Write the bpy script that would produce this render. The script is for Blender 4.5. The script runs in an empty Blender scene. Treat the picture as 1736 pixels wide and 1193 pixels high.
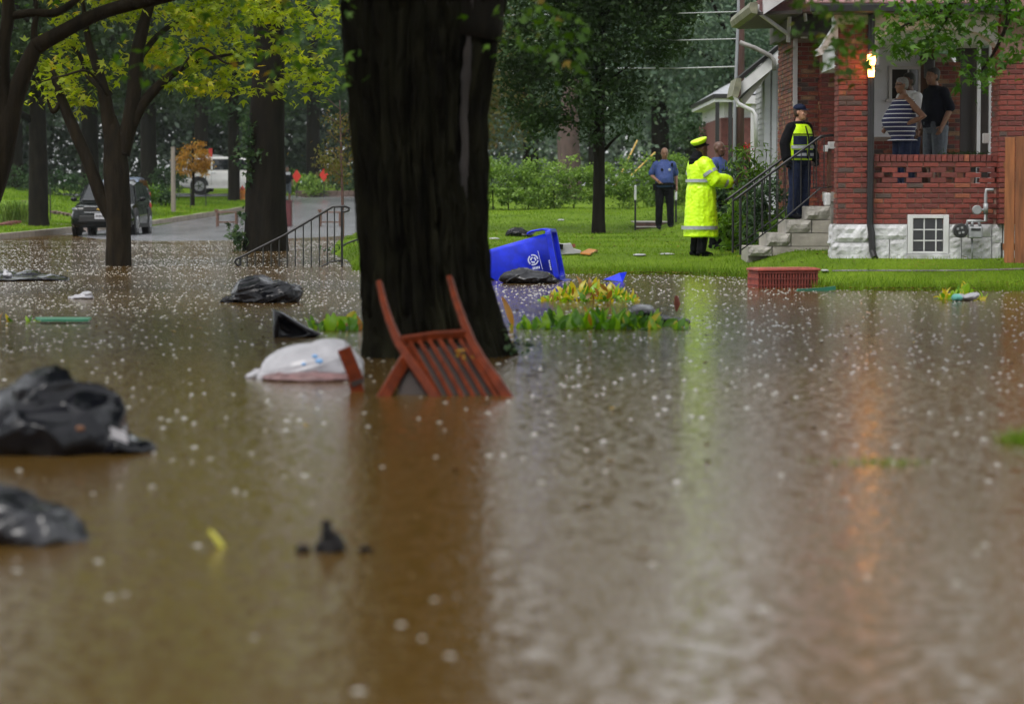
import bpy, math, random
import numpy as np
from mathutils import Vector, Matrix, noise

random.seed(7)
RNG = np.random.default_rng(11)
S = bpy.context.scene
C = S.collection
R = math.radians

# ---------------------------------------------------------------- camera
CAM_H, FPX, CX, CY = 1.18, 4600.0, 868.0, 596.5
PITCH = math.atan(263.5 / FPX)
cam_d = bpy.data.cameras.new('camera')
cam = bpy.data.objects.new('camera', cam_d)
C.objects.link(cam)
cam.location = (0, 0, CAM_H)
cam.rotation_euler = (math.pi / 2 - PITCH, 0, 0)
cam_d.sensor_width = 36.0
cam_d.lens = 36.0 * FPX / 1736.0
cam_d.clip_start, cam_d.clip_end = 0.1, 2000
cam_d.dof.use_dof = True
cam_d.dof.focus_distance = 43.0
cam_d.dof.aperture_fstop = 2.3
S.camera = cam

# ---------------------------------------------------------------- sky, sun, exposure
SUN_EL, SUN_AZ = 58.0, 215.0
W = bpy.data.worlds.new('World'); S.world = W; W.use_nodes = True
nt = W.node_tree; nt.nodes.clear()
sky = nt.nodes.new('ShaderNodeTexSky'); sky.sky_type = 'NISHITA'; sky.sun_disc = False
sky.sun_elevation = R(SUN_EL); sky.sun_rotation = R(SUN_AZ)
sky.air_density = 1.0; sky.dust_density = 4.0; sky.ozone_density = 1.0
hs = nt.nodes.new('ShaderNodeHueSaturation'); hs.inputs['Saturation'].default_value = 0.28
mixg = nt.nodes.new('ShaderNodeMix'); mixg.data_type = 'RGBA'
mixg.inputs['Factor'].default_value = 0.45
mixg.inputs['B'].default_value = (7.4, 7.6, 7.7, 1)          # even cloud deck
bg = nt.nodes.new('ShaderNodeBackground'); bg.inputs['Strength'].default_value = 0.12
wo = nt.nodes.new('ShaderNodeOutputWorld')
nt.links.new(sky.outputs[0], hs.inputs['Color']); nt.links.new(hs.outputs[0], mixg.inputs['A'])
nt.links.new(mixg.outputs['Result'], bg.inputs['Color']); nt.links.new(bg.outputs[0], wo.inputs[0])
sl = bpy.data.lights.new('sun', 'SUN'); sl.energy = 0.9; sl.angle = R(25); sl.color = (1, .97, .92)
so = bpy.data.objects.new('sun', sl); C.objects.link(so)
_sd = Vector((math.sin(R(SUN_AZ)) * math.cos(R(SUN_EL)), math.cos(R(SUN_AZ)) * math.cos(R(SUN_EL)), math.sin(R(SUN_EL))))
so.rotation_euler = _sd.to_track_quat('Z', 'Y').to_euler(); so.location = (0, 0, 40)
S.view_settings.view_transform = 'Standard'; S.view_settings.look = 'None'
S.view_settings.gamma = 1.0; S.view_settings.exposure = 0.9
S.view_settings.use_curve_mapping = False
S.render.engine = 'CYCLES'
S.cycles.use_denoising = True
S.cycles.max_bounces = 6; S.cycles.diffuse_bounces = 3; S.cycles.glossy_bounces = 3
S.cycles.transparent_max_bounces = 6; S.cycles.volume_bounces = 1
S.cycles.caustics_reflective = False; S.cycles.caustics_refractive = False

# ---------------------------------------------------------------- where things stand
def at(px, py, d):
    """World point seen at photo pixel (px, py) at distance d along the ground."""
    u = (px - CX) / FPX; v = (CY - py) / FPX
    dy = math.cos(PITCH) + v * math.sin(PITCH); dz = -math.sin(PITCH) + v * math.cos(PITCH)
    k = d / dy
    return Vector((u * k, d, CAM_H + dz * k))

def sst(a, b, t):
    t = np.clip((t - a) / (b - a), 0, 1)
    return t * t * (3 - 2 * t)

KERB_X, ROAD_R = -11.3, -3.9
def kerb_x(y): return np.interp(y, [0, 93, 118, 140], [-14.2, -14.2, -11.6, -11.3])
def road_z(y):
    return np.interp(y, [-30, 50, 62, 72, 85, 100, 118, 135, 150, 210, 400], [-.34, -.25, -.1, 0, .05, .12, .6, 1.12, 1.3, 1.7, 3.0])
def edge_y(x):
    return np.interp(x, [-3.9, -3.0, -2.5, -1, 2.6, 3.3, 3.9, 4.2, 7, 60], [58, 50, 43.5, 42.3, 41.6, 40.3, 35.2, 34.6, 34.3, 34])
def ground_z(x, y):
    x = np.asarray(x, float); y = np.asarray(y, float)
    zr = road_z(y)
    wob = .03 * np.sin(x * 1.3 + y * .7) * np.sin(y * .9 - x * .4)
    lf = sst(86, 100, y) * (1 - sst(108, 122, y))
    # left verge and lawn
    zl = np.interp(y, [-30, 60, 76, 82, 88], [-.36, -.3, -.05, .1, .19]) * (1 - sst(84, 90, y)) + (zr + .12) * sst(84, 90, y)
    zl = zl + np.clip(kerb_x(y) - 1.0 - x, 0, 14) * .15 * lf + wob * sst(76, 84, y)
    # right lawn
    t = y - edge_y(x)
    zrt = np.interp(t, [-14, -4, -1, 0, 1, 2.5, 6, 20, 33, 50, 120, 300], [-.36, -.25, -.06, 0, .09, .2, .25, .35, .8, 1.0, 1.6, 2.6])
    zrt = zrt + .12 * sst(3.6, 4.3, x) * sst(.2, 2.6, t) * (1 - sst(6, 12, t)) + wob * sst(0, 3, t)
    a = sst(kerb_x(y) - .02, kerb_x(y) + .02, x); b = sst(ROAD_R - .05, ROAD_R + .05, x)
    zroad = zr - .12
    m = zl * (1 - a) + zroad * a * (1 - b) + zrt * b
    # shallow grass bank close to the camera on the right
    m = m + .34 * np.exp(-(((x - 2.5) / .5) ** 2 + ((y - 13.0) / .8) ** 2))
    return m
def gz(x, y): return float(ground_z(x, y))
def on_ground(px, py, lo=36., hi=75.):
    """point of the lawn seen at a photo pixel"""
    ds = np.linspace(lo, hi, 400); x = (px - CX) / FPX * ds; yy = 333 + (CAM_H - np.maximum(0, ground_z(x, ds))) * FPX / ds
    d = float(ds[np.argmin(np.abs(yy - py))]); X = at(px, 333, d).x
    return Vector((X, d, max(0., gz(X, d))))

# ---------------------------------------------------------------- scene objects
WL = {}
def tag(o, label=None, cat=None, group=None, kind=None):
    if label: o['label'] = label
    if cat: o['category'] = cat
    if group: o['group'] = group
    if kind: o['kind'] = kind
    return o
def thing(name, label, cat, loc=(0, 0, 0), group=None):
    o = bpy.data.objects.new(name, None); C.objects.link(o)
    o.empty_display_size = .2
    o.location = loc; WL[o.name] = Vector(loc)
    return tag(o, label, cat, group)
def link_mesh(name, me, parent=None, wl=None):
    o = bpy.data.objects.new(name, me); C.objects.link(o)
    wl = Vector(wl) if wl is not None else Vector((0, 0, 0))
    if parent is not None:
        o.parent = parent; o.location = wl - WL[parent.name]
    else:
        o.location = wl
    WL[o.name] = wl
    return o
def copy_tree(o, parent=None):
    c = o.copy(); C.objects.link(c); c.parent = parent
    WL[c.name] = WL.get(o.name, Vector((0, 0, 0))).copy()
    for ch in list(o.children): copy_tree(ch, c)
    return c

class MB:
    def __init__(s): s.v = []; s.f = []; s.m = []; s.mi = 0
    def add(s, vs, fs):
        n = len(s.v); s.v.extend([tuple(p) for p in vs])
        for f in fs: s.f.append([i + n for i in f]); s.m.append(s.mi)
        return s
    def box(s, a, b):
        x0, y0, z0 = a; x1, y1, z1 = b
        return s.add([(x0, y0, z0), (x1, y0, z0), (x1, y1, z0), (x0, y1, z0), (x0, y0, z1), (x1, y0, z1), (x1, y1, z1), (x0, y1, z1)],
                     [(0, 3, 2, 1), (4, 5, 6, 7), (0, 1, 5, 4), (1, 2, 6, 5), (2, 3, 7, 6), (3, 0, 4, 7)])
    def cbox(s, c, sx, sy, sz):
        return s.box((c[0] - sx / 2, c[1] - sy / 2, c[2] - sz / 2), (c[0] + sx / 2, c[1] + sy / 2, c[2] + sz / 2))
    def beam(s, pts, w, t, side=(0, 1, 0)):
        """rectangular section along a polyline; t is the size along side, w across it"""
        pts = [Vector(p) for p in pts]; side = Vector(side).normalized(); rings = []
        for i, p in enumerate(pts):
            d = (pts[min(i + 1, len(pts) - 1)] - pts[max(i - 1, 0)]).normalized()
            n = d.cross(side).normalized(); q = n.cross(d).normalized()
            ww = w[i] if isinstance(w, (list, tuple)) else w
            rings.append([p + n * ww / 2 + q * t / 2, p - n * ww / 2 + q * t / 2, p - n * ww / 2 - q * t / 2, p + n * ww / 2 - q * t / 2])
        return s.loft(rings)
    def loft(s, rings, cap=True, closed=True):
        k = len(rings[0]); vs = [p for r in rings for p in r]; fs = []
        for i in range(len(rings) - 1):
            for j in range(k if closed else k - 1):
                a = i * k + j; b = i * k + (j + 1) % k
                fs.append((a, b, b + k, a + k))
        if cap:
            fs.append(tuple(range(k - 1, -1, -1))); fs.append(tuple((len(rings) - 1) * k + j for j in range(k)))
        return s.add(vs, fs)
    def tube(s, pts, rad, seg=8, round_ends=False):
        pts = [Vector(p) for p in pts]
        if not isinstance(rad, (list, tuple)): rad = [rad] * len(pts)
        rad = list(rad)
        if round_ends:
            d0 = (pts[0] - pts[1]).normalized(); d1 = (pts[-1] - pts[-2]).normalized()
            pre = [(pts[0] + d0 * rad[0] * k, rad[0] * math.sqrt(max(0.01, 1 - k * k))) for k in (.95, .6)]
            post = [(pts[-1] + d1 * rad[-1] * k, rad[-1] * math.sqrt(max(0.01, 1 - k * k))) for k in (.6, .95)]
            pts = [p for p, _ in pre] + pts + [p for p, _ in post]; rad = [r for _, r in pre] + rad + [r for _, r in post]
        t = (pts[1] - pts[0]).normalized()
        n = t.cross(Vector((.31, .17, .93)))
        if n.length < .1: n = t.cross(Vector((1, 0, 0)))
        n.normalize(); rings = []
        for i, p in enumerate(pts):
            t2 = (pts[min(i + 1, len(pts) - 1)] - pts[max(i - 1, 0)]).normalized()
            n = (n - t2 * n.dot(t2)).normalized(); b = t2.cross(n)
            rings.append([p + (n * math.cos(2 * math.pi * j / seg) + b * math.sin(2 * math.pi * j / seg)) * rad[i] for j in range(seg)])
        return s.loft(rings)
    def ell(s, c, rx, ry, rz, seg=12, rings=8, rot=None):
        c = Vector(c); rr = []
        for i in range(1, rings):
            a = math.pi * i / rings
            ring = [Vector((rx * math.sin(a) * math.cos(2 * math.pi * j / seg), ry * math.sin(a) * math.sin(2 * math.pi * j / seg), -rz * math.cos(a))) for j in range(seg)]
            rr.append([c + (rot @ p if rot else p) for p in ring])
        return s.loft(rr)
    def hloft(s, secs, seg=16, power=1.0):
        """stack of horizontal ellipses (x, y, z, rx, ry)"""
        rr = []
        for (x, y, z, rx, ry) in secs:
            ring = []
            for j in range(seg):
                a = 2 * math.pi * j / seg; ca, sa = math.cos(a), math.sin(a)
                ring.append(Vector((x + rx * math.copysign(abs(ca) ** power, ca), y + ry * math.copysign(abs(sa) ** power, sa), z)))
            rr.append(ring)
        return s.loft(rr)
    def prism(s, poly, axis, a, b):
        """extrude polygon (list of 2d) along an axis from a to b; axis y: (x,z), axis x: (y,z), axis z: (x,y)"""
        def P(p, t):
            return (p[0], t, p[1]) if axis == 'y' else (t, p[0], p[1]) if axis == 'x' else (p[0], p[1], t)
        k = len(poly)
        fs = [tuple(range(k)), tuple(range(2 * k - 1, k - 1, -1))] + [(i, k + i, k + (i + 1) % k, (i + 1) % k) for i in range(k)]
        return s.add([P(p, a) for p in poly] + [P(p, b) for p in poly], fs)
    def disc(s, c, axis, r, t, seg=20):
        c = Vector(c); ax = Vector(axis).normalized()
        return s.tube([c - ax * t / 2, c + ax * t / 2], r, seg)
    def xf(s, M):
        s.v = [tuple(M @ Vector(p)) for p in s.v]; return s
    def mesh(s, name, mats, origin=(0, 0, 0), smooth=False, fix=True):
        me = bpy.data.meshes.new(name)
        o = Vector(origin)
        me.from_pydata([(p[0] - o.x, p[1] - o.y, p[2] - o.z) for p in s.v], [], s.f)
        if not isinstance(mats, (list, tuple)): mats = [mats]
        for m in mats: me.materials.append(m)
        if len(mats) > 1: me.polygons.foreach_set('material_index', s.m)
        if fix:
            import bmesh
            bm = bmesh.new(); bm.from_mesh(me); bmesh.ops.recalc_face_normals(bm, faces=bm.faces[:]); bm.to_mesh(me); bm.free()
        me.polygons.foreach_set('use_smooth', [smooth] * len(me.polygons)); me.update()
        return me
    def build(s, name, mats, parent=None, smooth=False, origin=None, bevel=0, bseg=1, fix=True):
        if origin is None:
            if parent is not None: origin = WL[parent.name]
            else:
                a = np.array(s.v); lo, hi = a.min(0), a.max(0)
                origin = Vector(((lo[0] + hi[0]) / 2, (lo[1] + hi[1]) / 2, lo[2]))
        o = link_mesh(name, s.mesh(name, mats, origin, smooth, fix), parent, origin)
        if bevel:
            b = o.modifiers.new('bevel', 'BEVEL'); b.width = bevel; b.segments = bseg; b.limit_method = 'ANGLE'; b.angle_limit = R(40)
        return o
    def voxel(s, name, mats, parent=None, vox=.012, smooth_it=4, origin=None, disp=None):
        """union of the closed pieces as one continuous skin"""
        if origin is None: origin = WL[parent.name] if parent is not None else Vector((0, 0, 0))
        me = s.mesh(name, mats, (0, 0, 0), True)
        tmp = bpy.data.objects.new('tmp', me); C.objects.link(tmp)
        r = tmp.modifiers.new('r', 'REMESH'); r.mode = 'VOXEL'; r.voxel_size = vox; r.use_smooth_shade = True
        if smooth_it:
            k = tmp.modifiers.new('s', 'SMOOTH'); k.iterations = smooth_it; k.factor = .5
        dg = bpy.context.evaluated_depsgraph_get(); dg.update()
        new = bpy.data.meshes.new_from_object(tmp.evaluated_get(dg)); new.name = name
        bpy.data.objects.remove(tmp); bpy.data.meshes.remove(me)
        n = len(new.vertices); co = np.empty(n * 3); new.vertices.foreach_get('co', co); co = co.reshape(-1, 3)
        if disp is not None:
            no = np.empty(n * 3); new.vertices.foreach_get('normal', no); no = no.reshape(-1, 3)
            co = co + no * np.array([disp(Vector(p)) for p in co])[:, None]
        co = co - np.array(origin)
        new.vertices.foreach_set('co', co.ravel()); new.update()
        new.polygons.foreach_set('use_smooth', [True] * len(new.polygons))
        if not new.materials:
            for m in (mats if isinstance(mats, (list, tuple)) else [mats]): new.materials.append(m)
        return link_mesh(name, new, parent, origin)

def np_mesh(name, verts, polys, mats, attr=None, matidx=None, smooth=False):
    """polys: (N,k) int array"""
    me = bpy.data.meshes.new(name)
    n, k = polys.shape
    me.vertices.add(len(verts)); me.vertices.foreach_set('co', np.ascontiguousarray(verts, dtype=np.float32).ravel())
    me.loops.add(n * k); me.loops.foreach_set('vertex_index', polys.astype(np.int32).ravel())
    me.polygons.add(n); me.polygons.foreach_set('loop_start', np.arange(n, dtype=np.int32) * k)
    me.polygons.foreach_set('loop_total', np.full(n, k, dtype=np.int32))
    for m in (mats if isinstance(mats, (list, tuple)) else [mats]): me.materials.append(m)
    if matidx is not None: me.polygons.foreach_set('material_index', matidx.astype(np.int32))
    if smooth: me.polygons.foreach_set('use_smooth', np.ones(n, dtype=bool))
    me.update(calc_edges=True)
    if attr is not None:
        a = me.attributes.new('tint', 'FLOAT', 'FACE'); a.data.foreach_set('value', attr.astype(np.float32))
    return me

# ---------------------------------------------------------------- materials
MATS = {}
def lin(*c):
    """sRGB 0-255 to linear"""
    return tuple((x / 255 / 12.92 if x / 255 <= .04045 else ((x / 255 + .055) / 1.055) ** 2.4) for x in c)
def pm(name, col, rough=.6, var=.25, scale=8, bump=.0, bscale=40, spec=.5, metal=0.0, col2=None, stretch=(1, 1, 1), coat=0.0, detail=4, emit=None):
    if name in MATS: return MATS[name]
    m = bpy.data.materials.new(name); m.use_nodes = True; t = m.node_tree; L = t.links
    b = t.nodes['Principled BSDF']
    b.inputs['Roughness'].default_value = rough; b.inputs['Metallic'].default_value = metal
    b.inputs['Specular IOR Level'].default_value = spec; b.inputs['Coat Weight'].default_value = coat
    tc = t.nodes.new('ShaderNodeTexCoord'); mp = t.nodes.new('ShaderNodeMapping'); mp.inputs['Scale'].default_value = stretch
    L.new(tc.outputs['Object'], mp.inputs[0])
    if var or col2:
        nz = t.nodes.new('ShaderNodeTexNoise'); nz.inputs['Scale'].default_value = scale; nz.inputs['Detail'].default_value = detail
        L.new(mp.outputs[0], nz.inputs['Vector'])
        rp = t.nodes.new('ShaderNodeValToRGB')
        c2 = col2 if col2 else tuple(min(1, x * (1 + var)) for x in col)
        c1 = col if col2 else tuple(x * (1 - var) for x in col)
        rp.color_ramp.elements[0].position = .3; rp.color_ramp.elements[1].position = .7
        rp.color_ramp.elements[0].color = (*c1, 1); rp.color_ramp.elements[1].color = (*c2, 1)
        L.new(nz.outputs['Fac'], rp.inputs[0]); L.new(rp.outputs[0], b.inputs['Base Color'])
    else:
        b.inputs['Base Color'].default_value = (*col, 1)
    if bump:
        n2 = t.nodes.new('ShaderNodeTexNoise'); n2.inputs['Scale'].default_value = bscale; n2.inputs['Detail'].default_value = 5
        L.new(mp.outputs[0], n2.inputs['Vector'])
        bp = t.nodes.new('ShaderNodeBump'); bp.inputs['Strength'].default_value = bump; bp.inputs['Distance'].default_value = .02
        L.new(n2.outputs['Fac'], bp.inputs['Height']); L.new(bp.outputs[0], b.inputs['Normal'])
    if emit:
        b.inputs['Emission Color'].default_value = (*emit[0], 1); b.inputs['Emission Strength'].default_value = emit[1]
    MATS[name] = m
    return m
def leaf_mat(name, stops, transl=.35, rough=.45, gloss=.02):
    """leaf colours picked per leaf by the tint attribute; light passes through"""
    if name in MATS: return MATS[name]
    m = bpy.data.materials.new(name); m.use_nodes = True; t = m.node_tree; L = t.links; t.nodes.clear()
    at_ = t.nodes.new('ShaderNodeAttribute'); at_.attribute_name = 'tint'
    rp = t.nodes.new('ShaderNodeValToRGB'); e = rp.color_ramp.elements
    while len(e) < len(stops): e.new(.5)
    for i, (p, c) in enumerate(stops): e[i].position = p; e[i].color = (*c, 1)
    L.new(at_.outputs['Fac'], rp.inputs[0])
    d = t.nodes.new('ShaderNodeBsdfDiffuse'); tr = t.nodes.new('ShaderNodeBsdfTranslucent'); g = t.nodes.new('ShaderNodeBsdfGlossy')
    g.inputs['Roughness'].default_value = rough; g.inputs['Color'].default_value = (.7, .8, .7, 1)
    L.new(rp.outputs[0], d.inputs[0])
    hv = t.nodes.new('ShaderNodeHueSaturation'); hv.inputs['Saturation'].default_value = 1.15; hv.inputs['Value'].default_value = 1.25
    L.new(rp.outputs[0], hv.inputs['Color']); L.new(hv.outputs[0], tr.inputs[0])
    m1 = t.nodes.new('ShaderNodeMixShader'); m1.inputs[0].default_value = transl
    m2 = t.nodes.new('ShaderNodeMixShader'); m2.inputs[0].default_value = gloss
    L.new(d.outputs[0], m1.inputs[1]); L.new(tr.outputs[0], m1.inputs[2]); L.new(m1.outputs[0], m2.inputs[1]); L.new(g.outputs[0], m2.inputs[2])
    o = t.nodes.new('ShaderNodeOutputMaterial'); L.new(m2.outputs[0], o.inputs[0])
    MATS[name] = m
    return m

# ---------------------------------------------------------------- foliage
LEAF = {
    'oval': (np.array([[0, 0, 0], [.28, .45, .07], [0, 1, -.08], [-.28, .45, .07]]), np.array([[0, 1, 2], [0, 2, 3]])),
    'maple': (np.array([[0, 0, 0], [.2, .42, .04], [0, 1, -.1], [-.2, .42, .04], [.55, .6, -.04], [.3, .2, .02], [-.55, .6, -.04], [-.3, .2, .02]]),
              np.array([[0, 1, 2], [0, 2, 3], [0, 4, 1], [0, 5, 4], [0, 3, 6], [0, 6, 7]])),
    'lobed': (np.array([[0, 0, 0], [.14, .3, .03], [.42, .38, 0], [.17, .55, .03], [.4, .74, -.02], [0, 1, -.08], [-.4, .74, -.02], [-.17, .55, .03], [-.42, .38, 0], [-.14, .3, .03]]),
              np.array([[0, 1, 3], [1, 2, 3], [0, 3, 5], [3, 4, 5], [0, 5, 7], [5, 6, 7], [0, 7, 9], [7, 8, 9]])),
    'lance': (np.array([[0, 0, 0], [.09, .35, .05], [0, 1, -.12], [-.09, .35, .05]]), np.array([[0, 1, 2], [0, 2, 3]])),
}
def leaves(cent, size, kind='oval', up=.6, sv=.35, tint=None, rng=RNG):
    """arrays for one leaf at every centre: leaves hang roughly flat, tilted at random"""
    tv, tf = LEAF[kind]; n = len(cent)
    nrm = rng.normal(size=(n, 3)); nrm /= np.linalg.norm(nrm, axis=1)[:, None]
    nrm = nrm * (1 - up) + np.array([0, 0, 1]) * up; nrm /= np.linalg.norm(nrm, axis=1)[:, None]
    d = rng.normal(size=(n, 3)); d[:, 2] -= .5
    d -= nrm * (d * nrm).sum(1)[:, None]; d /= np.linalg.norm(d, axis=1)[:, None] + 1e-9
    s = np.cross(d, nrm); sz = size * (1 + sv * rng.uniform(-1, 1, n))
    loc = tv[None] * sz[:, None, None]
    P = cent[:, None] + loc[..., 0:1] * s[:, None] + loc[..., 1:2] * d[:, None] + loc[..., 2:3] * nrm[:, None]
    V = P.reshape(-1, 3); F = (tf[None] + (np.arange(n) * len(tv))[:, None, None]).reshape(-1, 3)
    tt = rng.uniform(0, 1, n) if tint is None else tint
    return V, F, np.repeat(tt, len(tf))
def crown_points(ells, n_cl, per, cr, rng=RNG, shell=.75):
    """clump centres biased to the outside of a set of ellipsoids, leaves scattered round each"""
    vol = np.array([e[3] * e[4] * e[5] for e in ells]); pick = rng.choice(len(ells), n_cl, p=vol / vol.sum())
    E = np.array(ells)[pick]
    u = rng.normal(size=(n_cl, 3)); u /= np.linalg.norm(u, axis=1)[:, None]
    r = rng.uniform(0, 1, n_cl) ** (1 / 3) * (1 - shell) + shell * rng.uniform(.55, 1.05, n_cl)
    cc = E[:, :3] + u * E[:, 3:] * r[:, None]
    cnt = np.maximum(3, (per * rng.uniform(.4, 1.6, n_cl)).astype(int))
    idx = np.repeat(np.arange(n_cl), cnt)
    off = rng.normal(size=(len(idx), 3)) * cr * np.array([1, 1, .6]) * rng.uniform(.6, 1.3, n_cl)[idx][:, None]
    ct = rng.uniform(0, 1, n_cl)[idx]
    tint = np.clip(.55 * ct + .45 * rng.uniform(0, 1, len(idx)), 0, 1)
    return cc[idx] + off, tint
def crown(name, parent, ells, n_cl, per, cr, size, mat, kind='oval', up=.55, rng=RNG, shell=.75, origin=None, keep=None):
    p, t = crown_points(ells, n_cl, per, cr, rng, shell)
    if keep is not None:
        k = keep(p); p, t = p[k], t[k]
    V, F, T = leaves(p, size, kind, up, tint=t, rng=rng)
    og = WL[parent.name] if parent is not None else Vector(origin)
    me = np_mesh(name, V - np.array(og), F, mat, T)
    return link_mesh(name, me, parent, og)
def bark_tube(mb, pts, rad, seg=14, rough=.08, sub=6, fl=5.0):
    """a limb with ridged, uneven skin: the polyline is refined and the rings are pushed in and out"""
    pts = [Vector(p) for p in pts]; P = []; Rr = []
    for i in range(len(pts) - 1):
        p0 = pts[max(i - 1, 0)]; p1 = pts[i]; p2 = pts[i + 1]; p3 = pts[min(i + 2, len(pts) - 1)]
        for k in range(sub):
            t = k / sub
            P.append(.5 * ((2 * p1) + (p2 - p0) * t + (2 * p0 - 5 * p1 + 4 * p2 - p3) * t * t + (3 * p1 - p0 - 3 * p2 + p3) * t ** 3))
            Rr.append(rad[i] * (1 - t) + rad[i + 1] * t)
    P.append(pts[-1]); Rr.append(rad[-1])
    t = (P[1] - P[0]).normalized(); n = t.cross(Vector((.9, .2, .1)))
    if n.length < .1: n = t.cross(Vector((0, 1, 0)))
    n.normalize(); rings = []; L = 0
    for i, p in enumerate(P):
        t = (P[min(i + 1, len(P) - 1)] - P[max(i - 1, 0)]).normalized(); n = (n - t * n.dot(t)).normalized(); b = t.cross(n)
        if i: L += (P[i] - P[i - 1]).length
        ring = []
        for j in range(seg):
            a = 2 * math.pi * j / seg; q = n * math.cos(a) + b * math.sin(a)
            rr = Rr[i] * (1 + rough * noise.noise((math.cos(a) * fl * .4, math.sin(a) * fl * .4 + pts[0].x * 3, L * 1.3)) + rough * .6 * (1 if j % 2 else -1) * .5)
            ring.append(p + q * rr)
        rings.append(ring)
    return mb.loft(rings)
# ================================================================ THE SETTING
M = {}
M['bark'] = pm('bark', (.013, .0095, .005), .85, .5, 9, .9, 26, .12, stretch=(1, 1, .25))
M['bark_grey'] = pm('bark_grey', (.045, .037, .028), .85, .4, 9, .8, 26, .15, stretch=(1, 1, .3))
M['bark_dark'] = pm('bark_dark', (.009, .0075, .005), .88, .4, 8, .8, 22, .1, stretch=(1, 1, .25))
M['asphalt'] = pm('wet_asphalt', (.15, .15, .16), .22, .3, .9, .35, 60, .5, stretch=(1, .25, 1))
M['concrete'] = pm('concrete', (.34, .31, .28), .6, .25, 6, .35, 50)
M['kerb'] = pm('kerb_stone', (.25, .21, .17), .55, .3, 3, .4, 30)
M['black_iron'] = pm('black_iron', (.008, .008, .009), .35, .2, 20)
M['white_paint'] = pm('white_paint', (.72, .72, .72), .45, .08, 5, .05, 30)
M['mortar'] = pm('mortar', (.32, .25, .20), .85, .2, 14, .3, 80)

def ground_material():
    m = bpy.data.materials.new('lawn_soil'); m.use_nodes = True; t = m.node_tree; L = t.links
    b = t.nodes['Principled BSDF']; b.inputs['Roughness'].default_value = .85; b.inputs['Specular IOR Level'].default_value = .08
    tc = t.nodes.new('ShaderNodeTexCoord')
    n1 = t.nodes.new('ShaderNodeTexNoise'); n1.inputs['Scale'].default_value = .55; n1.inputs['Detail'].default_value = 6
    n2 = t.nodes.new('ShaderNodeTexNoise'); n2.inputs['Scale'].default_value = 30; n2.inputs['Detail'].default_value = 4
    for n in (n1, n2): L.new(tc.outputs['Object'], n.inputs['Vector'])
    r1 = t.nodes.new('ShaderNodeValToRGB'); e = r1.color_ramp.elements
    e[0].position = .36; e[0].color = (.085, .15, .008, 1); e[1].position = .66; e[1].color = (.145, .235, .014, 1)
    r2 = t.nodes.new('ShaderNodeValToRGB'); e = r2.color_ramp.elements
    e[0].position = .3; e[0].color = (.55, .55, .5, 1); e[1].position = .7; e[1].color = (1.15, 1.15, 1.0, 1)
    mx = t.nodes.new('ShaderNodeMix'); mx.data_type = 'RGBA'; mx.blend_type = 'MULTIPLY'; mx.inputs['Factor'].default_value = 1
    L.new(n1.outputs['Fac'], r1.inputs[0]); L.new(n2.outputs['Fac'], r2.inputs[0])
    L.new(r1.outputs[0], mx.inputs['A']); L.new(r2.outputs[0], mx.inputs['B']); L.new(mx.outputs['Result'], b.inputs['Base Color'])
    bp = t.nodes.new('ShaderNodeBump'); bp.inputs['Strength'].default_value = .8; bp.inputs['Distance'].default_value = .05
    L.new(n2.outputs['Fac'], bp.inputs['Height']); L.new(bp.outputs[0], b.inputs['Normal'])
    return m
M['lawn'] = ground_material()

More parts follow.
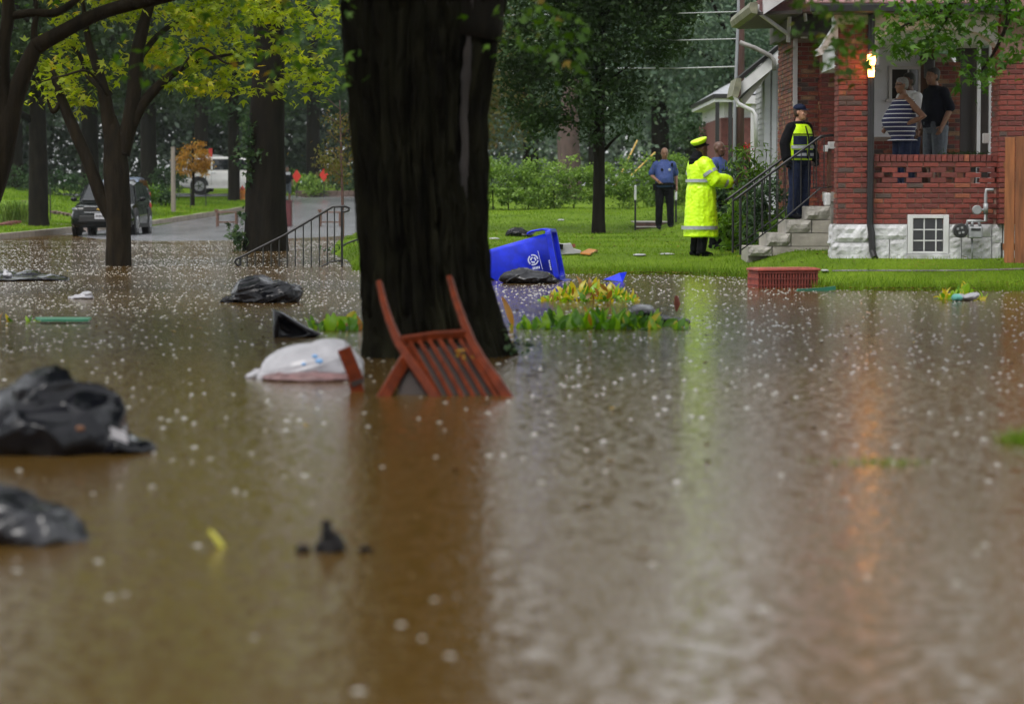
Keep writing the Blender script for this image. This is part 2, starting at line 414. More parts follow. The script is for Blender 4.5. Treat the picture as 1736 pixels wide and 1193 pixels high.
def water_material():
    m = bpy.data.materials.new('flood_water'); m.use_nodes = True; t = m.node_tree; L = t.links
    b = t.nodes['Principled BSDF']; b.inputs['Roughness'].default_value = .13; b.inputs['IOR'].default_value = 1.33
    tc = t.nodes.new('ShaderNodeTexCoord')
    nz = t.nodes.new('ShaderNodeTexNoise'); nz.inputs['Scale'].default_value = .16; nz.inputs['Detail'].default_value = 3
    L.new(tc.outputs['Object'], nz.inputs['Vector'])
    rp = t.nodes.new('ShaderNodeValToRGB'); e = rp.color_ramp.elements
    e[0].position = .35; e[0].color = (.074, .041, .009, 1); e[1].position = .65; e[1].color = (.088, .050, .012, 1)
    L.new(nz.outputs['Fac'], rp.inputs[0]); L.new(rp.outputs[0], b.inputs['Base Color'])
    # rings spreading from single raindrops
    prev = None
    for sc, k, amp in ((4.3, 28, .17), (7.7, 24, .26), (13.0, 20, .16)):
        mp = t.nodes.new('ShaderNodeMapping'); mp.inputs['Location'].default_value = (sc * 3.7, sc * 1.3, 0)
        L.new(tc.outputs['Object'], mp.inputs[0])
        vo = t.nodes.new('ShaderNodeTexVoronoi'); vo.voronoi_dimensions = '2D'; vo.feature = 'F1'; vo.inputs['Scale'].default_value = sc
        L.new(mp.outputs[0], vo.inputs['Vector'])
        mu = t.nodes.new('ShaderNodeMath'); mu.operation = 'MULTIPLY'; mu.inputs[1].default_value = k; L.new(vo.outputs['Distance'], mu.inputs[0])
        sn = t.nodes.new('ShaderNodeMath'); sn.operation = 'SINE'; L.new(mu.outputs[0], sn.inputs[0])
        mr = t.nodes.new('ShaderNodeMapRange'); mr.inputs['From Min'].default_value = .05; mr.inputs['From Max'].default_value = .5
        mr.inputs['To Min'].default_value = 1; mr.inputs['To Max'].default_value = 0; L.new(vo.outputs['Distance'], mr.inputs['Value'])
        m2 = t.nodes.new('ShaderNodeMath'); m2.operation = 'MULTIPLY'; L.new(sn.outputs[0], m2.inputs[0]); L.new(mr.outputs[0], m2.inputs[1])
        m3 = t.nodes.new('ShaderNodeMath'); m3.operation = 'MULTIPLY'; m3.inputs[1].default_value = amp; L.new(m2.outputs[0], m3.inputs[0])
        if prev is None: prev = m3
        else:
            ad = t.nodes.new('ShaderNodeMath'); ad.operation = 'ADD'; L.new(prev.outputs[0], ad.inputs[0]); L.new(m3.outputs[0], ad.inputs[1]); prev = ad
    n3 = t.nodes.new('ShaderNodeTexNoise'); n3.inputs['Scale'].default_value = 6.5; n3.inputs['Detail'].default_value = 4; n3.inputs['Roughness'].default_value = .62
    L.new(tc.outputs['Object'], n3.inputs['Vector'])
    m4 = t.nodes.new('ShaderNodeMath'); m4.operation = 'MULTIPLY_ADD'; m4.inputs[1].default_value = .62; L.new(n3.outputs['Fac'], m4.inputs[0]); L.new(prev.outputs[0], m4.inputs[2])
    bp = t.nodes.new('ShaderNodeBump'); bp.inputs['Strength'].default_value = WATER_BUMP; bp.inputs['Distance'].default_value = .012
    L.new(m4.outputs[0], bp.inputs['Height']); L.new(bp.outputs[0], b.inputs['Normal'])
    return m
WATER_BUMP = .34
M['water'] = water_material()

def sheet(name, xs, ys, zf, mat, parent=None):
    X, Y = np.meshgrid(xs, ys); Z = zf(X, Y)
    V = np.stack([X, Y, Z], -1).reshape(-1, 3); nx, ny = len(xs), len(ys)
    i = np.arange((ny - 1) * (nx - 1)); a = (i // (nx - 1)) * nx + i % (nx - 1)
    F = np.stack([a, a + 1, a + nx + 1, a + nx], -1)
    return link_mesh(name, np_mesh(name, V, F, mat, smooth=True), parent)
gx = np.concatenate([np.linspace(-900, -40, 12)[:-1], np.arange(-40, -14.6, .6), np.arange(-14.6, -11, .06), np.arange(-11, -4.2, .5), np.arange(-4.2, -3.4, .06), np.arange(-3.4, 9, .16), np.arange(9, 40, 1), np.linspace(40, 900, 12)])
gy = np.concatenate([np.linspace(-30, 10, 12)[:-1], np.arange(10, 30, .3), np.arange(30, 78, .22), np.arange(78, 150, .6), np.arange(150, 260, 3), np.linspace(260, 1500, 14)])
tag(sheet('ground', gx, gy, ground_z, M['lawn']), 'green lawn and verge sloping down into the flood', kind='structure')
tag(sheet('water', np.array([-120., 120]), np.array([-25., 84]), lambda x, y: x * 0, M['water']), 'brown flood water pocked by rain', kind='structure')
def road_sheet():
    ys = np.concatenate([np.arange(40, 140, .7), np.arange(140, 300, 4)]); k = np.linspace(0, 1, 26)
    X = (kerb_x(ys) + .02)[:, None] * (1 - k)[None] + (ROAD_R - .02) * k[None]; Y = np.repeat(ys[:, None], 26, 1); Z = road_z(Y) - .06 * (2 * k[None] - 1) ** 2
    V = np.stack([X, Y, Z], -1).reshape(-1, 3); i = np.arange((len(ys) - 1) * 25); a = (i // 25) * 26 + i % 25
    return link_mesh('road', np_mesh('road', V, np.stack([a, a + 1, a + 27, a + 26], -1), M['asphalt'], smooth=True))
tag(road_sheet(), 'wet grey asphalt street rising out of the flood', kind='structure')
# cross street at the top of the rise
tag(sheet('cross_street', np.linspace(-60, KERB_X + 1, 30), np.linspace(131.5, 138.5, 8), lambda x, y: ground_z(x, y) + .05, M['asphalt']), 'wet cross street at the top of the rise', kind='structure')
mb = MB()
ys = np.arange(62, 131, 1.0)
def kerb_ring(x, y, w=.16):
    z = road_z(y) + .13
    return [Vector((x, y, z)), Vector((x - w, y, z)), Vector((x - w, y, z - .3)), Vector((x, y, z - .3))]
mb.loft([kerb_ring(float(kerb_x(y)) + .02, y) for y in ys])
tag(mb.build('kerb', M['kerb']), 'worn stone kerb between the street and left verge', kind='structure')
mb = MB(); mb.loft([kerb_ring(ROAD_R + .15, y) for y in np.arange(56, 131, 1.0)])
tag(mb.build('kerb', M['kerb']), 'stone kerb between the street and right lawn', kind='structure')
# narrow wet concrete path along the right lawn
tag(sheet('footpath', np.arange(4.25, 12, .16), np.array([35.99, 36.04, 36.1]), lambda x, y: ground_z(x, y) + .006, pm('wet_path', (.13, .13, .12), .25, .4, 5, .3, 40)), 'narrow wet concrete path across the right lawn', kind='structure')

# ---------------------------------------------------------------- grass
def grass(name, label, n, region, mat, h=(.03, .07), w=.012, rng=RNG):
    x, y = region(n)
    z = ground_z(x, y); k = z > -.05
    x, y, z = x[k], y[k], z[k]; n = len(x)
    a = rng.uniform(0, 2 * np.pi, n); hh = rng.uniform(*h, n); ww = w * (y / 40) * rng.uniform(.7, 1.3, n)
    lean = rng.normal(size=(n, 2)) * .45 * hh[:, None]
    p = np.stack([x, y, z - .01], -1); dx = np.stack([np.cos(a) * ww / 2, np.sin(a) * ww / 2, 0 * a], -1)
    tip = p + np.stack([lean[:, 0], lean[:, 1], hh], -1)
    V = np.stack([p - dx, p + dx, tip], 1).reshape(-1, 3); F = np.arange(3 * n).reshape(-1, 3)
    o = link_mesh(name, np_mesh(name, V, F, mat, np.clip(.5 * rng.uniform(0, 1, n) + .28 + .22 * np.sin(x * .9 + 1.7 * np.sin(y * .33)) * np.sin(y * .55 - x * .5) + .12 * np.sin(x * 3.1 + y * 1.3), 0, 1)))
    return tag(o, label, kind='stuff')
M['grass'] = leaf_mat('grass_blades', [(0, (.055, .115, .005)), (.5, (.115, .205, .010)), (.9, (.19, .30, .02)), (1, (.22, .2, .05))], .3, .5, .015)
def reg_right(n):
    y = 34 + 44 * RNG.uniform(0, 1, n) ** 1.25; x = RNG.uniform(-3.9, 1, n) * 0 + (-.19 + RNG.uniform(0, 1, n) * .40) * y
    k = (y > edge_y(x) - .25) & (x > ROAD_R + .2)
    return x[k], y[k]
grass('grass', 'short bright grass on the right lawn', 110000, reg_right, M['grass'])
def reg_edge(n):
    x = RNG.uniform(-2.6, 8, n); y = edge_y(x) + np.abs(RNG.normal(size=n)) * .5 - .45
    return x, y
grass('grass', 'ragged taller grass along the water edge of the right lawn', 9000, reg_edge, M['grass'], (.06, .16), .012)
def reg_left(n):
    y = 78 + 52 * RNG.uniform(0, 1, n); x = kerb_x(y) - .3 - RNG.uniform(0, 1, n) ** 1.2 * 12
    return x, y
grass('grass', 'grass of the verge and lawn left of the street', 50000, reg_left, M['grass'], (.05, .12), .014)
def reg_near(n):
    return RNG.normal(2.42, .17, n), RNG.normal(13.0, .36, n)
grass('grass', 'grass tips breaking the water close by on the right', 5200, reg_near, M['grass'], (.04, .13), .012)
def litter(name, label, x, y, z, size, mat):
    V, F, T = leaves(np.stack([x, y, z], -1), size, 'oval', .85, .5)
    return tag(link_mesh(name, np_mesh(name, V, F, mat, T)), label, kind='stuff')
M['litter'] = leaf_mat('sodden_litter', [(0, (.03, .018, .008)), (.5, (.09, .055, .02)), (.85, (.2, .13, .03)), (1, (.3, .26, .05))], .1)
n_ = 1500; x_ = RNG.uniform(-2.4, 8, n_); y_ = edge_y(x_) + RNG.normal(size=n_) * .22 - .05 + .25 * np.sin(x_ * 2.2)
litter('leaf_litter', 'sodden leaves and twigs washed up along the water edge', x_, y_, np.maximum(ground_z(x_, y_), 0) + .03, .055, M['litter'])
n_ = 700; y_ = RNG.uniform(36, 66, n_); x_ = RNG.uniform(-.06, .19, n_) * y_; k_ = y_ > edge_y(x_)
litter('leaf_litter', 'fallen leaves scattered over the right lawn', x_[k_], y_[k_], ground_z(x_, y_)[k_] + .05, .06, M['litter'])
n_ = 420; y_ = np.sqrt(RNG.uniform(7 ** 2, 60 ** 2, n_)); x_ = RNG.uniform(-.19, .19, n_) * y_; x_ = x_ + .3 * np.sin(y_ * 3); k_ = ground_z(x_, y_) < -.05
litter('floating_litter', 'small leaves and twigs drifting on the flood', x_[k_], y_[k_], np.full(k_.sum(), .004), .045, M['litter'])
n_ = 260; x_ = RNG.normal(1.62, .12, n_); y_ = RNG.normal(12.0, .1, n_)
def tuft(name, label, x, y, z0, h, w, mat):
    n = len(x); a = RNG.uniform(0, 6.28, n); hh = RNG.uniform(h * .5, h, n)
    p = np.stack([x, y, np.full(n, z0)], -1); dx = np.stack([np.cos(a) * w, np.sin(a) * w, 0 * a], -1)
    l = RNG.normal(size=(n, 2)) * .5 * hh[:, None]; tip = p + np.stack([l[:, 0], l[:, 1], hh], -1)
    V = np.stack([p - dx, p + dx, tip], 1).reshape(-1, 3)
    return tag(link_mesh(name, np_mesh(name, V, np.arange(3 * n).reshape(-1, 3), mat, RNG.uniform(0, 1, n))), label, kind='stuff')
tuft('grass', 'sparse drowned grass blades in the middle of the flood', x_, y_, -.02, .05, .004, M['grass'])

# ---------------------------------------------------------------- rain hitting the water
def splashes(n):
    y = np.sqrt(RNG.uniform(6.2 ** 2, 73 ** 2, n)); x = RNG.uniform(-.2, .2, n) * y
    k = (ground_z(x, y) < -.02) & (RNG.uniform(0, 1, n) < (.12 + .88 * sst(10, 32, y)) * np.clip(.62 + .5 * np.sin(x * 1.1 + 2 * np.sin(y * .45)) * np.sin(y * .8 + x * .7), .1, 1))
    x, y = x[k], y[k]; n = len(x)
    o = np.array([[1, 0, 0], [0, 1, 0], [-1, 0, 0], [0, -1, 0], [0, 0, 1], [0, 0, -1]], float)
    f = np.array([[0, 1, 4], [1, 2, 4], [2, 3, 4], [3, 0, 4], [1, 0, 5], [2, 1, 5], [3, 2, 5], [0, 3, 5]])
    big = RNG.uniform(0, 1, n)
    r = np.where(big > .93, RNG.uniform(.004, .008, n), RNG.uniform(.001, .0034, n)); hh = r * RNG.uniform(.7, 1.2, n)
    zc = hh * RNG.uniform(.1, .7, n)
    V = o[None] * np.stack([r, r, hh], -1)[:, None] + np.stack([x, y, zc], -1)[:, None]
    F = (f[None] + (np.arange(n) * 6)[:, None, None]).reshape(-1, 3)
    # low crowns of spray round the drops
    m = n // 2; ang = np.arange(6) * np.pi / 3
    rr = RNG.uniform(.012, .03, m)
    ring = np.stack([np.cos(ang)[None] * rr[:, None] + x[:m, None], np.sin(ang)[None] * rr[:, None] + y[:m, None], np.full((m, 6), -.002)], -1)
    top = np.stack([x[:m], y[:m], RNG.uniform(.004, .008, m)], -1)[:, None]
    V2 = np.concatenate([ring, top], 1); f2 = np.array([[i, (i + 1) % 6, 6] for i in range(6)])
    F2 = (f2[None] + (np.arange(m) * 7)[:, None, None]).reshape(-1, 3) + n * 6
    V = np.concatenate([V.reshape(-1, 3), V2.reshape(-1, 3)]); F = np.concatenate([F, F2])
    return link_mesh('rain_splashes', np_mesh('rain_splashes', V, F, M['splash'], smooth=True))
M['splash'] = pm('splash', (.36, .35, .32), .12, .1, 5, spec=.6)
tag(splashes(64000), 'raindrops splashing all over the flood water', kind='stuff')

# ---------------------------------------------------------------- trees
def leafcol(*stops): return [(p, c) for p, c in stops]
M['lf_maple'] = leaf_mat('maple_leaves', [(0, (.13, .19, .018)), (.45, (.30, .38, .04)), (.82, (.47, .50, .07)), (.96, (.58, .44, .06)), (1, (.5, .18, .03))], .6)
M['lf_oak'] = leaf_mat('oak_leaves', [(0, (.014, .03, .009)), (.6, (.03, .058, .016)), (1, (.06, .095, .028))], .22)
M['lf_dark'] = leaf_mat('dark_leaves', [(0, (.012, .024, .01)), (.6, (.024, .042, .014)), (1, (.045, .068, .022))], .25)
M['lf_mid'] = leaf_mat('mid_leaves', [(0, (.02, .045, .018)), (.6, (.04, .075, .03)), (1, (.075, .12, .045))], .3)
M['lf_blue'] = leaf_mat('haze_tinted_leaves', [(0, (.045, .08, .055)), (.6, (.10, .15, .10)), (1, (.18, .24, .15))], .3)  # rain haze is mixed into this pale bluish leaf colour
M['lf_mist'] = leaf_mat('mist_painted_leaves', [(0, (.015, .025, .014)), (.22, (.04, .06, .04)), (.4, (.10, .14, .11)), (.7, (.18, .23, .18)), (1, (.27, .33, .25))], .35)  # upper stops are paled to paint mist over the far wood
M['lf_bright'] = leaf_mat('bright_leaves', [(0, (.05, .11, .012)), (.6, (.10, .19, .02)), (1, (.17, .28, .04))], .4)
M['lf_near'] = leaf_mat('near_leaves', [(0, (.03, .075, .008)), (.6, (.06, .13, .012)), (.93, (.10, .19, .025)), (1, (.25, .16, .03))], .45)
M['lf_autumn'] = leaf_mat('autumn_leaves', [(0, (.25, .11, .015)), (.6, (.38, .19, .025)), (1, (.3, .24, .05))], .35)
M['lf_rust'] = leaf_mat('rust_leaves', [(0, (.10, .06, .02)), (.4, (.12, .13, .03)), (1, (.2, .12, .05))], .35)

# the big trunk in the middle
def main_tree():
    prof = [(-60, 574, 872), (0, 580, 853), (100, 588, 838), (200, 597, 823), (300, 603, 825), (400, 611, 827), (480, 615, 836), (540, 618, 846), (575, 620, 853), (600, 620, 861), (625, 618, 870), (655, 612, 880)]
    d = 20.2; s = FPX / d
    zs = []; cxs = []; rs = []
    for (py, l, r) in prof:
        zs.append(at(868, py, d).z); cxs.append(at((l + r) / 2, py, d).x); rs.append((r - l) / 2 / s)
    zs, cxs, rs = np.array(zs[::-1]), np.array(cxs[::-1]), np.array(rs[::-1])
    t = thing('big_trunk_tree', 'massive dark tree trunk in the flood with the broken red chair in front', 'tree', (float(cxs[1]), d, 0))
    mb = MB(); seg, nz = 320, 260; rings = []
    zz = np.linspace(zs[0], zs[-1], nz)
    for i, z in enumerate(zz):
        r = float(np.interp(z, zs, rs)); cx = float(np.interp(z, zs, cxs)); ring = []
        for j in range(seg):
            a = 2 * math.pi * j / seg
            ca, sa = math.cos(a), math.sin(a)
            ridge = noise.noise((ca * 7.5, sa * 7.5, z * .9 + 3)); ridge2 = noise.noise((ca * 15, sa * 15, z * 2.6 + 9))
            plate = noise.noise((ca * 5, sa * 5, z * 6.0))
            lump = noise.noise((ca * 1.6, sa * 1.6, z * .7 + 20))
            flare = max(0, .5 - z) * .16 * (.5 + .5 * math.sin(a * 5 + 1.2))
            seam = math.exp(-(((a - 5.45) + .06 * math.sin(z * 3)) / .13) ** 2) * sst(.9, 1.6, z)        # long stripped scar
            dd = (.03 - .085 * math.exp(-(ridge / .11) ** 2) + .02 - .045 * math.exp(-(ridge2 / .13) ** 2) + .014 * plate) * (1 - seam) + .05 * lump * .6 - .05 * seam + flare
            ring.append(Vector((cx + (r + dd - .03) * ca, d + (r + dd - .03) * sa * .95, z)))
        rings.append(ring)
    # fork above the frame
    mb.loft(rings)
    o = mb.build('trunk', M['main_bark'], t, smooth=True, fix=False)
    # pale stripped wood along the scar
    mb = MB(); L, Rr = [], []
    rings = []
    for z in np.linspace(.98, 2.62, 60):
        r = float(np.interp(z, zs, rs)); cx = float(np.interp(z, zs, cxs))
        w = (.10 + .09 * noise.noise((z * 3.3, 1, 4)) + .04 * noise.noise((z * 11, 3, 4))) * math.sin(math.pi * min(1, max(.04, (z - .9) / 1.9))) ** .6
        ac = 5.5 - .06 * math.sin(z * 3)
        row = []
        for k in range(9):
            a = ac + (k / 8 - .5) * 2 * w
            rr = r - .022 + .010 * noise.noise((k * .9, z * 5, 2)) + .012 * noise.noise((k * 2.0, z * 1.4, 7)) - .018 * abs(k / 4 - 1) ** 2
            row.append(Vector((cx + rr * math.cos(a), d + rr * math.sin(a) * .95, z)))
        rings.append(row)
    mb.loft(rings, cap=False, closed=False)
    mb.build('bark_scar', pm('bare_wood', (.022, .017, .014), .7, .5, 10, .6, 30, stretch=(1, 1, .15)), t, smooth=True)
    # limbs and crown over the flood
    top = Vector((float(cxs[-1]), d, float(zs[-1])))
    limbs = MB()
    for (dx, dy, dz, r0) in ((-.9, .2, 3.2, .34), (1.2, -.3, 3.0, .36), (-.1, 1.0, 3.6, .28)):
        p1 = top + Vector((dx * .35, dy * .3, .6)); p2 = top + Vector((dx * 1.2, dy, dz * .6)); p3 = top + Vector((dx * 2.4, dy * 2.2, dz * 1.4)); p4 = top + Vector((dx * 3.6, dy * 3, dz * 2))
        bark_tube(limbs, [top + Vector((dx * .12, dy * .1, -.5)), p1, p2, p3, p4], [r0 * 1.2, r0 * 1.1, r0, r0 * .6, r0 * .25], 14)
    for pts, rr in (([(.1, 20, 3.0), (1.2, 19.2, 3.3), (2.3, 18.4, 3.15), (2.75, 18.2, 2.75)], [.07, .05, .03, .008]),
                    ([(-.9, 20, 3.2), (-1.6, 18.6, 3.4), (-2.2, 17.6, 3.2), (-2.1, 17.2, 2.6)], [.07, .05, .03, .008]),
                    ([(.1, 20, 3.0), (.3, 18.6, 3.4), (.35, 17.4, 3.3), (.3, 17, 2.6)], [.06, .04, .03, .008])):
        bark_tube(limbs, pts, rr, 8)
    limbs.build('limb', M['bark_dark'], t, smooth=True)
    ells = [(-3.6, 20.5, 4.7, 2.6, 2.8, 1.1), (-4.4, 24, 5.6, 2.6, 2.4, 1.4), (-3.4, 20.5, 6.6, 3.2, 3.2, 1.8), (3.4, 21.5, 4.9, 2.2, 2.6, 1.0), (4.4, 25.5, 5.6, 2.2, 2.2, 1.0), (3.0, 20.2, 7.2, 2.8, 3.0, 1.6), (-.5, 23, 8.0, 4.0, 3.2, 2.2), (-.8, 17.5, 7.2, 3.6, 2.8, 1.8), (-.4, 20, 9.6, 4.2, 4.0, 2.0)]
    crown('crown', t, ells, 760, 44, .45, .22, M['lf_near'], 'lobed', .5)
    # drooping sprays that reach down into the picture
    def spray(cx, cy, cz, rx, rz, n, ncl=16):
        q = RNG.normal(size=(ncl, 3)) * np.array([rx, .3, rz]) * .6 + np.array([cx, cy, cz])
        idx = RNG.integers(0, ncl, n)
        return q[idx] + RNG.normal(size=(n, 3)) * np.array([.09, .09, .07])
    P_ = np.concatenate([spray(at(1420, 0, 18).x, 18.2, at(0, 42, 18).z + .02, .2, .24, 90), spray(at(1395, 0, 18).x, 18.2, 2.62, .15, .1, 60), spray(at(1440, 80, 18).x, 18.2, at(1440, 85, 18).z, .1, .13, 60),
                         spray(at(520, 0, 17).x, 17.3, at(0, 70, 17.3).z, .34, .30, 80), spray(at(440, 0, 17).x, 17.5, at(0, 55, 17.3).z, .32, .28, 50),
                         spray(at(275, 0, 17).x, 17.5, at(0, 95, 17.3).z, .16, .20, 40), spray(at(905, 0, 17).x, 17, at(0, 40, 17).z, .22, .22, 70), spray(at(960, 0, 17).x, 17, at(0, 80, 17).z, .08, .12, 30)])
    V, F, T = leaves(P_, .075, 'maple', .45)
    o = link_mesh('hanging_leaves', np_mesh('hanging_leaves', V - np.array(WL[t.name]), F, M['lf_near'], T), t, WL[t.name])
    # small weed growing at the base
    P_ = RNG.normal(size=(40, 3)) * np.array([.05, .05, .05]) + np.array(at(872, 585, 19.6))
    V, F, T = leaves(P_, .05, 'oval', .5); link_mesh('weed', np_mesh('weed', V - np.array(WL[t.name]), F, M['lf_mid'], T), t, WL[t.name])['kind'] = 'stuff'
def main_bark():
    m = pm('main_bark', (.0025, .002, .0015), .9, .55, 7, .7, 30, .05, stretch=(1, 1, .3), col2=(.014, .0135, .007))
    return m
M['main_bark'] = main_bark()
main_tree()

# young oak with the dense dark crown
o_ = thing('oak_tree', 'slim young oak with dense dark green crown on the lawn', 'tree', (1.98, 62, gz(1.98, 62)))
mb = MB(); z0 = gz(1.98, 62) - .1
bark_tube(mb, [(1.98, 62, z0), (1.98, 62, z0 + .5), (1.99, 62, 2.2), (2.02, 62, 4.5), (2.1, 62, 7.5), (2.1, 62, 9.5)], [.19, .145, .125, .11, .07, .02], 14)
for k in range(22):
    a = k * 2.4; z = 2.1 + k * .3; L = 1.1 * (1 - abs(k - 10) / 20)
    b = Vector((2.0, 62, z)); e = b + Vector((math.cos(a) * L, math.sin(a) * L, .55))
    mb.tube([b, (b + e) / 2 + Vector((0, 0, .05)), e], [.045, .03, .008], 6)
mb.build('trunk', M['bark_dark'], o_, smooth=True)
crown('crown', o_, [(1.05, 61.9, 3.55, 1.35, 1.4, 1.0), (2.3, 62, 3.3, .85, 1.1, .85), (1.0, 62, 4.8, 1.75, 1.6, 1.25), (2.6, 62, 5.1, 1.75, 1.7, 1.1), (3.4, 62, 6.1, 1.35, 1.4, .9), (2.1, 62, 6.6, 2.5, 2.1, 1.6), (2.1, 62, 8.4, 1.7, 1.6, 1.5), (1.98, 61.8, 2.55, .42, .5, .22)],
      640, 62, .22, .13, M['lf_oak'], 'oval', .5, shell=.55)

# multi stemmed maple standing in the flood
def maple():
    d = 46.4; A = lambda x, y, dd=0: at(x, y, d + dd)
    t = thing('maple_tree', 'multi stemmed maple with yellow green leaves standing in flood water before the black car', 'tree', (A(202, 450).x, d, 0))
    mb = MB()
    bark_tube(mb, [A(202, 470), A(201, 440), A(201, 400), A(200, 350), A(197, 290), A(194, 245), A(192, 215), A(192, 195)], [.235, .225, .215, .215, .225, .19, .12, .03], 16)
    mb.build('trunk', M['bark'], t, smooth=True)
    for pts, rr in (([A(192, 372), A(172, 335), A(150, 275), A(128, 225), A(108, 178), A(88, 120)], [.12, .115, .105, .1, .085, .05]),
                    ([A(196, 262), A(186, 215), A(178, 165), A(166, 118), A(150, 70), A(140, 0)], [.15, .125, .11, .085, .06, .03]),
                    ([A(206, 262), A(220, 205), A(228, 150), A(232, 95), A(243, 45), A(262, -20)], [.15, .13, .125, .12, .10, .07]),
                    ([A(222, 215), A(240, 180), A(265, 150), A(290, 128), A(318, 110), A(352, 100), A(395, 92)], [.105, .095, .085, .07, .05, .035, .02]),
                    ([A(104, 172), A(90, 190), A(80, 168)], [.05, .04, .015]),
                    ([A(182, 162, -.4), A(150, 122, -.8), A(110, 128, -1), A(60, 142, -1.1)], [.03, .022, .018, .008]),
                    ([A(236, 100), A(268, 60, .5), A(310, 30, 1), A(350, 0, 1)], [.06, .05, .035, .02]),
                    ([A(300, 125, -.5), A(340, 82, -.6), A(385, 108, -.6), A(420, 100, -.6)], [.02, .02, .02, .01]),
                    ([A(186, 160), A(150, 130, .4), A(130, 85, .8), A(95, 60, 1)], [.06, .05, .04, .02])):
        m2 = MB(); bark_tube(m2, pts, rr, 12); m2.build('limb', M['bark'], t, smooth=True)
    E = lambda px, py, dd, rx, ry, rz: (A(px, py).x, d + dd, A(px, py).z, rx, ry, rz)
    crown('crown', t, [E(110, 110, .3, .75, 1.0, .75), E(70, 75, .2, .6, 1, .7), E(150, 140, .4, .6, .8, .45), E(180, 60, .8, 1.1, 1.3, .7), E(300, 55, .5, 1.2, 1.3, .7), E(335, 125, .3, .75, .9, .42),
                       E(440, 95, .5, 1.1, 1.2, .5), E(520, 70, .6, .9, 1.2, .8), E(400, 30, .6, 1.5, 1.3, .6), E(240, -60, .6, 2.9, 2.4, .9), E(230, -190, .8, 3.4, 2.6, 1.2), E(300, -330, 1, 3.0, 2.6, 1.4), E(125, 172, .2, .5, .7, .22), E(330, 165, .4, .5, .7, .2), E(505, 135, .5, .6, .8, .28), E(565, 60, .4, .35, .8, .6), E(425, 150, .4, .6, .7, .2)],
          640, 28, .15, .135, M['lf_maple'], 'maple', .55, shell=.5)
maple()

# tree leaning in from the left edge
def left_tree():
    d = 33; A = lambda x, y, dd=0: at(x, y, d + dd)
    t = thing('leaning_tree', 'dark forked tree leaning in at the left edge of the flood', 'tree', (A(-95, 488).x, d, 0))
    for nm, pts, rr in (('trunk', [A(-110, 520), A(-85, 470), A(-45, 390), A(-12, 305), A(8, 235), A(20, 185), A(30, 150)], [.24, .21, .19, .165, .145, .125, .06]),
                        ('limb', [A(20, 185), A(38, 130), A(58, 85), A(66, 72)], [.12, .105, .095, .09]),
                        ('limb', [A(60, 80), A(110, 52), A(165, 25), A(220, 8), A(290, -8), A(380, -40)], [.105, .09, .085, .085, .08, .05]),
                        ('limb', [A(14, 205), A(6, 140), A(6, 80), A(14, 20), A(10, -60)], [.12, .085, .08, .08, .06]),
                        ('limb', [A(16, 28), A(55, 22), A(95, 22), A(130, 0), A(150, -20)], [.055, .05, .05, .04, .03]),
                        ('limb', [A(60, 78), A(58, 50), A(62, 22), A(58, -10)], [.05, .04, .03, .02]),
                        ('limb', [A(-2, 275), A(-30, 215), A(-50, 130), A(-60, 20)], [.11, .09, .07, .05])):
        m2 = MB(); bark_tube(m2, pts, rr, 12); m2.build(nm, M['bark'], t, smooth=True)
    E = lambda px, py, dd, rx, ry, rz: (A(px, py).x, d + dd, A(px, py).z, rx, ry, rz)
    crown('crown', t, [E(200, -170, 0, 2.2, 2, .8), E(-40, -110, 0, 1.6, 1.6, .9), E(-120, 40, 0, .5, 1, 1), E(330, -120, 0, 1.0, 1.4, .5), E(120, -260, 1, 3.0, 2.6, .9), E(380, -250, 1, 2.2, 2, .9)], 210, 30, .22, .12, M['lf_near'], 'maple', .55)
left_tree()

# generic standing trees
def tree(name, label, x, y, h, tr, ells, mat, ncl, per, cr, size, group=None, kind='oval', bark='bark_dark', lean=(0, 0), fork=True, z=None, up=.5):
    z0 = gz(x, y) if z is None else z
    t = thing(name, label, 'tree', (x, y, z0), group)
    mb = MB()
    bark_tube(mb, [(x, y, z0 - .15), (x, y, z0 + .35), (x + lean[0] * .3, y, z0 + h * .25), (x + lean[0] * .7, y, z0 + h * .55), (x + lean[0], y + lean[1], z0 + h * .9)], [tr * 1.5, tr * 1.08, tr, tr * .75, tr * .15], 14)
    if fork:
        for k in range(5):
            a = k * 1.256 + x; b = Vector((x + lean[0] * .5, y, z0 + h * (.35 + .08 * k)))
            e = b + Vector((math.cos(a) * h * .22, math.sin(a) * h * .2, h * .16))
            mb.tube([b, b + (e - b) * .5 + Vector((0, 0, -.15)), e], [tr * .42, tr * .28, tr * .06], 8)
    mb.build('trunk', M[bark], t, smooth=True)
    crown('crown', t, [(x + a, y + b, z0 + c, p, q, r) for (a, b, c, p, q, r) in ells], ncl, per, cr, size, mat, kind, up, shell=.55)
    return t
# large trunk behind the iron rail, with ivy
d = 59; x0 = at(450, 0, d).x
t = thing('ivy_tree', 'tall straight dark trunk with ivy on its left, behind the iron handrail', 'tree', (x0, d, 0))
mb = MB()
bark_tube(mb, [at(450, 450, d), at(450, 420, d), at(450, 385, d), at(450, 300, d), at(452, 200, d), at(455, 100, d), at(455, 0, d), at(452, -180, d)], [.54, .50, .46, .425, .375, .34, .32, .2], 26, .06, 8, 9)
mb.build('trunk', M['bark_dark'], t, smooth=True)
P_ = np.concatenate([RNG.normal(size=(n, 3)) * np.array([sx, .12, sz]) + np.array(at(px, py, d - .35)) for n, px, py, sx, sz in ((90, 418, 225, .07, .3), (60, 414, 270, .10, .2), (70, 432, 262, .14, .06), (20, 421, 300, .03, .08), (22, 411, 365, .04, .05), (70, 400, 395, .09, .09), (60, 408, 412, .08, .12))])
V, F, T = leaves(P_, .12, 'maple', .4); link_mesh('ivy', np_mesh('ivy', V - np.array(WL[t.name]), F, M['lf_mid'], T), t, WL[t.name])
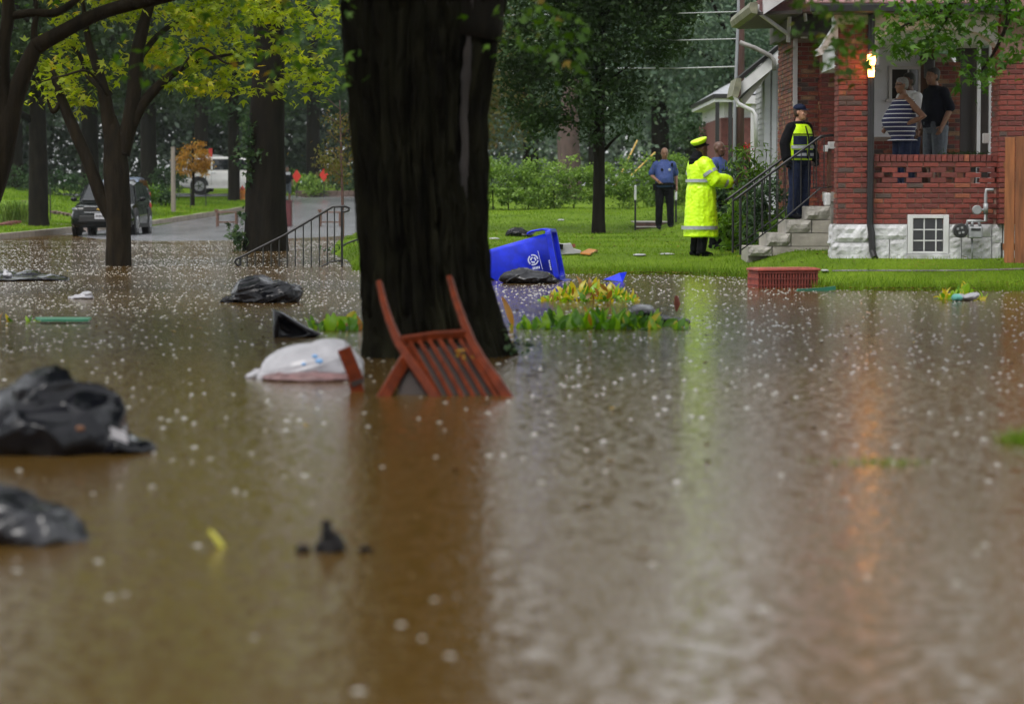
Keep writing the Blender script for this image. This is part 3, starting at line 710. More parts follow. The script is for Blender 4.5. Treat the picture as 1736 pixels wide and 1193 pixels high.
zc = 8.5
crown('crown', t, [(x0, d, zc, 3.4, 3, 2.6), (x0 - 1.8, d, zc - 2.2, 1.8, 2, 1.0), (x0 + 1.6, d, zc - 1.6, 2.2, 2, 1.3)], 170, 34, .35, .2, M['lf_mid'], 'oval', .5)

tree('verge_tree', 'dark forked tree on the verge left of the black car', at(62, 0, 88).x, 88, 9.5, .30,
     [(0, 0, 6.2, 2.6, 2.4, 1.9), (-1.4, .3, 4.6, 1.5, 1.4, .8), (1.3, 0, 4.7, 1.3, 1.3, .8), (0, 0, 8.5, 2, 2, 1.4)], M['lf_dark'], 150, 34, .35, .24)
# back row beyond the street on the left
for i, (px, dd, h, w, mt, lb) in enumerate([
        (20, 118, 15, 3.8, 'lf_dark', 'dark leafy tree behind the hedge at the far left'),
        (150, 128, 16, 4.2, 'lf_dark', 'dark broad tree behind the black car'),
        (250, 142, 17, 4.0, 'lf_dark', 'dark tree between the black car and orange sapling'),
        (340, 160, 18, 4.2, 'lf_dark', 'tall shadowed tree behind the orange sapling'),
        (395, 126.5, 15, 3.4, 'lf_mid', 'grey trunked verge tree standing before the white car'),
        (440, 172, 17, 4.5, 'lf_mid', 'tall grey green tree behind the white car'),
        (530, 165, 18, 4.5, 'lf_mid', 'tall green tree rising over the red road signs'),
        (640, 180, 18, 5.0, 'lf_mid', 'tall tree hidden mostly behind the massive trunk')]):
    x = at(px, 0, dd).x
    tree('background_tree', lb, x, dd, h, .4 if dd != 126.5 else .26, [(0, 0, h * .36, w * .75, w * .8, h * .13), (0, 0, h * .56, w, w, h * .2), (w * .4, 0, h * .42, w * .6, w * .6, h * .14), (0, 0, h * .8, w * .8, w * .8, h * .2), (-w * .5, 0, h * .45, w * .6, w * .6, h * .14)], M[mt], 260, 34, .5, .26, 'trees beyond the street')
# right of centre, haze mixed into their bluish leaves
for i, (px, dd, h, w, mt, lb) in enumerate([
        (800, 120, 14, 3.4, 'lf_rust', 'brownish green tree between massive trunk and oak'),
        (900, 135, 16, 4.0, 'lf_blue', 'hazy tree behind the left side of the oak'),
        (1010, 150, 17, 4.6, 'lf_blue', 'hazy tree straight behind the oak trunk'),
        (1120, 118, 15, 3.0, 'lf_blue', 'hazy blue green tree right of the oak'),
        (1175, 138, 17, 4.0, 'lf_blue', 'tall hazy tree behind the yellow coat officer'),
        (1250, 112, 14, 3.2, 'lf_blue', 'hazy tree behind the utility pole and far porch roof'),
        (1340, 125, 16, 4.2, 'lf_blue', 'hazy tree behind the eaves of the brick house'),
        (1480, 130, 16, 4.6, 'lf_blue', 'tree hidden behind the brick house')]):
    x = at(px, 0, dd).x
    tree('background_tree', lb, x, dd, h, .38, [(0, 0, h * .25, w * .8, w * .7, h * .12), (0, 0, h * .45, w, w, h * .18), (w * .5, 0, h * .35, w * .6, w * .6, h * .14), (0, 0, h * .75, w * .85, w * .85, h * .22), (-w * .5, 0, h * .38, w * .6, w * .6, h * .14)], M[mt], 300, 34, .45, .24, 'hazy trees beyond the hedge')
# unseen street trees, added to cut light from behind and the left
for i, (x, y, h, w) in enumerate([(-8, -7, 12, 4.5), (6, -9, 13, 4.5), (-17, 9, 12, 4.5), (-1, -20, 14, 5), (-20, 30, 12, 4)]):
    tree('added_street_tree', 'added unseen broad leafy street tree standing ' + ['behind the viewer left', 'behind the viewer right', 'far left of the flood', 'straight behind the viewer', 'left of the leaning tree'][i], x, y, h, .35, [(0, 0, h * .4, w * .8, w * .8, h * .13), (0, 0, h * .62, w, w, h * .22), (0, 0, h * .85, w * .7, w * .7, h * .15)], M['lf_mid'], 200, 26, .5, .32, 'added street trees outside the picture')
# a dead brown trunk stump form behind the hedge
x = at(965, 0, 95).x
mb = MB(); bark_tube(mb, [(x, 95, .8), (x + .02, 95, 2.0), (x, 95, 3.6), (x + .2, 95, 6)], [.48, .42, .36, .25], 14)
bt = thing('bare_trunk', 'reddish brown trunk behind the hedge left of the oak', 'tree', (x, 95, gz(x, 95)))
mb.build('trunk', pm('red_bark', (.07, .045, .038), .8, .3, 6, .6, 20, stretch=(1, 1, .3)), bt, smooth=True)
crown('crown', bt, [(x, 95, 7.6, 2.2, 2, 1.6)], 60, 24, .35, .25, M['lf_blue'])
# a closing wood far behind
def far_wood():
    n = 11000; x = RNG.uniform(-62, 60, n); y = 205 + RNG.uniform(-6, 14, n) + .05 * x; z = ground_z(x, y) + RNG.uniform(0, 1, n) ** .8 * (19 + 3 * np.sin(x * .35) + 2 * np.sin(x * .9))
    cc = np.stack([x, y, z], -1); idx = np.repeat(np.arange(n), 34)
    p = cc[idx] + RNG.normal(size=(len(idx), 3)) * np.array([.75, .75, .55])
    V, F, T = leaves(p, .5, 'oval', .25, tint=np.clip(.6 * RNG.uniform(0, 1, n)[idx] + .4 * RNG.uniform(0, 1, len(idx)), 0, 1) * np.where(x < -8, .3, .75)[idx] + np.where(x < -8, 0, .25)[idx])  # mist painted into the tint: pale from the middle rightwards, dark at left
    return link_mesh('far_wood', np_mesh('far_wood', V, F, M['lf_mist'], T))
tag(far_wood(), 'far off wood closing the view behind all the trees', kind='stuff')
# small trees on the verge
x = at(325, 0, 118).x
z0 = gz(x, 118)
t = thing('orange_sapling', 'small tree with orange autumn leaves on the verge by the white car', 'tree', (x, 118, z0))
mb = MB(); bark_tube(mb, [(x, 118, z0 - .1), (x, 118, z0 + .8), (x + .03, 118, z0 + 1.6), (x, 118, z0 + 2.8)], [.09, .07, .06, .02], 8)
for k in range(7): mb.tube([(x, 118, z0 + .9 + k * .2), (x + math.cos(k * 2.2) * .5, 118 + math.sin(k * 2.2) * .5, z0 + 1.5 + k * .25)], [.025, .008], 5)
mb.build('trunk', M['bark_dark'], t, smooth=True)
ez = at(325, 268, 118).z
crown('crown', t, [(x + .05, 118, ez, .72, .72, .75), (x - .3, 118, ez - .3, .5, .5, .5), (x + .35, 118, ez - .25, .5, .5, .55)], 90, 26, .11, .11, M['lf_autumn'], 'oval', .4, shell=.4)
x = at(578, 0, 59).x
z0 = gz(x, 59)
t = thing('thin_sapling', 'thin staked sapling with sparse rusty leaves beside the massive trunk', 'tree', (x, 59, z0))
mb = MB(); bark_tube(mb, [(x, 59, z0 - .1), at(581, 380, 59), at(580, 310, 59), at(578, 240, 59), at(576, 170, 59)], [.045, .038, .03, .022, .008], 8)
for k in range(9):
    b = at(579, 300 - k * 14, 59); mb.tube([b, b + Vector((.32 * (1 if k % 2 else -1), .1 * math.sin(k * 3), .28))], [.012, .004], 5)
mb.build('trunk', pm('sapling_bark', (.10, .05, .04), .7, .3, 12), t, smooth=True)
c0 = at(575, 240, 59)
crown('crown', t, [(c0.x, 59, c0.z, .42, .42, .85), (c0.x - .1, 59, c0.z - .5, .4, .4, .5)], 60, 12, .13, .085, M['lf_rust'], 'oval', .45, shell=.3)

# overhanging tree on the right, its trunk stands outside the frame
def right_tree():
    x0, y0 = 8.2, 30.5
    t = thing('sweetgum_tree', 'tree branch with star shaped green leaves hanging before the brick porch', 'tree', (x0, y0, gz(x0, y0)))
    mb = MB(); bark_tube(mb, [(x0, y0, -.3), (x0, y0, .5), (x0, y0, 3), (x0 - .2, y0, 6), (x0, y0, 9)], [.5, .4, .34, .28, .1], 14); mb.build('trunk', M['bark'], t, smooth=True)
    d = 31.5; A = lambda px, py, dd=0: at(px, py, d + dd)
    for pts, rr in (([(x0 - .1, y0, 4.4), (7.0, 31, 4.9), A(1690, -60), A(1625, 0), A(1580, 70), A(1560, 100)], [.14, .11, .08, .035, .02, .006]),
                    ([A(1625, 0), A(1575, 25), A(1530, 45), A(1510, 60)], [.03, .02, .012, .005]),
                    ([A(1690, -60), A(1710, 20), A(1690, 80), A(1660, 125)], [.05, .03, .02, .006])):
        m2 = MB(); bark_tube(m2, pts, rr, 8); m2.build('limb', M['bark'], t, smooth=True)
    pts = []
    for px, py, sx, sz, n in ((1560, 32, .26, .18, 190), (1530, 78, .09, .08, 60), (1600, 10, .22, .14, 130), (1578, 75, .16, .10, 90), (1625, 65, .12, .16, 70), (1660, 120, .12, .12, 80), (1700, 30, .22, .22, 170), (1720, 85, .14, .14, 70), (1505, 60, .07, .10, 30), (1660, 0, .25, .1, 90)):
        pts.append(RNG.normal(size=(n, 3)) * np.array([sx, .3, sz]) + np.array(A(px, py)))
    V, F, T = leaves(np.concatenate(pts), .105, 'maple', .5)
    link_mesh('hanging_leaves', np_mesh('hanging_leaves', V - np.array(WL[t.name]), F, M['lf_near2'], T), t, WL[t.name])
    crown('crown', t, [(8, 30.5, 7.6, 2.6, 2.6, 1.8), (9.5, 31, 6.2, 1.6, 2, 1.2)], 110, 30, .35, .14, M['lf_near2'], 'maple', .5)
M['lf_near2'] = leaf_mat('gum_leaves', [(0, (.03, .08, .01)), (.6, (.065, .15, .018)), (1, (.12, .22, .04))], .45)
right_tree()

# ---------------------------------------------------------------- hedges and shrubs
def bush(name, label, cat, base, ells, mat, n, size, kind='oval', cr=.12, ncl=60, up=.45, group=None, extra=None):
    t = thing(name, label, cat, base, group)
    crown('foliage', t, ells, ncl, max(4, n // ncl), cr, size, mat, kind, up, shell=.6)
    mb = MB()
    for k in range(7):
        e = ells[k % len(ells)]; q = Vector((e[0] + e[3] * .5 * math.cos(k * 2.1), e[1] + e[4] * .4 * math.sin(k * 2.1), e[2] + e[5] * .3))
        b = Vector((e[0] + (q.x - e[0]) * .3, e[1], gz(e[0], e[1]) - .05)); mb.tube([b, (b + q) / 2 + Vector((.02, 0, .05)), q], [.02, .015, .006], 5)
    mb.build('stem', M['bark_dark'], t, smooth=True)
    return t
M['lf_hedge'] = leaf_mat('hedge_leaves', [(0, (.06, .12, .025)), (.5, (.16, .26, .05)), (1, (.30, .43, .10))], .4)
def hx(px, d): return at(px, 0, d).x
xs_ = [(hx(px, 76), 76 + .3 * math.sin(px)) for px in range(812, 1240, 26)]
ells = []
for i, (x, y) in enumerate(xs_):
    g = gz(x, y); tp = [1.28, 1.5, 1.38, 1.2, 1.25, 1.15, 1.3, 1.12, 1.2, 1.25, 1.1, 1.3, 1.2, 1.25, 1.15, 1.1, 1.2][i % 17]
    ells.append((x, y, g + tp * .55, .45, .6, tp * .6))
bush('hedge', 'rambling bright green hedge across the back of the lawn', 'hedge', (xs_[8][0], 76, gz(xs_[8][0], 76)), ells, M['lf_hedge'], 24000, .085, 'oval', .1, 420)
# sprouting upper twigs of the hedge
P_ = np.concatenate([RNG.normal(size=(26, 3)) * np.array([.08, .1, .16]) + np.array(at(px, py, 75.8)) for px, py in ((850, 272), (905, 262), (945, 290), (872, 285), (1060, 288), (990, 292), (1095, 290), (925, 280))])
V, F, T = leaves(P_, .11, 'lance', .3)
h_ = bpy.data.objects['hedge']; link_mesh('sprouts', np_mesh('sprouts', V - np.array(WL['hedge']), F, M['lf_hedge'], T), h_, WL['hedge'])['kind'] = 'stuff'
ells = [(hx(px, 110), 110, gz(hx(px, 110), 110) + .5, .9, .7, .62) for px in range(-30, 175, 28)]
bush('hedge', 'clipped dark hedge along the back of the left lawn', 'hedge', (hx(70, 110), 110, gz(hx(70, 110), 110)), ells, M['lf_mid'], 4200, .12, 'oval', .12, 160)
x = hx(1175, 92)
bush('round_shrub', 'clipped rounded shrub behind the yellow coat officer', 'shrub', (x, 92, gz(x, 92)), [(x, 92, gz(x, 92) + 1.5, 1.0, .9, 1.5), (x + .5, 92, gz(x, 92) + 1.0, .7, .7, 1.0)], M['lf_mid'], 4000, .1, 'oval', .1, 120)
# shrubs beside the porch steps
sh = [('tall_shrub', 'tall feathery shrub with a red bloom beside the porch steps', 1278, 270, 45.2, .42, .38, 'lance', 900, .14, 'lf_bright'),
      ('leafy_shrub', 'dark leafy shrub behind the near stair handrail', 1302, 330, 43.1, .36, .36, 'oval', 900, .09, 'lf_mid'),
      ('broadleaf_plant', 'broad leaved plant low between handrail and coat officer', 1246, 378, 46.2, .32, .22, 'oval', 500, .15, 'lf_bright'),
      ('leafy_shrub', 'light green shrub under the stair handrail balusters', 1316, 382, 43.0, .3, .28, 'oval', 600, .11, 'lf_bright'),
      ('leafy_shrub', 'dark shrub against the wall left of officer on the steps', 1255, 310, 46.5, .45, .5, 'oval', 900, .1, 'lf_mid')]
for nm, lb, px, py, dd, rx, rz, kd, n, sz, mt in sh:
    c = at(px, py, dd); g = gz(c.x, dd)
    ells = [(c.x, dd, c.z, rx, .4, rz), (c.x - .1, dd, (c.z + g) / 2, rx * .8, .35, max(.15, (c.z - g) * .5))]
    tt = bush(nm, lb, 'shrub', (c.x, dd, g), ells, M[mt], n, sz, kd, .1, 40)
    if nm == 'tall_shrub':
        P_ = RNG.normal(size=(14, 3)) * .025 + np.array(at(1266, 248, 44.7))
        V, F, T = leaves(P_, .05, 'oval', .4); link_mesh('flower', np_mesh('flower', V - np.array(WL[tt.name]), F, pm('red_petal', (.5, .02, .03), .5), T), tt, WL[tt.name])
# ornamental grass and low plants on the left
x = hx(22, 92); g = gz(x, 92)
t = thing('fountain_grass', 'clump of arching light green grass at the far left lawn', 'plant', (x, 92, g))
n = 500; a = RNG.uniform(0, 6.28, n); L = RNG.uniform(.5, 1.0, n); w = .012
b = np.stack([x + RNG.normal(size=n) * .25, 92 + RNG.normal(size=n) * .25, np.full(n, g)], -1)
o = np.stack([np.cos(a), np.sin(a), 0 * a], -1); q = np.stack([-np.sin(a) * w, np.cos(a) * w, 0 * a], -1)
m1 = b + o * (L * .35)[:, None] + np.array([0, 0, 1]) * (L * .8)[:, None]; e = b + o * (L * .85)[:, None] + np.array([0, 0, 1]) * (L * .62)[:, None]
V = np.stack([b - q, b + q, m1 + q, m1 - q, e], 1).reshape(-1, 3); k = np.arange(n)[:, None] * 5
F = np.concatenate([k + np.array([[0, 1, 2]]), k + np.array([[0, 2, 3]]), k + np.array([[3, 2, 4]])])
link_mesh('blades', np_mesh('blades', V - np.array(WL[t.name]), F, M['lf_hedge'], np.tile(RNG.uniform(0, 1, n), 3)), t, WL[t.name])
for nm, lb, px, py, dd, r, mt in (('round_shrub', 'small round shrub just right of the black car', 249, 326, 112, .38, 'lf_bright'), ('round_shrub', 'low bluish garden shrub beside the wooden post', 275, 328, 114, .5, 'lf_mid'),
                                  ('flowering_shrub', 'pale flowering shrub below the red road signs', 528, 312, 139, .75, 'lf_hedge'), ('garden_shrub', 'green bank of plants beneath right red sign', 585, 308, 140, .9, 'lf_mid'),
                                  ('garden_shrub', 'green bank of plants beneath left red sign', 497, 306, 141, .8, 'lf_bright'), ('garden_shrub', 'brown and green shrubs on the bank at the road end', 560, 290, 146, 1.1, 'lf_rust'),
                                  ('garden_shrub', 'dark green shrubs behind the orange sapling', 285, 300, 128, .9, 'lf_mid')):
    c = at(px, py, dd)
    bush(nm, lb, 'shrub', (c.x, dd, gz(c.x, dd)), [(c.x, dd, c.z, r, r, r * .75), (c.x + r * .4, dd, c.z - r * .3, r * .7, r * .7, r * .5)], M[mt], 900, .13, 'oval', .14, 40)
# ================================================================ THE BRICK HOUSE
BR = [pm('brick_red', (.20, .038, .026), .6, .3, 30, .5, 90), pm('brick_dark_red', (.13, .026, .020), .6, .3, 30, .5, 90),
      pm('brick_orange', (.26, .075, .035), .6, .3, 30, .5, 90), pm('brick_brown', (.075, .045, .038), .6, .3, 30, .5, 90), pm('brick_tan', (.30, .17, .09), .6, .3, 30, .5, 90)]
M['mortar_red'] = pm('mortar_red', (.25, .155, .12), .85, .25, 20, .3, 80)
M['stone_white'] = pm('stone_white', (.33, .33, .33), .65, .3, 4, .8, 16, col2=(.66, .66, .69))
M['block'] = pm('rock_faced_block', (.30, .285, .26), .65, .3, 6, .9, 22)
M['block_plain'] = pm('plain_block', (.31, .285, .255), .6, .25, 5, .3, 30)
M['siding'] = pm('grey_siding', (.82, .84, .90), .5, .04, 3)
M['white_trim'] = pm('white_trim', (.62, .62, .63), .4, .12, 4, .05, 20)
M['dirty_trim'] = pm('mossy_gutter', (.20, .20, .14), .5, .4, 7)
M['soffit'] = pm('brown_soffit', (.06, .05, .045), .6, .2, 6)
M['glass'] = pm('dark_glass', (.02, .022, .025), .06, 0, 1, spec=.6)
M['gutter'] = pm('dark_gutter', (.012, .011, .012), .35, .2, 6)
M['shingle'] = pm('red_shingle', (.20, .10, .10), .6, .35, 12, .4, 30)
M['brown_wood'] = pm('brown_wood', (.10, .04, .022), .55, .4, 5, .3, 30, stretch=(6, 6, 1))
COURSE, BLEN, JOINT = .0705, .203, .014
brick_cache = {}
def brick_mesh(L, H, Dp, mi, v):
    k = (round(L, 3), round(H, 3), round(Dp, 3), mi, v)
    if k not in brick_cache:
        r = random.Random(v * 7 + mi); mb = MB(); e = .004
        a, b, c = L / 2, Dp / 2, H / 2
        j = lambda: r.uniform(-.0025, .0025)
        f = [(-a + e + j(), -b, -c + e + j()), (a - e + j(), -b, -c + e + j()), (a - e + j(), -b, c - e + j()), (-a + e + j(), -b, c - e + j())]
        m_ = [(-a, -b + e, -c), (a, -b + e, -c), (a, -b + e, c), (-a, -b + e, c)]; k_ = [(-a, b, -c), (a, b, -c), (a, b, c), (-a, b, c)]
        mb.loft([[Vector(p) for p in q] for q in (f, m_, k_)])
        brick_cache[k] = mb.mesh('brick', BR[mi])
    return brick_cache[k]
def pick_brick(w): return random.choices(range(5), w)[0]
class Joined:
    """bricks past the limit, joined"""
    def __init__(s): s.mb = MB()
    def add(s, c, L, H, Dp, mi, face):
        s.mb.mi = mi; e = .0
        if face == 'y': s.mb.cbox(c, L, Dp, H)
        else: s.mb.cbox(c, Dp, L, H)
N_BRICK = [0]
def bricks(rows, parent, face, plane, weights, joined=None, depth=.05, proud=.006):
    """rows: list of (z centre, height, [(start, end), ...]) along x (face y) or y (face x)"""
    for z, h, spans in rows:
        for a, b in spans:
            mi = pick_brick(weights); L = b - a; p = plane - random.uniform(.6, 1.2) * proud + depth / 2
            c = (((a + b) / 2, p, z) if face == 'y' else (p, (a + b) / 2, z))
            if joined is not None: joined.add(c, L, h, depth, mi, face)
            else:
                N_BRICK[0] += 1
                link_mesh('brick', brick_mesh(L, h, depth, mi, random.randint(0, 3)), parent, c)
def courses(u0, u1, z0, z1, off=0):
    rows = []; z = z0; i = 0
    while z + COURSE <= z1 + .001:
        spans = []; u = u0 - (BLEN + JOINT) * (.5 if (i + off) % 2 else 0)
        while u < u1 - .02:
            a, b = max(u0, u) + JOINT / 2, min(u1, u + BLEN + JOINT) - JOINT / 2
            if b - a > .03: spans.append((a, b))
            u += BLEN + JOINT
        rows.append((z + COURSE / 2, COURSE - JOINT, spans)); z += COURSE; i += 1
    return rows
def stone_mesh(L, H, Dp, seed, mat, rough=.035):
    mb = MB(); nx, nz = max(3, int(L / .05)), max(3, int(H / .05)); front = []
    for i in range(nz + 1):
        row = []
        for j in range(nx + 1):
            x = (j / nx - .5) * L; z = (i / nz - .5) * H
            edge = min(j, nx - j, 1) * min(i, nz - i, 1)
            y = -Dp / 2 - (rough * (.35 + 1.3 * abs(noise.noise((x * 6 + seed * 5, z * 21, seed)))) if edge else 0)
            row.append((x, y, z))
        front.append(row)
    vs = [p for r in front for p in r]; fs = [(i * (nx + 1) + j, i * (nx + 1) + j + 1, (i + 1) * (nx + 1) + j + 1, (i + 1) * (nx + 1) + j) for i in range(nz) for j in range(nx)]
    mb.add(vs, fs)
    a, b, c = L / 2, Dp / 2, H / 2
    mb.add([(-a, -b, -c), (a, -b, -c), (a, -b, c), (-a, -b, c), (-a, b, -c), (a, b, -c), (a, b, c), (-a, b, c)], [(0, 1, 5, 4), (1, 2, 6, 5), (2, 3, 7, 6), (3, 0, 4, 7), (4, 5, 6, 7)])
    return mb.mesh('stone', mat, fix=False)

def house():
    d = 37.4; s = FPX / d
    X = lambda px, dd=d: at(px, 333, dd).x
    Z = lambda py, dd=d: at(868, py, dd).z
    H = thing('brick_house', 'red brick house with raised porch, white stone base and black drainpipe', 'house', (5.6, 40.5, .3))
    red = (5, 4, .35, .25, .05); mixed = (4, 2.5, 3, 2.2, 1)
    J = Joined()
    zf, zcap = Z(380), Z(262)
    xl0, xl1, xr0, xr1 = X(1420), X(1471), X(1690), X(1690) + .95
    # --- near wall of the porch, with the pierced band
    wall = MB(); n0 = zf; nb0, nb1 = zcap - .10 - 4 * COURSE - .012, zcap - .10 - 1 * COURSE - .006
    wall.box((xl1, d + .012, zf), (xr0, d + .21, nb0)); wall.box((xl1, d + .012, nb1), (xr0, d + .21, zcap - .1))
    w = wall.build('porch_wall', M['mortar_red'], H)
    bricks(courses(xl1, xr0, zf, nb0 + .01), w, 'y', d, red)
    z = nb0 + .004
    for r in range(3):
        spans = []; per = .335; u = xl1 + (.0 if r % 2 else -per / 2 + .02)
        while u < xr0:
            a, b = max(xl1, u) + .004, min(xr0, u + per - .115)
            if b - a > .04: spans.append((a, b))
            u += per
        bricks([(z + COURSE / 2, COURSE - JOINT * .5, spans)], w, 'y', d, red, depth=.2); z += COURSE
    bricks(courses(xl1, xr0, nb1, zcap - .1 + .003, 1), w, 'y', d, red)
    spans = []; u = xl1
    while u < xr0 - .03: spans.append((u + .005, min(xr0, u + .0725))); u += .0775
    bricks([(zcap - .05, .094, spans)], w, 'y', d - .012, (1, 5, .2, .1, 0), depth=.23)
    # --- near left pillar and right pier
    pil = MB(); pil.box((xl0 + .012, d + .012, zf), (xl1 - .012, d + .40, Z(30))); pl = pil.build('pillar', M['mortar_red'], H)
    bricks(courses(xl0, xl1, zf, Z(30)), pl, 'y', d, red)
    bricks(courses(d, d + .41, zf, Z(30), 1), pl, 'x', xl0, red, J)
    bricks(courses(d + .2, d + .41, zf, Z(30), 1), pl, 'x', xl1 - .03, red, J)
    pir = MB(); pir.box((xr0 + .012, d - .1, zf), (xr1, d + .5, 5.4)); pr = pir.build('pier', M['mortar_red'], H)
    rows = courses(xr0, xr1, zf, 4.3)
    for (zz, hh, sp) in rows:
        near = [q for q in sp if q[0] < xr0 + .42]; far = [q for q in sp if q[0] >= xr0 + .42]
        vis = zz > Z(232) or True
        bricks([(zz, hh, [q for q in near if N_BRICK[0] < 298])], pr, 'y', d - .112, red)
        bricks([(zz, hh, far)], pr, 'y', d - .112, red, J)
    bricks(courses(d - .1, d + .5, zf, 4.3), pr, 'x', xr0, red, J)
    # --- white rock faced foundation
    zg = gz(5.5, 37) - .15
    base = MB(); base.box((xl0 - .02, d + .04, zg), (xr1, d + .5, zf - .004)); bs = base.build('foundation', M['stone_white'], H)
    wx0, wx1, wz0, wz1 = X(1541), X(1606), Z(430), Z(364)
    k = 0
    for (a, b, z0, z1) in ((xl0 - .07, xl1 + .04, Z(411), zf), (xl0 - .09, xl1 + .05, zg, Z(411)), (xl1 + .045, X(1538), Z(406), zf), (xl1 + .055, X(1508), zg, Z(406)), (X(1508) + .004, X(1538), zg, Z(406)),
                           (X(1609), X(1645), Z(402), zf), (X(1645) + .004, X(1681), Z(402), zf), (X(1609), X(1630), zg, Z(402)), (X(1630) + .004, X(1681), zg, Z(402)),
                           (X(1681) + .004, X(1699), Z(412), zf), (X(1681) + .004, X(1697), zg, Z(412)), (X(1700), xr1, zg, zf)):
        me = stone_mesh(b - a - .006, z1 - z0 - .006, .12, k + 1, M['stone_white'], .03 if k > 1 else .045)
        link_mesh('stone', me, bs, ((a + b) / 2, d + (.02 if k > 1 else -.0), (z0 + z1) / 2)); k += 1
    for i in range(2):
        me = stone_mesh(.4, (zf - zg) / 2 - .006, .12, 40 + i, M['stone_white'], .04); o = link_mesh('stone', me, bs, (xl0 + .0, d + .22, zg + (zf - zg) * (.25 + .5 * i))); o.rotation_euler.z = -math.pi / 2
    sill = MB(); sill.box((wx0 - .03, d - .06, wz0 - .10), (wx1 + .03, d + .1, wz0 - .004)); sill.build('window_sill', M['stone_white'], H, bevel=.008)
    # basement window
    fr = MB(); t = .075
    fr.box((wx0 - .02, d - .045, wz0), (wx0 + t - .02, d + .05, wz1)); fr.box((wx1 - t + .02, d - .045, wz0), (wx1 + .02, d + .05, wz1))
    fr.box((wx0 + t - .02, d - .045, wz1 - .05), (wx1 - t + .02, d + .05, wz1)); fr.box((wx0 + t - .02, d - .04, wz0), (wx1 - t + .02, d + .05, wz0 + .03))
    win = fr.build('window', M['white_trim'], H, bevel=.004)
    ix0, ix1, iz0, iz1 = wx0 + t - .02, wx1 - t + .02, wz0 + .03, wz1 - .05
    us = [0, .37, .76, 1]; vs_ = [0, .33, .66, 1]
    for i in range(3):
        for j in range(3):
            p = MB(); p.box((ix0 + (ix1 - ix0) * us[i] + .008, d - .008, iz0 + (iz1 - iz0) * vs_[j] + .008), (ix0 + (ix1 - ix0) * us[i + 1] - .008, d - .002, iz0 + (iz1 - iz0) * vs_[j + 1] - .008)); p.build('pane', M['glass'], win)
    for i in (1, 2):
        m_ = MB(); xx = ix0 + (ix1 - ix0) * us[i]; m_.box((xx - .008, d - .025, iz0), (xx + .008, d, iz1)); m_.build('muntin', M['white_trim'], win)
        m_ = MB(); zz = iz0 + (iz1 - iz0) * vs_[i]; m_.box((ix0, d - .022, zz - .008), (ix1, d - .001, zz + .008)); m_.build('muntin', M['white_trim'], win)
    # drainpipe down the pillar
    mb = MB(); xp = X(1474)
    mb.tube([(xp, d - .08, Z(18)), (xp, d - .08, Z(60)), (xp, d - .08, Z(380)), (xp + .02, d - .10, Z(395)), (xp + .03, d - .12, Z(425)), (xp + .05, d - .22, Z(437))], .047, 12)
    for py in (60, 110, 290): mb.cbox((xp, d - .04, Z(py)), .12, .08, .02)
    mb.build('drainpipe', M['gutter'], H, smooth=False)
    # --- porch header, ceiling, roof
    hz0, hz1 = Z(57), Z(26)
    hd = MB(); hd.box((xl0 - .05, d - .02, hz0 + .12), (xr0 + .1, d + .42, hz1)); hdr = hd.build('header', M['white_trim'], H, bevel=.006)
    mb = MB(); mb.box((xl0 - .07, d - .05, hz1 - .05), (xr0 + .1, d - .02, hz1)); mb.build('moulding', M['white_trim'], hdr)
    arch = [(X(1478), hz0 + .12), (X(1478), Z(88)), (X(1486), Z(70)), (X(1500), Z(58)), (X(1540), Z(50)), (X(1600), Z(48)), (X(1640), Z(52)), (X(1660), Z(57)), (X(1676), Z(66)), (X(1690), Z(80)), (X(1690), hz0 + .12)]
    mb = MB(); mb.prism(arch, 'y', d + .02, d + .38); mb.build('arch_panel', M['white_trim'], H)
    # corbel bracket and the front beam running back along the street side
    mb = MB(); mb.prism([(X(1419), Z(34)), (X(1419), Z(66)), (X(1407), Z(72)), (X(1393), Z(93)), (X(1384), Z(95)), (X(1384), Z(83)), (X(1390), Z(80))], 'y', d - .01, d + .3); mb.build('bracket', M['white_trim'], H)
    xa = X(1420)
    mb = MB(); zb = Z(80, 41.0); mb.box((X(1393, 43.0), 40.5, Z(121, 43)), (X(1420, 43.0) + .3, 43.0, Z(84, 43))); mb.box((X(1391.5, 43.0), 40.48, Z(123.5, 43)), (X(1420, 43) + .3, 43.0, Z(121, 43))); mb.build('far_header', M['siding'], H)
    mb = MB(); mb.box((4.9, d + .42, hz1 - .06), (xr1, 45.4, hz1)); mb.build('ceiling', pm('porch_ceiling', (.68, .68, .68), .6, .08, 4), H)
    mb = MB(); gy_, gz_ = d - .42, Z(22, d - .4)
    mb.beam([(X(1372, gy_), gy_, gz_ + .06), (xr0 + .02, gy_, gz_ + .06)], .115, .13, (0, 1, 0)); mb.box((X(1380, gy_), gy_ + .05, gz_ + .0), (xr1, d + .0, gz_ + .03)); mb.build('gutter', M['gutter'], H, bevel=.02)
    rf = MB(); rf.add([(X(1365, gy_), gy_ - .03, gz_ + .125), (xr0 + .02, gy_ - .03, gz_ + .125), (xr0 + .02, 46, gz_ + 3.6), (X(1365, gy_), 46, gz_ + 3.6), (X(1365, gy_), gy_ - .03, gz_ + .1), (xr0 + .02, gy_ - .03, gz_ + .1), (xr0 + .02, 46, gz_ + 3.4), (X(1365, gy_), 46, gz_ + 3.4)],
                      [(0, 1, 2, 3), (4, 7, 6, 5), (0, 4, 5, 1), (1, 5, 6, 2), (2, 6, 7, 3), (3, 7, 4, 0)]); roof = rf.build('porch_roof', M['shingle'], H)
    xx0, xx1 = X(1365, gy_), xr0 + .02
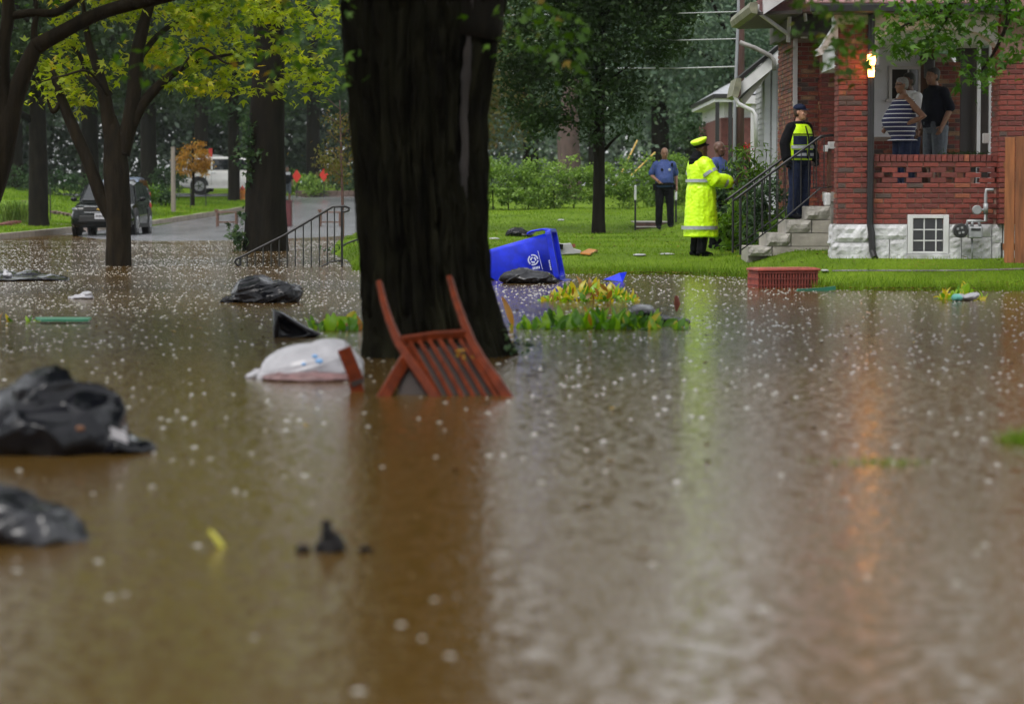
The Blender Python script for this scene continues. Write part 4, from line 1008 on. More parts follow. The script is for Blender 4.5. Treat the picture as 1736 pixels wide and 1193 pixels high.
    for r in range(3):
        u = xx0 + (.1 if r % 2 else 0); yy = gy_ - .05 + r * .14; zz = gz_ + .125 + r * .14 * .41
        while u < xx1 - .05:
            m_ = MB(); b_ = min(xx1, u + .21); m_.add([(u, yy, zz), (b_, yy, zz), (b_, yy + .17, zz + .082), (u, yy + .17, zz + .082), (u, yy, zz + .018), (b_, yy, zz + .018), (b_, yy + .17, zz + .09), (u, yy + .17, zz + .09)],
                                                  [(0, 3, 2, 1), (4, 5, 6, 7), (0, 1, 5, 4), (1, 2, 6, 5), (2, 3, 7, 6), (3, 0, 4, 7)]); m_.build('shingle', M['shingle'], roof); u += .218
    # --- porch floor and the far wall seen inside
    fz = 1.25
    mb = MB(); mb.box((4.93, d + .21, fz - .15), (9.5, 45.2, fz)); mb.box((4.97, d + .5, zg), (9.5, 45.2, fz - .151)); mb.build('porch_floor', M['concrete'], H)
    e = 44.9
    mb = MB(); x0, x1 = X(1470, e), X(1558, e); zA, zB = Z(232, e), Z(72, e)
    sd = MB(); n = int((zB - zA) / .055)
    for i in range(n): sd.add([(x0, e, zA + i * .055), (x1, e, zA + i * .055), (x1, e + .012, zA + (i + 1) * .055), (x0, e + .012, zA + (i + 1) * .055), (x0, e + .1, zA + i * .055), (x1, e + .1, zA + i * .055), (x1, e + .1, zA + (i + 1) * .055), (x0, e + .1, zA + (i + 1) * .055)],
                              [(0, 1, 2, 3), (0, 4, 5, 1), (3, 2, 6, 7), (1, 5, 6, 2), (0, 3, 7, 4)])
    sd.build('siding', M['siding'], H)
    mb = MB(); mb.box((x0 - .02, e - .03, zB), (x1, e + .1, zB + .05)); mb.build('siding_cap', M['white_trim'], H)
    bw = MB(); bw.box((x0 - .6, e + .02, fz), (x1 + .0, e + .15, zA - .004)); b2 = bw.build('inner_wall', M['mortar'], H)
    bricks(courses(x0 - .5, x1, fz, zA), b2, 'y', e, mixed, J)
    # window in the siding
    f = MB(); a, b, z0, z1 = X(1505, e), X(1558, e), Z(168, e), Z(113, e)
    f.box((a, e - .05, z0), (a + .05, e, z1)); f.box((b - .03, e - .05, z0), (b, e, z1)); f.box((a + .05, e - .05, z1 - .05), (b - .03, e, z1)); f.box((a - .05, e - .08, z0 - .05), (b, e, z0 - .001))
    f.box(((a + b) / 2 + .05, e - .03, z0), ((a + b) / 2 + .075, e, z1 - .05))
    w2 = f.build('window', M['white_trim'], H)
    p = MB(); p.box((a + .05, e - .018, z0), (b - .03, e - .012, z1 - .05)); p.build('pane', M['glass'], w2)
    # door trim, brick pier with rounded head, dark doorway, posts
    mb = MB(); mb.box((X(1558, e), e - .06, fz), (X(1588, e), e + .1, Z(70, e))); mb.box((X(1570, e), e - .09, fz), (X(1584, e), e - .06, Z(110, e))); mb.build('door_frame', M['brown_wood'], H, bevel=.01)
    e2 = 44.4
    bp = MB(); bx0, bx1 = X(1584, e2), X(1627, e2); bp.box((bx0 + .01, e2 + .01, fz), (bx1 - .01, e2 + .3, Z(108, e2)))
    bp.prism([(bx0 + .01 + (bx1 - bx0) * q, Z(108, e2) + .16 * math.sin(math.pi * min(1, q + .25)) ** .7) for q in (0, .2, .4, .6, .75)] + [(bx1 - .12, Z(108, e2)), (bx0 + .01, Z(108, e2))], 'y', e2 + .01, e2 + .3)
    b3 = bp.build('brick_pier', M['mortar'], H); bricks(courses(bx0, bx1, fz, Z(100, e2), 1), b3, 'y', e2, mixed, J)
    mb = MB(); mb.box((X(1627, e2), e2 + .25, fz), (9.5, e2 + .5, hz1 - .06)); mb.build('dark_recess', pm('recess_shade', (.03, .022, .018), .8, .3, 5), H)  # solid panel; the shade inside the doorway is put into its dark colour
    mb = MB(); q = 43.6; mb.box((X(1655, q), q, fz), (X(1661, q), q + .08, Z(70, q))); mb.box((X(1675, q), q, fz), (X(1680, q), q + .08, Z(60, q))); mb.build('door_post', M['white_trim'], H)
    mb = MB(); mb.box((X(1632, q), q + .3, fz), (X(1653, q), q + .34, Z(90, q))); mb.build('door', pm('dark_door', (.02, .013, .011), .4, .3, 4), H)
    mb = MB(); q = 39.0; mb.box((X(1666, q), q, Z(243, q)), (X(1678, q), q + .1, Z(226, q))); mb.build('mailbox', M['white_paint'], H, bevel=.01)
    mb = MB(); mb.cbox((X(1628, q), q + 3, Z(117, q + 3)), .16, .1, .3); mb.build('wall_box', M['gutter'], H, bevel=.02)
    # --- far engaged pier and the bay beyond the steps
    e = 43.2
    mb = MB(); a, b = X(1391, e), X(1419, e) + .15; mb.box((a + .012, e + .012, zg), (b, e + .5, Z(96, e))); fp = mb.build('far_pier', M['mortar_red'], H)
    bricks(courses(a, b, .3, Z(120, e)), fp, 'y', e, red, J); bricks(courses(e, e + .5, .3, Z(120, e), 1), fp, 'x', a, red, J)
    e = 43.6; a, b = X(1346, e), X(1393, e); zt = Z(66, e)
    mb = MB(); mb.box((a + .012, e + .012, zg), (5.2, 46.3, zt + .3)); bay = mb.build('bay_wall', M['mortar'], H)
    bricks(courses(a, b, .25, zt), bay, 'y', e, mixed, J); bricks(courses(e, 46.3, .25, zt + .3, 1), bay, 'x', a, mixed, J)
    mb = MB(); mb.box((X(1343, e) , e - .035, Z(183, e)), (X(1350.5, e), e, zt)); mb.build('corner_board', M['white_trim'], H)
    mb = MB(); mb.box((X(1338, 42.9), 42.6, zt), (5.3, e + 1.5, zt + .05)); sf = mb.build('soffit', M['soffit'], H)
    mb = MB(); mb.disc((X(1362, 43.1), 43.1, zt - .01), (0, 0, 1), .06, .025, 16); mb.build('soffit_light', M['white_paint'], H)
    # main eave overhanging towards the street: gutter, soffit and rake board of the near gable
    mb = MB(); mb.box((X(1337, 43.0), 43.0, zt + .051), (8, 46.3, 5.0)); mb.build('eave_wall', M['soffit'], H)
    g = 42.0; ex = at(1279, 0, g).x; ez = at(868, 14, g).z
    gut = MB(); gut.prism([(ex - .06, ez + .09), (ex - .08, ez + .02), (ex - .05, ez - .07), (ex + .05, ez - .09), (ex + .05, ez + .09)], 'y', g, 45.7); gut.build('eave_gutter', M['dirty_trim'], H)
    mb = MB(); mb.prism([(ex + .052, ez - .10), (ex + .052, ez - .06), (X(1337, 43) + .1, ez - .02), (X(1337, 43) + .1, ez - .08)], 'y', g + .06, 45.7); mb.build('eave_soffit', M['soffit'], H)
    mb = MB(); mb.prism([(ex + .053, ez - .05), (ex + .053, ez + .12), (ex + 2.0, ez + 1.3), (5.6, ez + 1.3), (5.6, ez - .01)], 'y', g + .2, 45.7); mb.build('main_roof', M['shingle'], H)
    mb = MB(); mb.prism([(ex + .14, at(0, 25, g).z), (ex + .14, ez + .2), (ex + 1.2, ez + .95), (ex + 1.2, ez + .62)], 'y', g - .03, g + .15); mb.build('fascia', M['white_trim'], H)
    mb = MB(); q = 42.8; mb.tube([at(1284, 8, 42.1), at(1284, 17, 42.1), at(1290, 25, 42.2), at(1334, 57, q)], .032, 10); mb.tube([at(1340, -20, q), at(1339, 20, q), at(1336, 72, q)], .034, 10); mb.build('downspout', M['white_trim'], H, smooth=True)
    mb = MB(); q = 42.7; mb.tube([at(1361, -10, q), at(1366, 37, q)], .028, 8); mb.build('downspout', M['white_trim'], H, smooth=True)
    jo = J.mb.build('bricks', BR, H); jo['kind'] = 'stuff'
house()

# ---------------------------------------------------------------- porch steps and rails
def steps():
    d0, d1 = 40.8, 42.2; X = lambda px: at(px, 333, d0).x; Z = lambda py: at(868, py, d0).z
    t = thing('porch_steps', 'grey rock faced block steps climbing to the brick porch', 'steps', (X(1340), d0, .3))
    k = 0
    for (a, b, y0, y1, plain) in ((1269, 1309, 418, 434, 0), (1300, 1341, 395.5, 417.5, 0), (1333, 1376, 373, 395, 0), (1366, 1408, 349.5, 372.5, 0), (1310, 1408, 418, 436, 1), (1342, 1408, 395.5, 417.5, 1), (1377, 1408, 373, 395, 1)):
        L = X(b) - X(a) - .006; Hh = Z(y0) - Z(y1) - .005
        me = stone_mesh(L, Hh, .2, 60 + k, M['block'] if not plain else M['block_plain'], .035 if not plain else .002)
        link_mesh('block', me, t, ((X(a) + X(b)) / 2, d0 + .1, (Z(y0) + Z(y1)) / 2)); k += 1
    for i, (a, y0) in enumerate(((1269, 418), (1300, 395.5), (1333, 373), (1366, 349.5))):
        mb = MB(); mb.box((X(a) + .01, d0 + .2, .0), (X(1408), d1, Z(y0) - .003)); mb.build('tread', M['block_plain'], t, bevel=.01)
    mb = MB(); mb.box((X(1399), d0 + .02, Z(349)), (X(1409), d0 + .25, Z(327))); mb.build('post_cap', M['white_trim'], t, bevel=.02, bseg=2)
    # two white topped posts beside the pillar
    mb = MB(); mb.box((X(1407), d0 + .3, Z(327)), (X(1413), d0 + .4, Z(250))); mb.build('newel', M['brown_wood'], t)
    mb = MB(); mb.box((X(1400), d0 + .28, Z(257)), (X(1407), d0 + .38, Z(246))); mb.box((X(1407.5), d0 + .2, Z(252)), (X(1420), d0 + .36, Z(240))); mb.build('newel_cap', M['white_trim'], t, bevel=.006)
    for i, dd in enumerate((40.9, 42.3)):
        A = lambda px, py: at(px, 333, d0).lerp(at(px, 333, d0), 0) + Vector((0, dd - d0, at(868, py, d0).z - CAM_H))
        r = thing('stair_handrail', ('near black iron handrail with balusters on the porch steps', 'far black iron handrail behind the officer on the porch steps')[i], 'handrail', A(1256, 430), 'iron handrails of the porch steps')
        mb = MB(); mb.tube([A(1243, 341), A(1250, 336), A(1330, 277), A(1386, 236), A(1392, 231), A(1414, 229)], .02, 8); mb.build('top_rail', M['black_iron'], r, smooth=True)
        mb = MB(); mb.tube([A(1258, 424), A(1330, 372), A(1392, 319), A(1412, 317)], .011, 6); mb.build('bottom_rail', M['black_iron'], r, smooth=True)
        mb = MB(); mb.tube([A(1256.5, 333), A(1256.5, 432)], .018, 8); mb.build('post', M['black_iron'], r)
        for px in range(1268, 1410, 13):
            top = 336 - (px - 1250) * .7375 if px < 1388 else 230; bot = 424 - (px - 1258) * .75 if px < 1392 else 319
            mb = MB(); mb.tube([A(px, top), A(px, bot)], .0085, 6); mb.build('baluster', M['black_iron'], r)
steps()

# lit lantern on the pillar
def lantern():
    c = at(1477, 108, 37.12); t = thing('wall_lantern', 'lit glowing lantern on the porch pillar beside the drainpipe', 'lantern', c)
    cu = pm('copper', (.16, .05, .025), .4, .3, 20, metal=.6)
    for nm, secs in (('lamp_roof', [(.12, .085), (.16, .06), (.19, .02)]), ('lamp_base', [(-.205, .03), (-.185, .05)]), ('lamp_collar', [(-.045, .06), (-.03, .062)])):
        mb = MB(); mb.hloft([(c.x, c.y, c.z + z, r, r) for z, r in secs], 12); mb.build(nm, cu, t)
    mb = MB(); mb.tube([(c.x, c.y, c.z + .17), (c.x, c.y + .1, c.z + .2), (c.x, c.y + .3, c.z + .1)], .012, 6); mb.build('bracket', cu, t)
    gl = pm('lamp_glow', (1, .75, .45), .4, 0, 1, emit=((1.0, .36, .07), 11))
    mb = MB(); mb.hloft([(c.x, c.y, c.z - .03, .044, .044), (c.x, c.y, c.z + .04, .062, .062), (c.x, c.y, c.z + .12, .05, .05)], 12); mb.build('lamp_glass', gl, t, smooth=True)
    mb = MB(); mb.hloft([(c.x, c.y, c.z - .185, .038, .038), (c.x, c.y, c.z - .1, .048, .048), (c.x, c.y, c.z - .045, .04, .04)], 12); mb.build('lamp_glass', gl, t, smooth=True)
    l = bpy.data.lights.new('lantern_light', 'POINT'); l.energy = 1.6; l.color = (1, .5, .18); l.shadow_soft_size = .08
    lo = bpy.data.objects.new('lantern_light', l); C.objects.link(lo); lo.parent = t; lo.location = (0, -.16, 0)
lantern()

# gas meter on the wall
def meter():
    d = 37.2; A = lambda px, py, q=0: at(px, py, d + q)
    t = thing('gas_meter', 'grey gas meter with round regulator and pipes on the white stone base', 'gas meter', A(1650, 400))
    gm = pm('meter_grey', (.30, .31, .32), .4, .25, 10, metal=.3); dk = pm('meter_dark', (.02, .02, .02), .4, .2, 10)
    mb = MB(); a, b = A(1640, 404), A(1664, 384); mb.box((a.x, d - .12, a.z), (b.x, d + .05, b.z)); mb.build('meter_body', gm, t, bevel=.02, bseg=2)
    mb = MB(); a, b = A(1644, 391), A(1660, 387); mb.box((a.x, d - .126, a.z), (b.x, d - .119, b.z)); mb.build('index_window', dk, t)
    mb = MB(); mb.disc(A(1628, 391, -.06), (0, 1, 0), .10, .12, 24); mb.disc(A(1628, 391, -.13), (0, 1, 0), .05, .02, 16); mb.build('regulator', dk, t, bevel=.01)
    for px, py in ((1624, 388), (1631, 386), (1627, 395), (1633, 394)):
        mb = MB(); mb.cbox(A(px, py, -.145), .03, .012, .03); mb.build('dial_mark', gm, t)
    mb = MB(); mb.tube([A(1684, 322), A(1672, 322), A(1671, 330), A(1671, 375), A(1660, 375), A(1640, 375), A(1639, 385)], .024, 10); mb.tube([A(1648, 384), A(1648, 375)], .022, 8); mb.tube([A(1662, 384), A(1658, 374)], .02, 8); mb.tube([A(1648, 404), A(1648, 446)], .014, 8); mb.tube([A(1671, 345), A(1671, 362)], .035, 10)
    mb.build('pipe', gm, t, smooth=True)
    mb = MB(); mb.disc(A(1656, 356, -.03), (0, 1, 0), .065, .07, 20); mb.tube([A(1656, 356), A(1671, 356)], .02, 8); mb.build('pressure_cap', gm, t, bevel=.012)
meter()

# fern on the porch
def fern():
    c = at(1634, 262, 39.6); t = thing('porch_fern', 'dark fern in a pot on the porch behind the pierced wall', 'plant', (c.x, 39.6, 1.25))
    mb = MB(); mb.hloft([(c.x, 39.6, 1.25, .12, .12), (c.x, 39.6, 1.5, .17, .17), (c.x, 39.6, 1.53, .18, .18)], 16); mb.build('pot', pm('terracotta', (.25, .10, .06), .7, .2, 8), t)
    P = []
    for k in range(46):
        a = k * 2.4; L = .3 + .12 * math.sin(k * 1.7)
        for j in range(11):
            q = j / 10; P.append((c.x + math.cos(a) * L * q, 39.6 + math.sin(a) * L * q, 1.53 + .62 * q * (1 - .55 * q)))
    V, F, T = leaves(np.array(P), .07, 'lance', .4); link_mesh('fronds', np_mesh('fronds', V - np.array(WL[t.name]), F, M['lf_oak'], T), t, WL[t.name])['kind'] = 'stuff'
fern()

# wooden fence on the right
def fence():
    t = thing('wooden_fence', 'reddish brown plank fence at the right edge beside the white stone', 'fence', (6.6, 36.6, .25))
    fm = [pm('fence_plank', (.24, .085, .026), .6, .35, 4, .4, 20, stretch=(6, 6, .6)), pm('fence_plank_dark', (.19, .066, .022), .6, .35, 4, .4, 20, stretch=(6, 6, .6))]
    x, y = at(1703, 333, 36.6).x, 36.6
    for k in range(10):
        dx, dy = .131, -.06
        z1 = at(868, 233, 36.6).z + .012 * math.sin(k * 2.3)
        mb = MB(); n = Vector((dy, -dx, 0)).normalized() * .02
        a, b = Vector((x, y, 0)), Vector((x + dx - .008, y + dy, 0))
        lo, hi = gz(x, y) - .02, z1
        mb.loft([[a + Vector((0, 0, z)), b + Vector((0, 0, z)), b - n + Vector((0, 0, z)), a - n + Vector((0, 0, z))] for z in (lo, hi)])
        mb.build('plank', fm[k % 2], t, bevel=.004); x += dx; y += dy
    mb = MB(); x0, y0 = at(1703, 333, 36.6).x, 36.65
    for z in (.5, 1.6): mb.beam([(x0, y0 + .03, z), (x0 + 1.3, y0 - .57, z)], .09, .04, (.4, .9, 0))
    mb.build('rail', fm[1], t)
fence()

# ---------------------------------------------------------------- houses farther along
def sided_house():
    d = 50.0; X = lambda px, q=d: at(px, 333, q).x; Z = lambda py, q=d: at(868, py, q).z
    g = gz(4.8, 50)
    t = thing('sided_house', 'grey sided porch with sloping white fascia beyond the brick house', 'house', (5.2, 51, g))
    x0 = X(1297)
    mb = MB(); z = g - .1
    top = Z(100)
    while z < top:
        mb.add([(x0 - .012, d - .012, z), (9, d - .012, z), (9, d, z + .1), (x0, d, z + .1), (x0 - .012, 52, z), (x0, 52, z + .1)], [(0, 1, 2, 3), (4, 0, 3, 5)]); z += .1
    mb.box((x0 + .001, d + .001, g - .1), (9, 52, top)); mb.build('siding', pm('weathered_siding', (.30, .30, .31), .55, .12, 4), t, fix=False)
    mb = MB(); mb.box((x0 - .02, d - .03, g), (x0 + .08, d + .06, top)); mb.box((X(1308), d - .03, g), (X(1315), d + .06, top)); mb.build('corner_board', pm('grey_trim', (.44, .45, .49), .5, .1, 4), t)
    a, b = at(1252, 139, 49.5), at(1322, 82, 49.5)
    mb = MB(); mb.prism([(a.x, a.z), (b.x, b.z), (b.x + .5, b.z + .43), (b.x + .5, b.z + .51), (b.x, b.z + .08), (a.x, a.z + .08)], 'y', 49.4, 50.7); mb.build('roof', M['gutter'], t)
    mb = MB(); mb.prism([(a.x + .04, a.z - .24), (a.x + .04, a.z - .01), (b.x, b.z - .01), (b.x + .5, b.z + .42), (b.x + .5, b.z + .17), (b.x, b.z - .26)], 'y', 49.42, 49.48); mb.build('fascia', M['white_trim'], t)
    mb = MB(); mb.prism([(a.x + .05, a.z - .3), (x0 + .02, Z(118)), (x0 + .02, Z(128)), (a.x + .1, a.z - .42)], 'y', 49.5, 50.65); mb.build('soffit', pm('tan_soffit', (.26, .25, .22), .6, .15, 6), t)
    mb = MB(); mb.prism([(a.x - .05, a.z + .06), (a.x - .09, a.z - .08), (a.x - .13, a.z - .26), (a.x - .03, a.z - .30), (a.x + .035, a.z - .1), (a.x + .035, a.z + .06)], 'y', 49.3, 50.6); mb.build('gutter', M['dirty_trim'], t)
    q = 49.35
    mb = MB(); mb.tube([at(1247, 150, q), at(1246, 164, q), at(1252, 176, q), at(1276, 188, q), at(1281, 196, q), at(1282, 250, q)], .038, 10); mb.build('downspout', M['white_trim'], t, smooth=True)
    mb = MB(); mb.tube([at(1254, 72, q), at(1280, 82, q), at(1306, 95, q), at(1312, 103, q), at(1313, 120, q)], .042, 10); mb.build('downspout', pm('grey_spout', (.2, .19, .18), .5, .2, 8), t, smooth=True)
    mb = MB(); mb.box((X(1262, 52), 52, Z(176, 52)), (X(1282, 52), 54, Z(162, 52))); mb.box((X(1273, 52), 52.05, g), (X(1279, 52), 52.15, Z(176, 52))); mb.build('porch_beam', M['white_trim'], t)
sided_house()
def far_house():
    d = 85.; X = lambda px, q=d: at(px, 333, q).x; Z = lambda py, q=d: at(868, py, q).z; g = gz(7, 85)
    t = thing('far_porch_house', 'far brick porch with white wall and pale hipped roof', 'house', (X(1250), d, g))
    mb = MB(); mb.box((X(1222), d, g - .2), (13, 95, Z(200))); w = mb.build('brick_wall', pm('far_brick', (.12, .035, .03), .7, .3, 8, .3, 30), t)
    mb = MB(); mb.box((X(1228), d + .3, Z(199)), (13, 95, Z(174))); mb.build('upper_wall', M['white_trim'], t)
    mb = MB(); mb.box((X(1208), d - .5, Z(174)), (13, 95, Z(168))); mb.build('beam', M['white_trim'], t)
    mb = MB(); mb.box((X(1206), d - .6, Z(167.5)), (13, 95, Z(161))); mb.build('gutter', M['gutter'], t)
    mb = MB(); a = Z(160.5); mb.add([(X(1208), d - .55, a), (13, d - .55, a), (13, 95, a), (X(1208), 95, a), (X(1262), d + 2, Z(128)), (13, d + 2, Z(128)), (13, 94, Z(128)), (X(1262), 94, Z(128))], [(0, 1, 5, 4), (1, 2, 6, 5), (2, 3, 7, 6), (3, 0, 4, 7), (4, 5, 6, 7), (0, 3, 2, 1)]); mb.build('roof', pm('pale_roof', (.26, .27, .29), .4, .2, 6), t)
    for px in (1236, 1214):
        mb = MB(); mb.box((X(px) - .06, d - .4, g), (X(px) + .06, d - .28, Z(174))); mb.build('post', M['gutter'], t)
far_house()

# utility pole, wires and guy markers
x, y = at(1256, 0, 56).x, 56
t = thing('utility_pole', 'reddish brown wooden utility pole with a grey conduit behind the eaves', 'utility pole', (x, y, gz(x, y)))
mb = MB(); mb.tube([(x, y, .2), (x, y, 5), (x, y, 9.5)], [.085, .078, .07], 12); mb.build('pole', pm('pole_wood', (.075, .035, .03), .75, .3, 6, .4, 20, stretch=(4, 4, .4)), t, smooth=True)
mb = MB(); mb.tube([(x - .12, y - .05, .2), (x - .12, y - .05, 3.0), (x - .05, y - .05, 5), (x - .05, y, 8)], .035, 8); mb.build('conduit', pm('conduit_grey', (.22, .23, .25), .5, .1, 5), t, smooth=True)
wm = pm('wire_grey', (.40, .41, .42), .5, 0, 1)
for i, (y0, y1, lb) in enumerate(((68, 66, 'thin overhead wire level with the officer cap trees, middle of three'), (116, 113, 'lowest bright overhead wire right of the oak crown'), (23, 20, 'uppermost overhead wire right of the oak crown'))):
    a, b = at(1257, y1, 56), at(1060, y0, 66); c = b + (b - a) * 1.6
    w_ = MB(); w_.tube([a, (a + b) / 2 - Vector((0, 0, .02)), b, c], .011 if i != 1 else .014, 6)
    tag(w_.build('overhead_wire', wm, smooth=True), ('middle of the three thin wires strung right of the oak', lb, lb)[i] if i else 'middle one of three thin wires strung right of the oak', 'wire', 'overhead wires right of the oak')
for (p, q, lb) in (((1058, 285), (1080, 239), 'steep yellow guy wire cover behind the hedge, left one'), ((1085, 283), (1110, 259), 'slanting yellow guy wire cover behind hedge nearer the blue officer')):
    g_ = MB(); a, b = at(*p, 79), at(*q, 79); a = a + (a - b) * .8; g_.tube([a, b], .026, 8, True)
    tag(g_.build('guy_wire_cover', pm('yellow_plastic', (.55, .36, .10), .5, .15, 6)), lb, 'guy wire cover', 'yellow guy wire covers')
# ================================================================ PEOPLE
SKIN_D = pm('skin_dark', (.10, .045, .028), .45, .1, 20); SKIN_L = pm('skin_light', (.46, .24, .16), .45, .1, 20); SKIN_M = pm('skin_brown', (.20, .10, .06), .45, .1, 20)
EYE = pm('eye_dark', (.01, .008, .007), .2, 0, 1); LIPS = pm('lips', (.16, .05, .045), .5, 0, 1)
BLACK = pm('black_cloth', (.004, .0045, .006), .8, .3, 25, .3, 60, .12); NAVY = pm('navy_cloth', (.010, .016, .04), .8, .3, 25, .3, 60, .15)
HIVIS = pm('hi_vis_yellow', (.62, 1.0, .01), .38, .06, 6, .5, 7); SILVER = pm('reflective_tape', (.33, .35, .38), .3, .1, 20)
J0 = dict(pelvis=(0, 0, .96), chest=(0, 0, 1.28), neck=(0, .01, 1.50), head=(0, -.02, 1.675), sl=(.178, 0, 1.425), sr=(-.178, 0, 1.425), el=(.245, .03, 1.18), er=(-.245, .03, 1.18),
          wl=(.26, -.05, .93), wr=(-.26, -.05, .93), hl=(.10, 0, .93), hr=(-.10, 0, .93), kl=(.115, -.02, .50), kr=(-.115, -.02, .50), al=(.12, .03, .085), ar=(-.12, .03, .085), look=0.0, nod=0.0)
class Person:
    def __init__(s, label, loc, yaw, H, pose=None, bulk=1.0, belly=0.0, skin=SKIN_D, group=None):
        s.k = H / 1.8; s.j = dict(J0); s.j.update(pose or {}); s.bulk = bulk; s.belly = belly; s.skin = skin
        s.root = thing('person', label, 'person', (0, 0, 0), group); s.place = (loc, yaw)
    def P(s, n): return Vector(s.j[n]) * s.k
    def torso(s, mb, inf=0.0, z0=.86, z1=1.52, hem=None):
        b, k = s.bulk, s.k; px, py = s.j['pelvis'][0], s.j['pelvis'][1]; cx, cy = s.j['chest'][0], s.j['chest'][1]; nx, ny = s.j['neck'][0], s.j['neck'][1]
        prof = [(.84, .150, .105, 0), (.92, .168, .120, .2), (1.02, .160, .118, .8), (1.12, .155, .116, 1), (1.24, .168, .122, .6), (1.35, .182, .122, .1), (1.41, .172, .112, 0), (1.45, .140, .096, 0), (1.485, .098, .08, 0), (1.53, .062, .064, 0)]
        secs = []
        for z, rx, ry, bl in prof:
            if z < z0 - .03 or z > z1 + .03: continue
            t = min(1, max(0, (z - .96) / .32)); u = min(1, max(0, (z - 1.28) / .22))
            x = px + (cx - px) * t + (nx - cx) * u; y = py + (cy - py) * t + (ny - cy) * u
            secs.append((x * k, (y - s.belly * bl * .55) * k, z * k, (rx * b + s.belly * .45 * bl + inf) * k, (ry * b + s.belly * .75 * bl + inf) * k))
        if hem: secs = [(secs[0][0], secs[0][1], z * k, rx * k, ry * k) for z, rx, ry in hem] + secs
        mb.hloft(secs, 20, .92)
    def arm(s, mb, sd, inf=0.0, upto=1.0, r=(.056, .050, .043, .040, .029)):
        a, e, w = s.P('s' + sd), s.P('e' + sd), s.P('w' + sd); k, b = s.k, s.bulk ** .7
        pts = [a, a.lerp(e, .45), e, e.lerp(w, .35), w]; rr = [(x * b + inf) * k for x in r]
        if upto < 1:
            L = upto * 2; pts2, r2 = [a], [rr[0]]
            if L <= 1: pts2 += [a.lerp(e, L * .5), a.lerp(e, L)]; r2 += [rr[1], rr[1]]
            else: pts2 += [a.lerp(e, .45), e, e.lerp(w, L - 1)]; r2 += [rr[1], rr[2], rr[3]]
            pts, rr = pts2, r2
        mb.tube(pts, rr, 14, True)
    def leg(s, mb, sd, inf=0.0, down=1.0, r=(.088, .075, .056, .056, .040)):
        h, q, a = s.P('h' + sd), s.P('k' + sd), s.P('a' + sd); k, b = s.k, s.bulk ** .8
        pts = [h, h.lerp(q, .5), q, q.lerp(a, .35), a.lerp(q, .04)]; rr = [(x * b + inf) * k for x in r]
        if down < 1: n = max(2, int(round(down * 5))); pts, rr = pts[:n], rr[:n]
        mb.tube(pts, rr, 14, True)
    def hand(s, mb, sd, curl=.6, palm_in=True, dirv=None):
        e, w = s.P('e' + sd), s.P('w' + sd); k = s.k; d = ((w - e).normalized() if dirv is None else Vector(dirv).normalized())
        side = Vector((1, 0, 0)) if sd == 'l' else Vector((-1, 0, 0)); fw = Vector((0, -1, 0))
        n = d.cross(fw)
        if n.length < .3: n = d.cross(side)
        n.normalize(); acr = n.cross(d).normalized()
        if acr.dot(fw) < 0: acr = -acr
        inn = -side - d * (-side).dot(d)
        if inn.length < .2: inn = Vector((0, 0, -1)) - d * Vector((0, 0, -1)).dot(d)
        inn.normalize()
        mb.tube([w, w + d * .03 * k, w + d * .085 * k], [.027 * k, .032 * k, .033 * k], 12, True)
        for i, L in enumerate((.068, .078, .073, .056)):
            b0 = w + d * .08 * k + acr * (.027 - i * .018) * k; c = curl * (.8 + .1 * i)
            p1 = b0 + (d * math.cos(c * .5) + inn * math.sin(c * .5)) * L * .45 * k; p2 = p1 + (d * math.cos(c * 1.2) + inn * math.sin(c * 1.2)) * L * .33 * k; p3 = p2 + (d * math.cos(c * 1.9) + inn * math.sin(c * 1.9)) * L * .25 * k
            mb.tube([b0 - d * .02 * k, b0, p1, p2, p3], [.0095 * k, .0095 * k, .009 * k, .0085 * k, .0075 * k], 8, True)
        t0 = w + d * .025 * k + acr * .026 * k; t1 = t0 + (d * .6 + acr * .75 + inn * .3).normalized() * .038 * k; t2 = t1 + (d * .9 + acr * .25 + inn * .35).normalized() * .03 * k
        mb.tube([t0, t1, t2], [.012 * k, .011 * k, .009 * k], 8, True)
    def headM(s):
        return Matrix.Translation(s.P('head')) @ Matrix.Rotation(s.j['look'], 4, 'Z') @ Matrix.Rotation(s.j['nod'], 4, 'X')
    def headm(s, mb):
        k = s.k; h = MB()
        h.hloft([(0, -.035, -.125, .030, .028), (0, -.040, -.115, .045, .042), (0, -.03, -.085, .060, .068), (0, -.012, -.045, .068, .088), (0, 0, 0, .074, .096), (0, .005, .04, .076, .098), (0, .008, .08, .066, .086), (0, .008, .105, .044, .060), (0, .008, .118, .018, .024)], 18)
        h.tube([(0, -.088, .022), (0, -.104, -.008), (0, -.113, -.026), (0, -.098, -.034)], [.008, .011, .014, .009], 8, True)
        h.tube([(-.03, -.086, .030), (.03, -.086, .030)], .011, 8, True)
        h.tube([(-.02, -.084, -.066), (0, -.092, -.064), (.02, -.084, -.066)], .011, 8, True)
        h.ell((0, -.070, -.108), .026, .022, .02)
        for q in (-1, 1): h.ell((q * .076, .012, -.008), .012, .022, .034); h.ell((q * .045, -.062, -.03), .024, .022, .022)
        h.v = [tuple(Vector(p) * k) for p in h.v]; h.xf(s.headM()); mb.add(h.v, h.f)
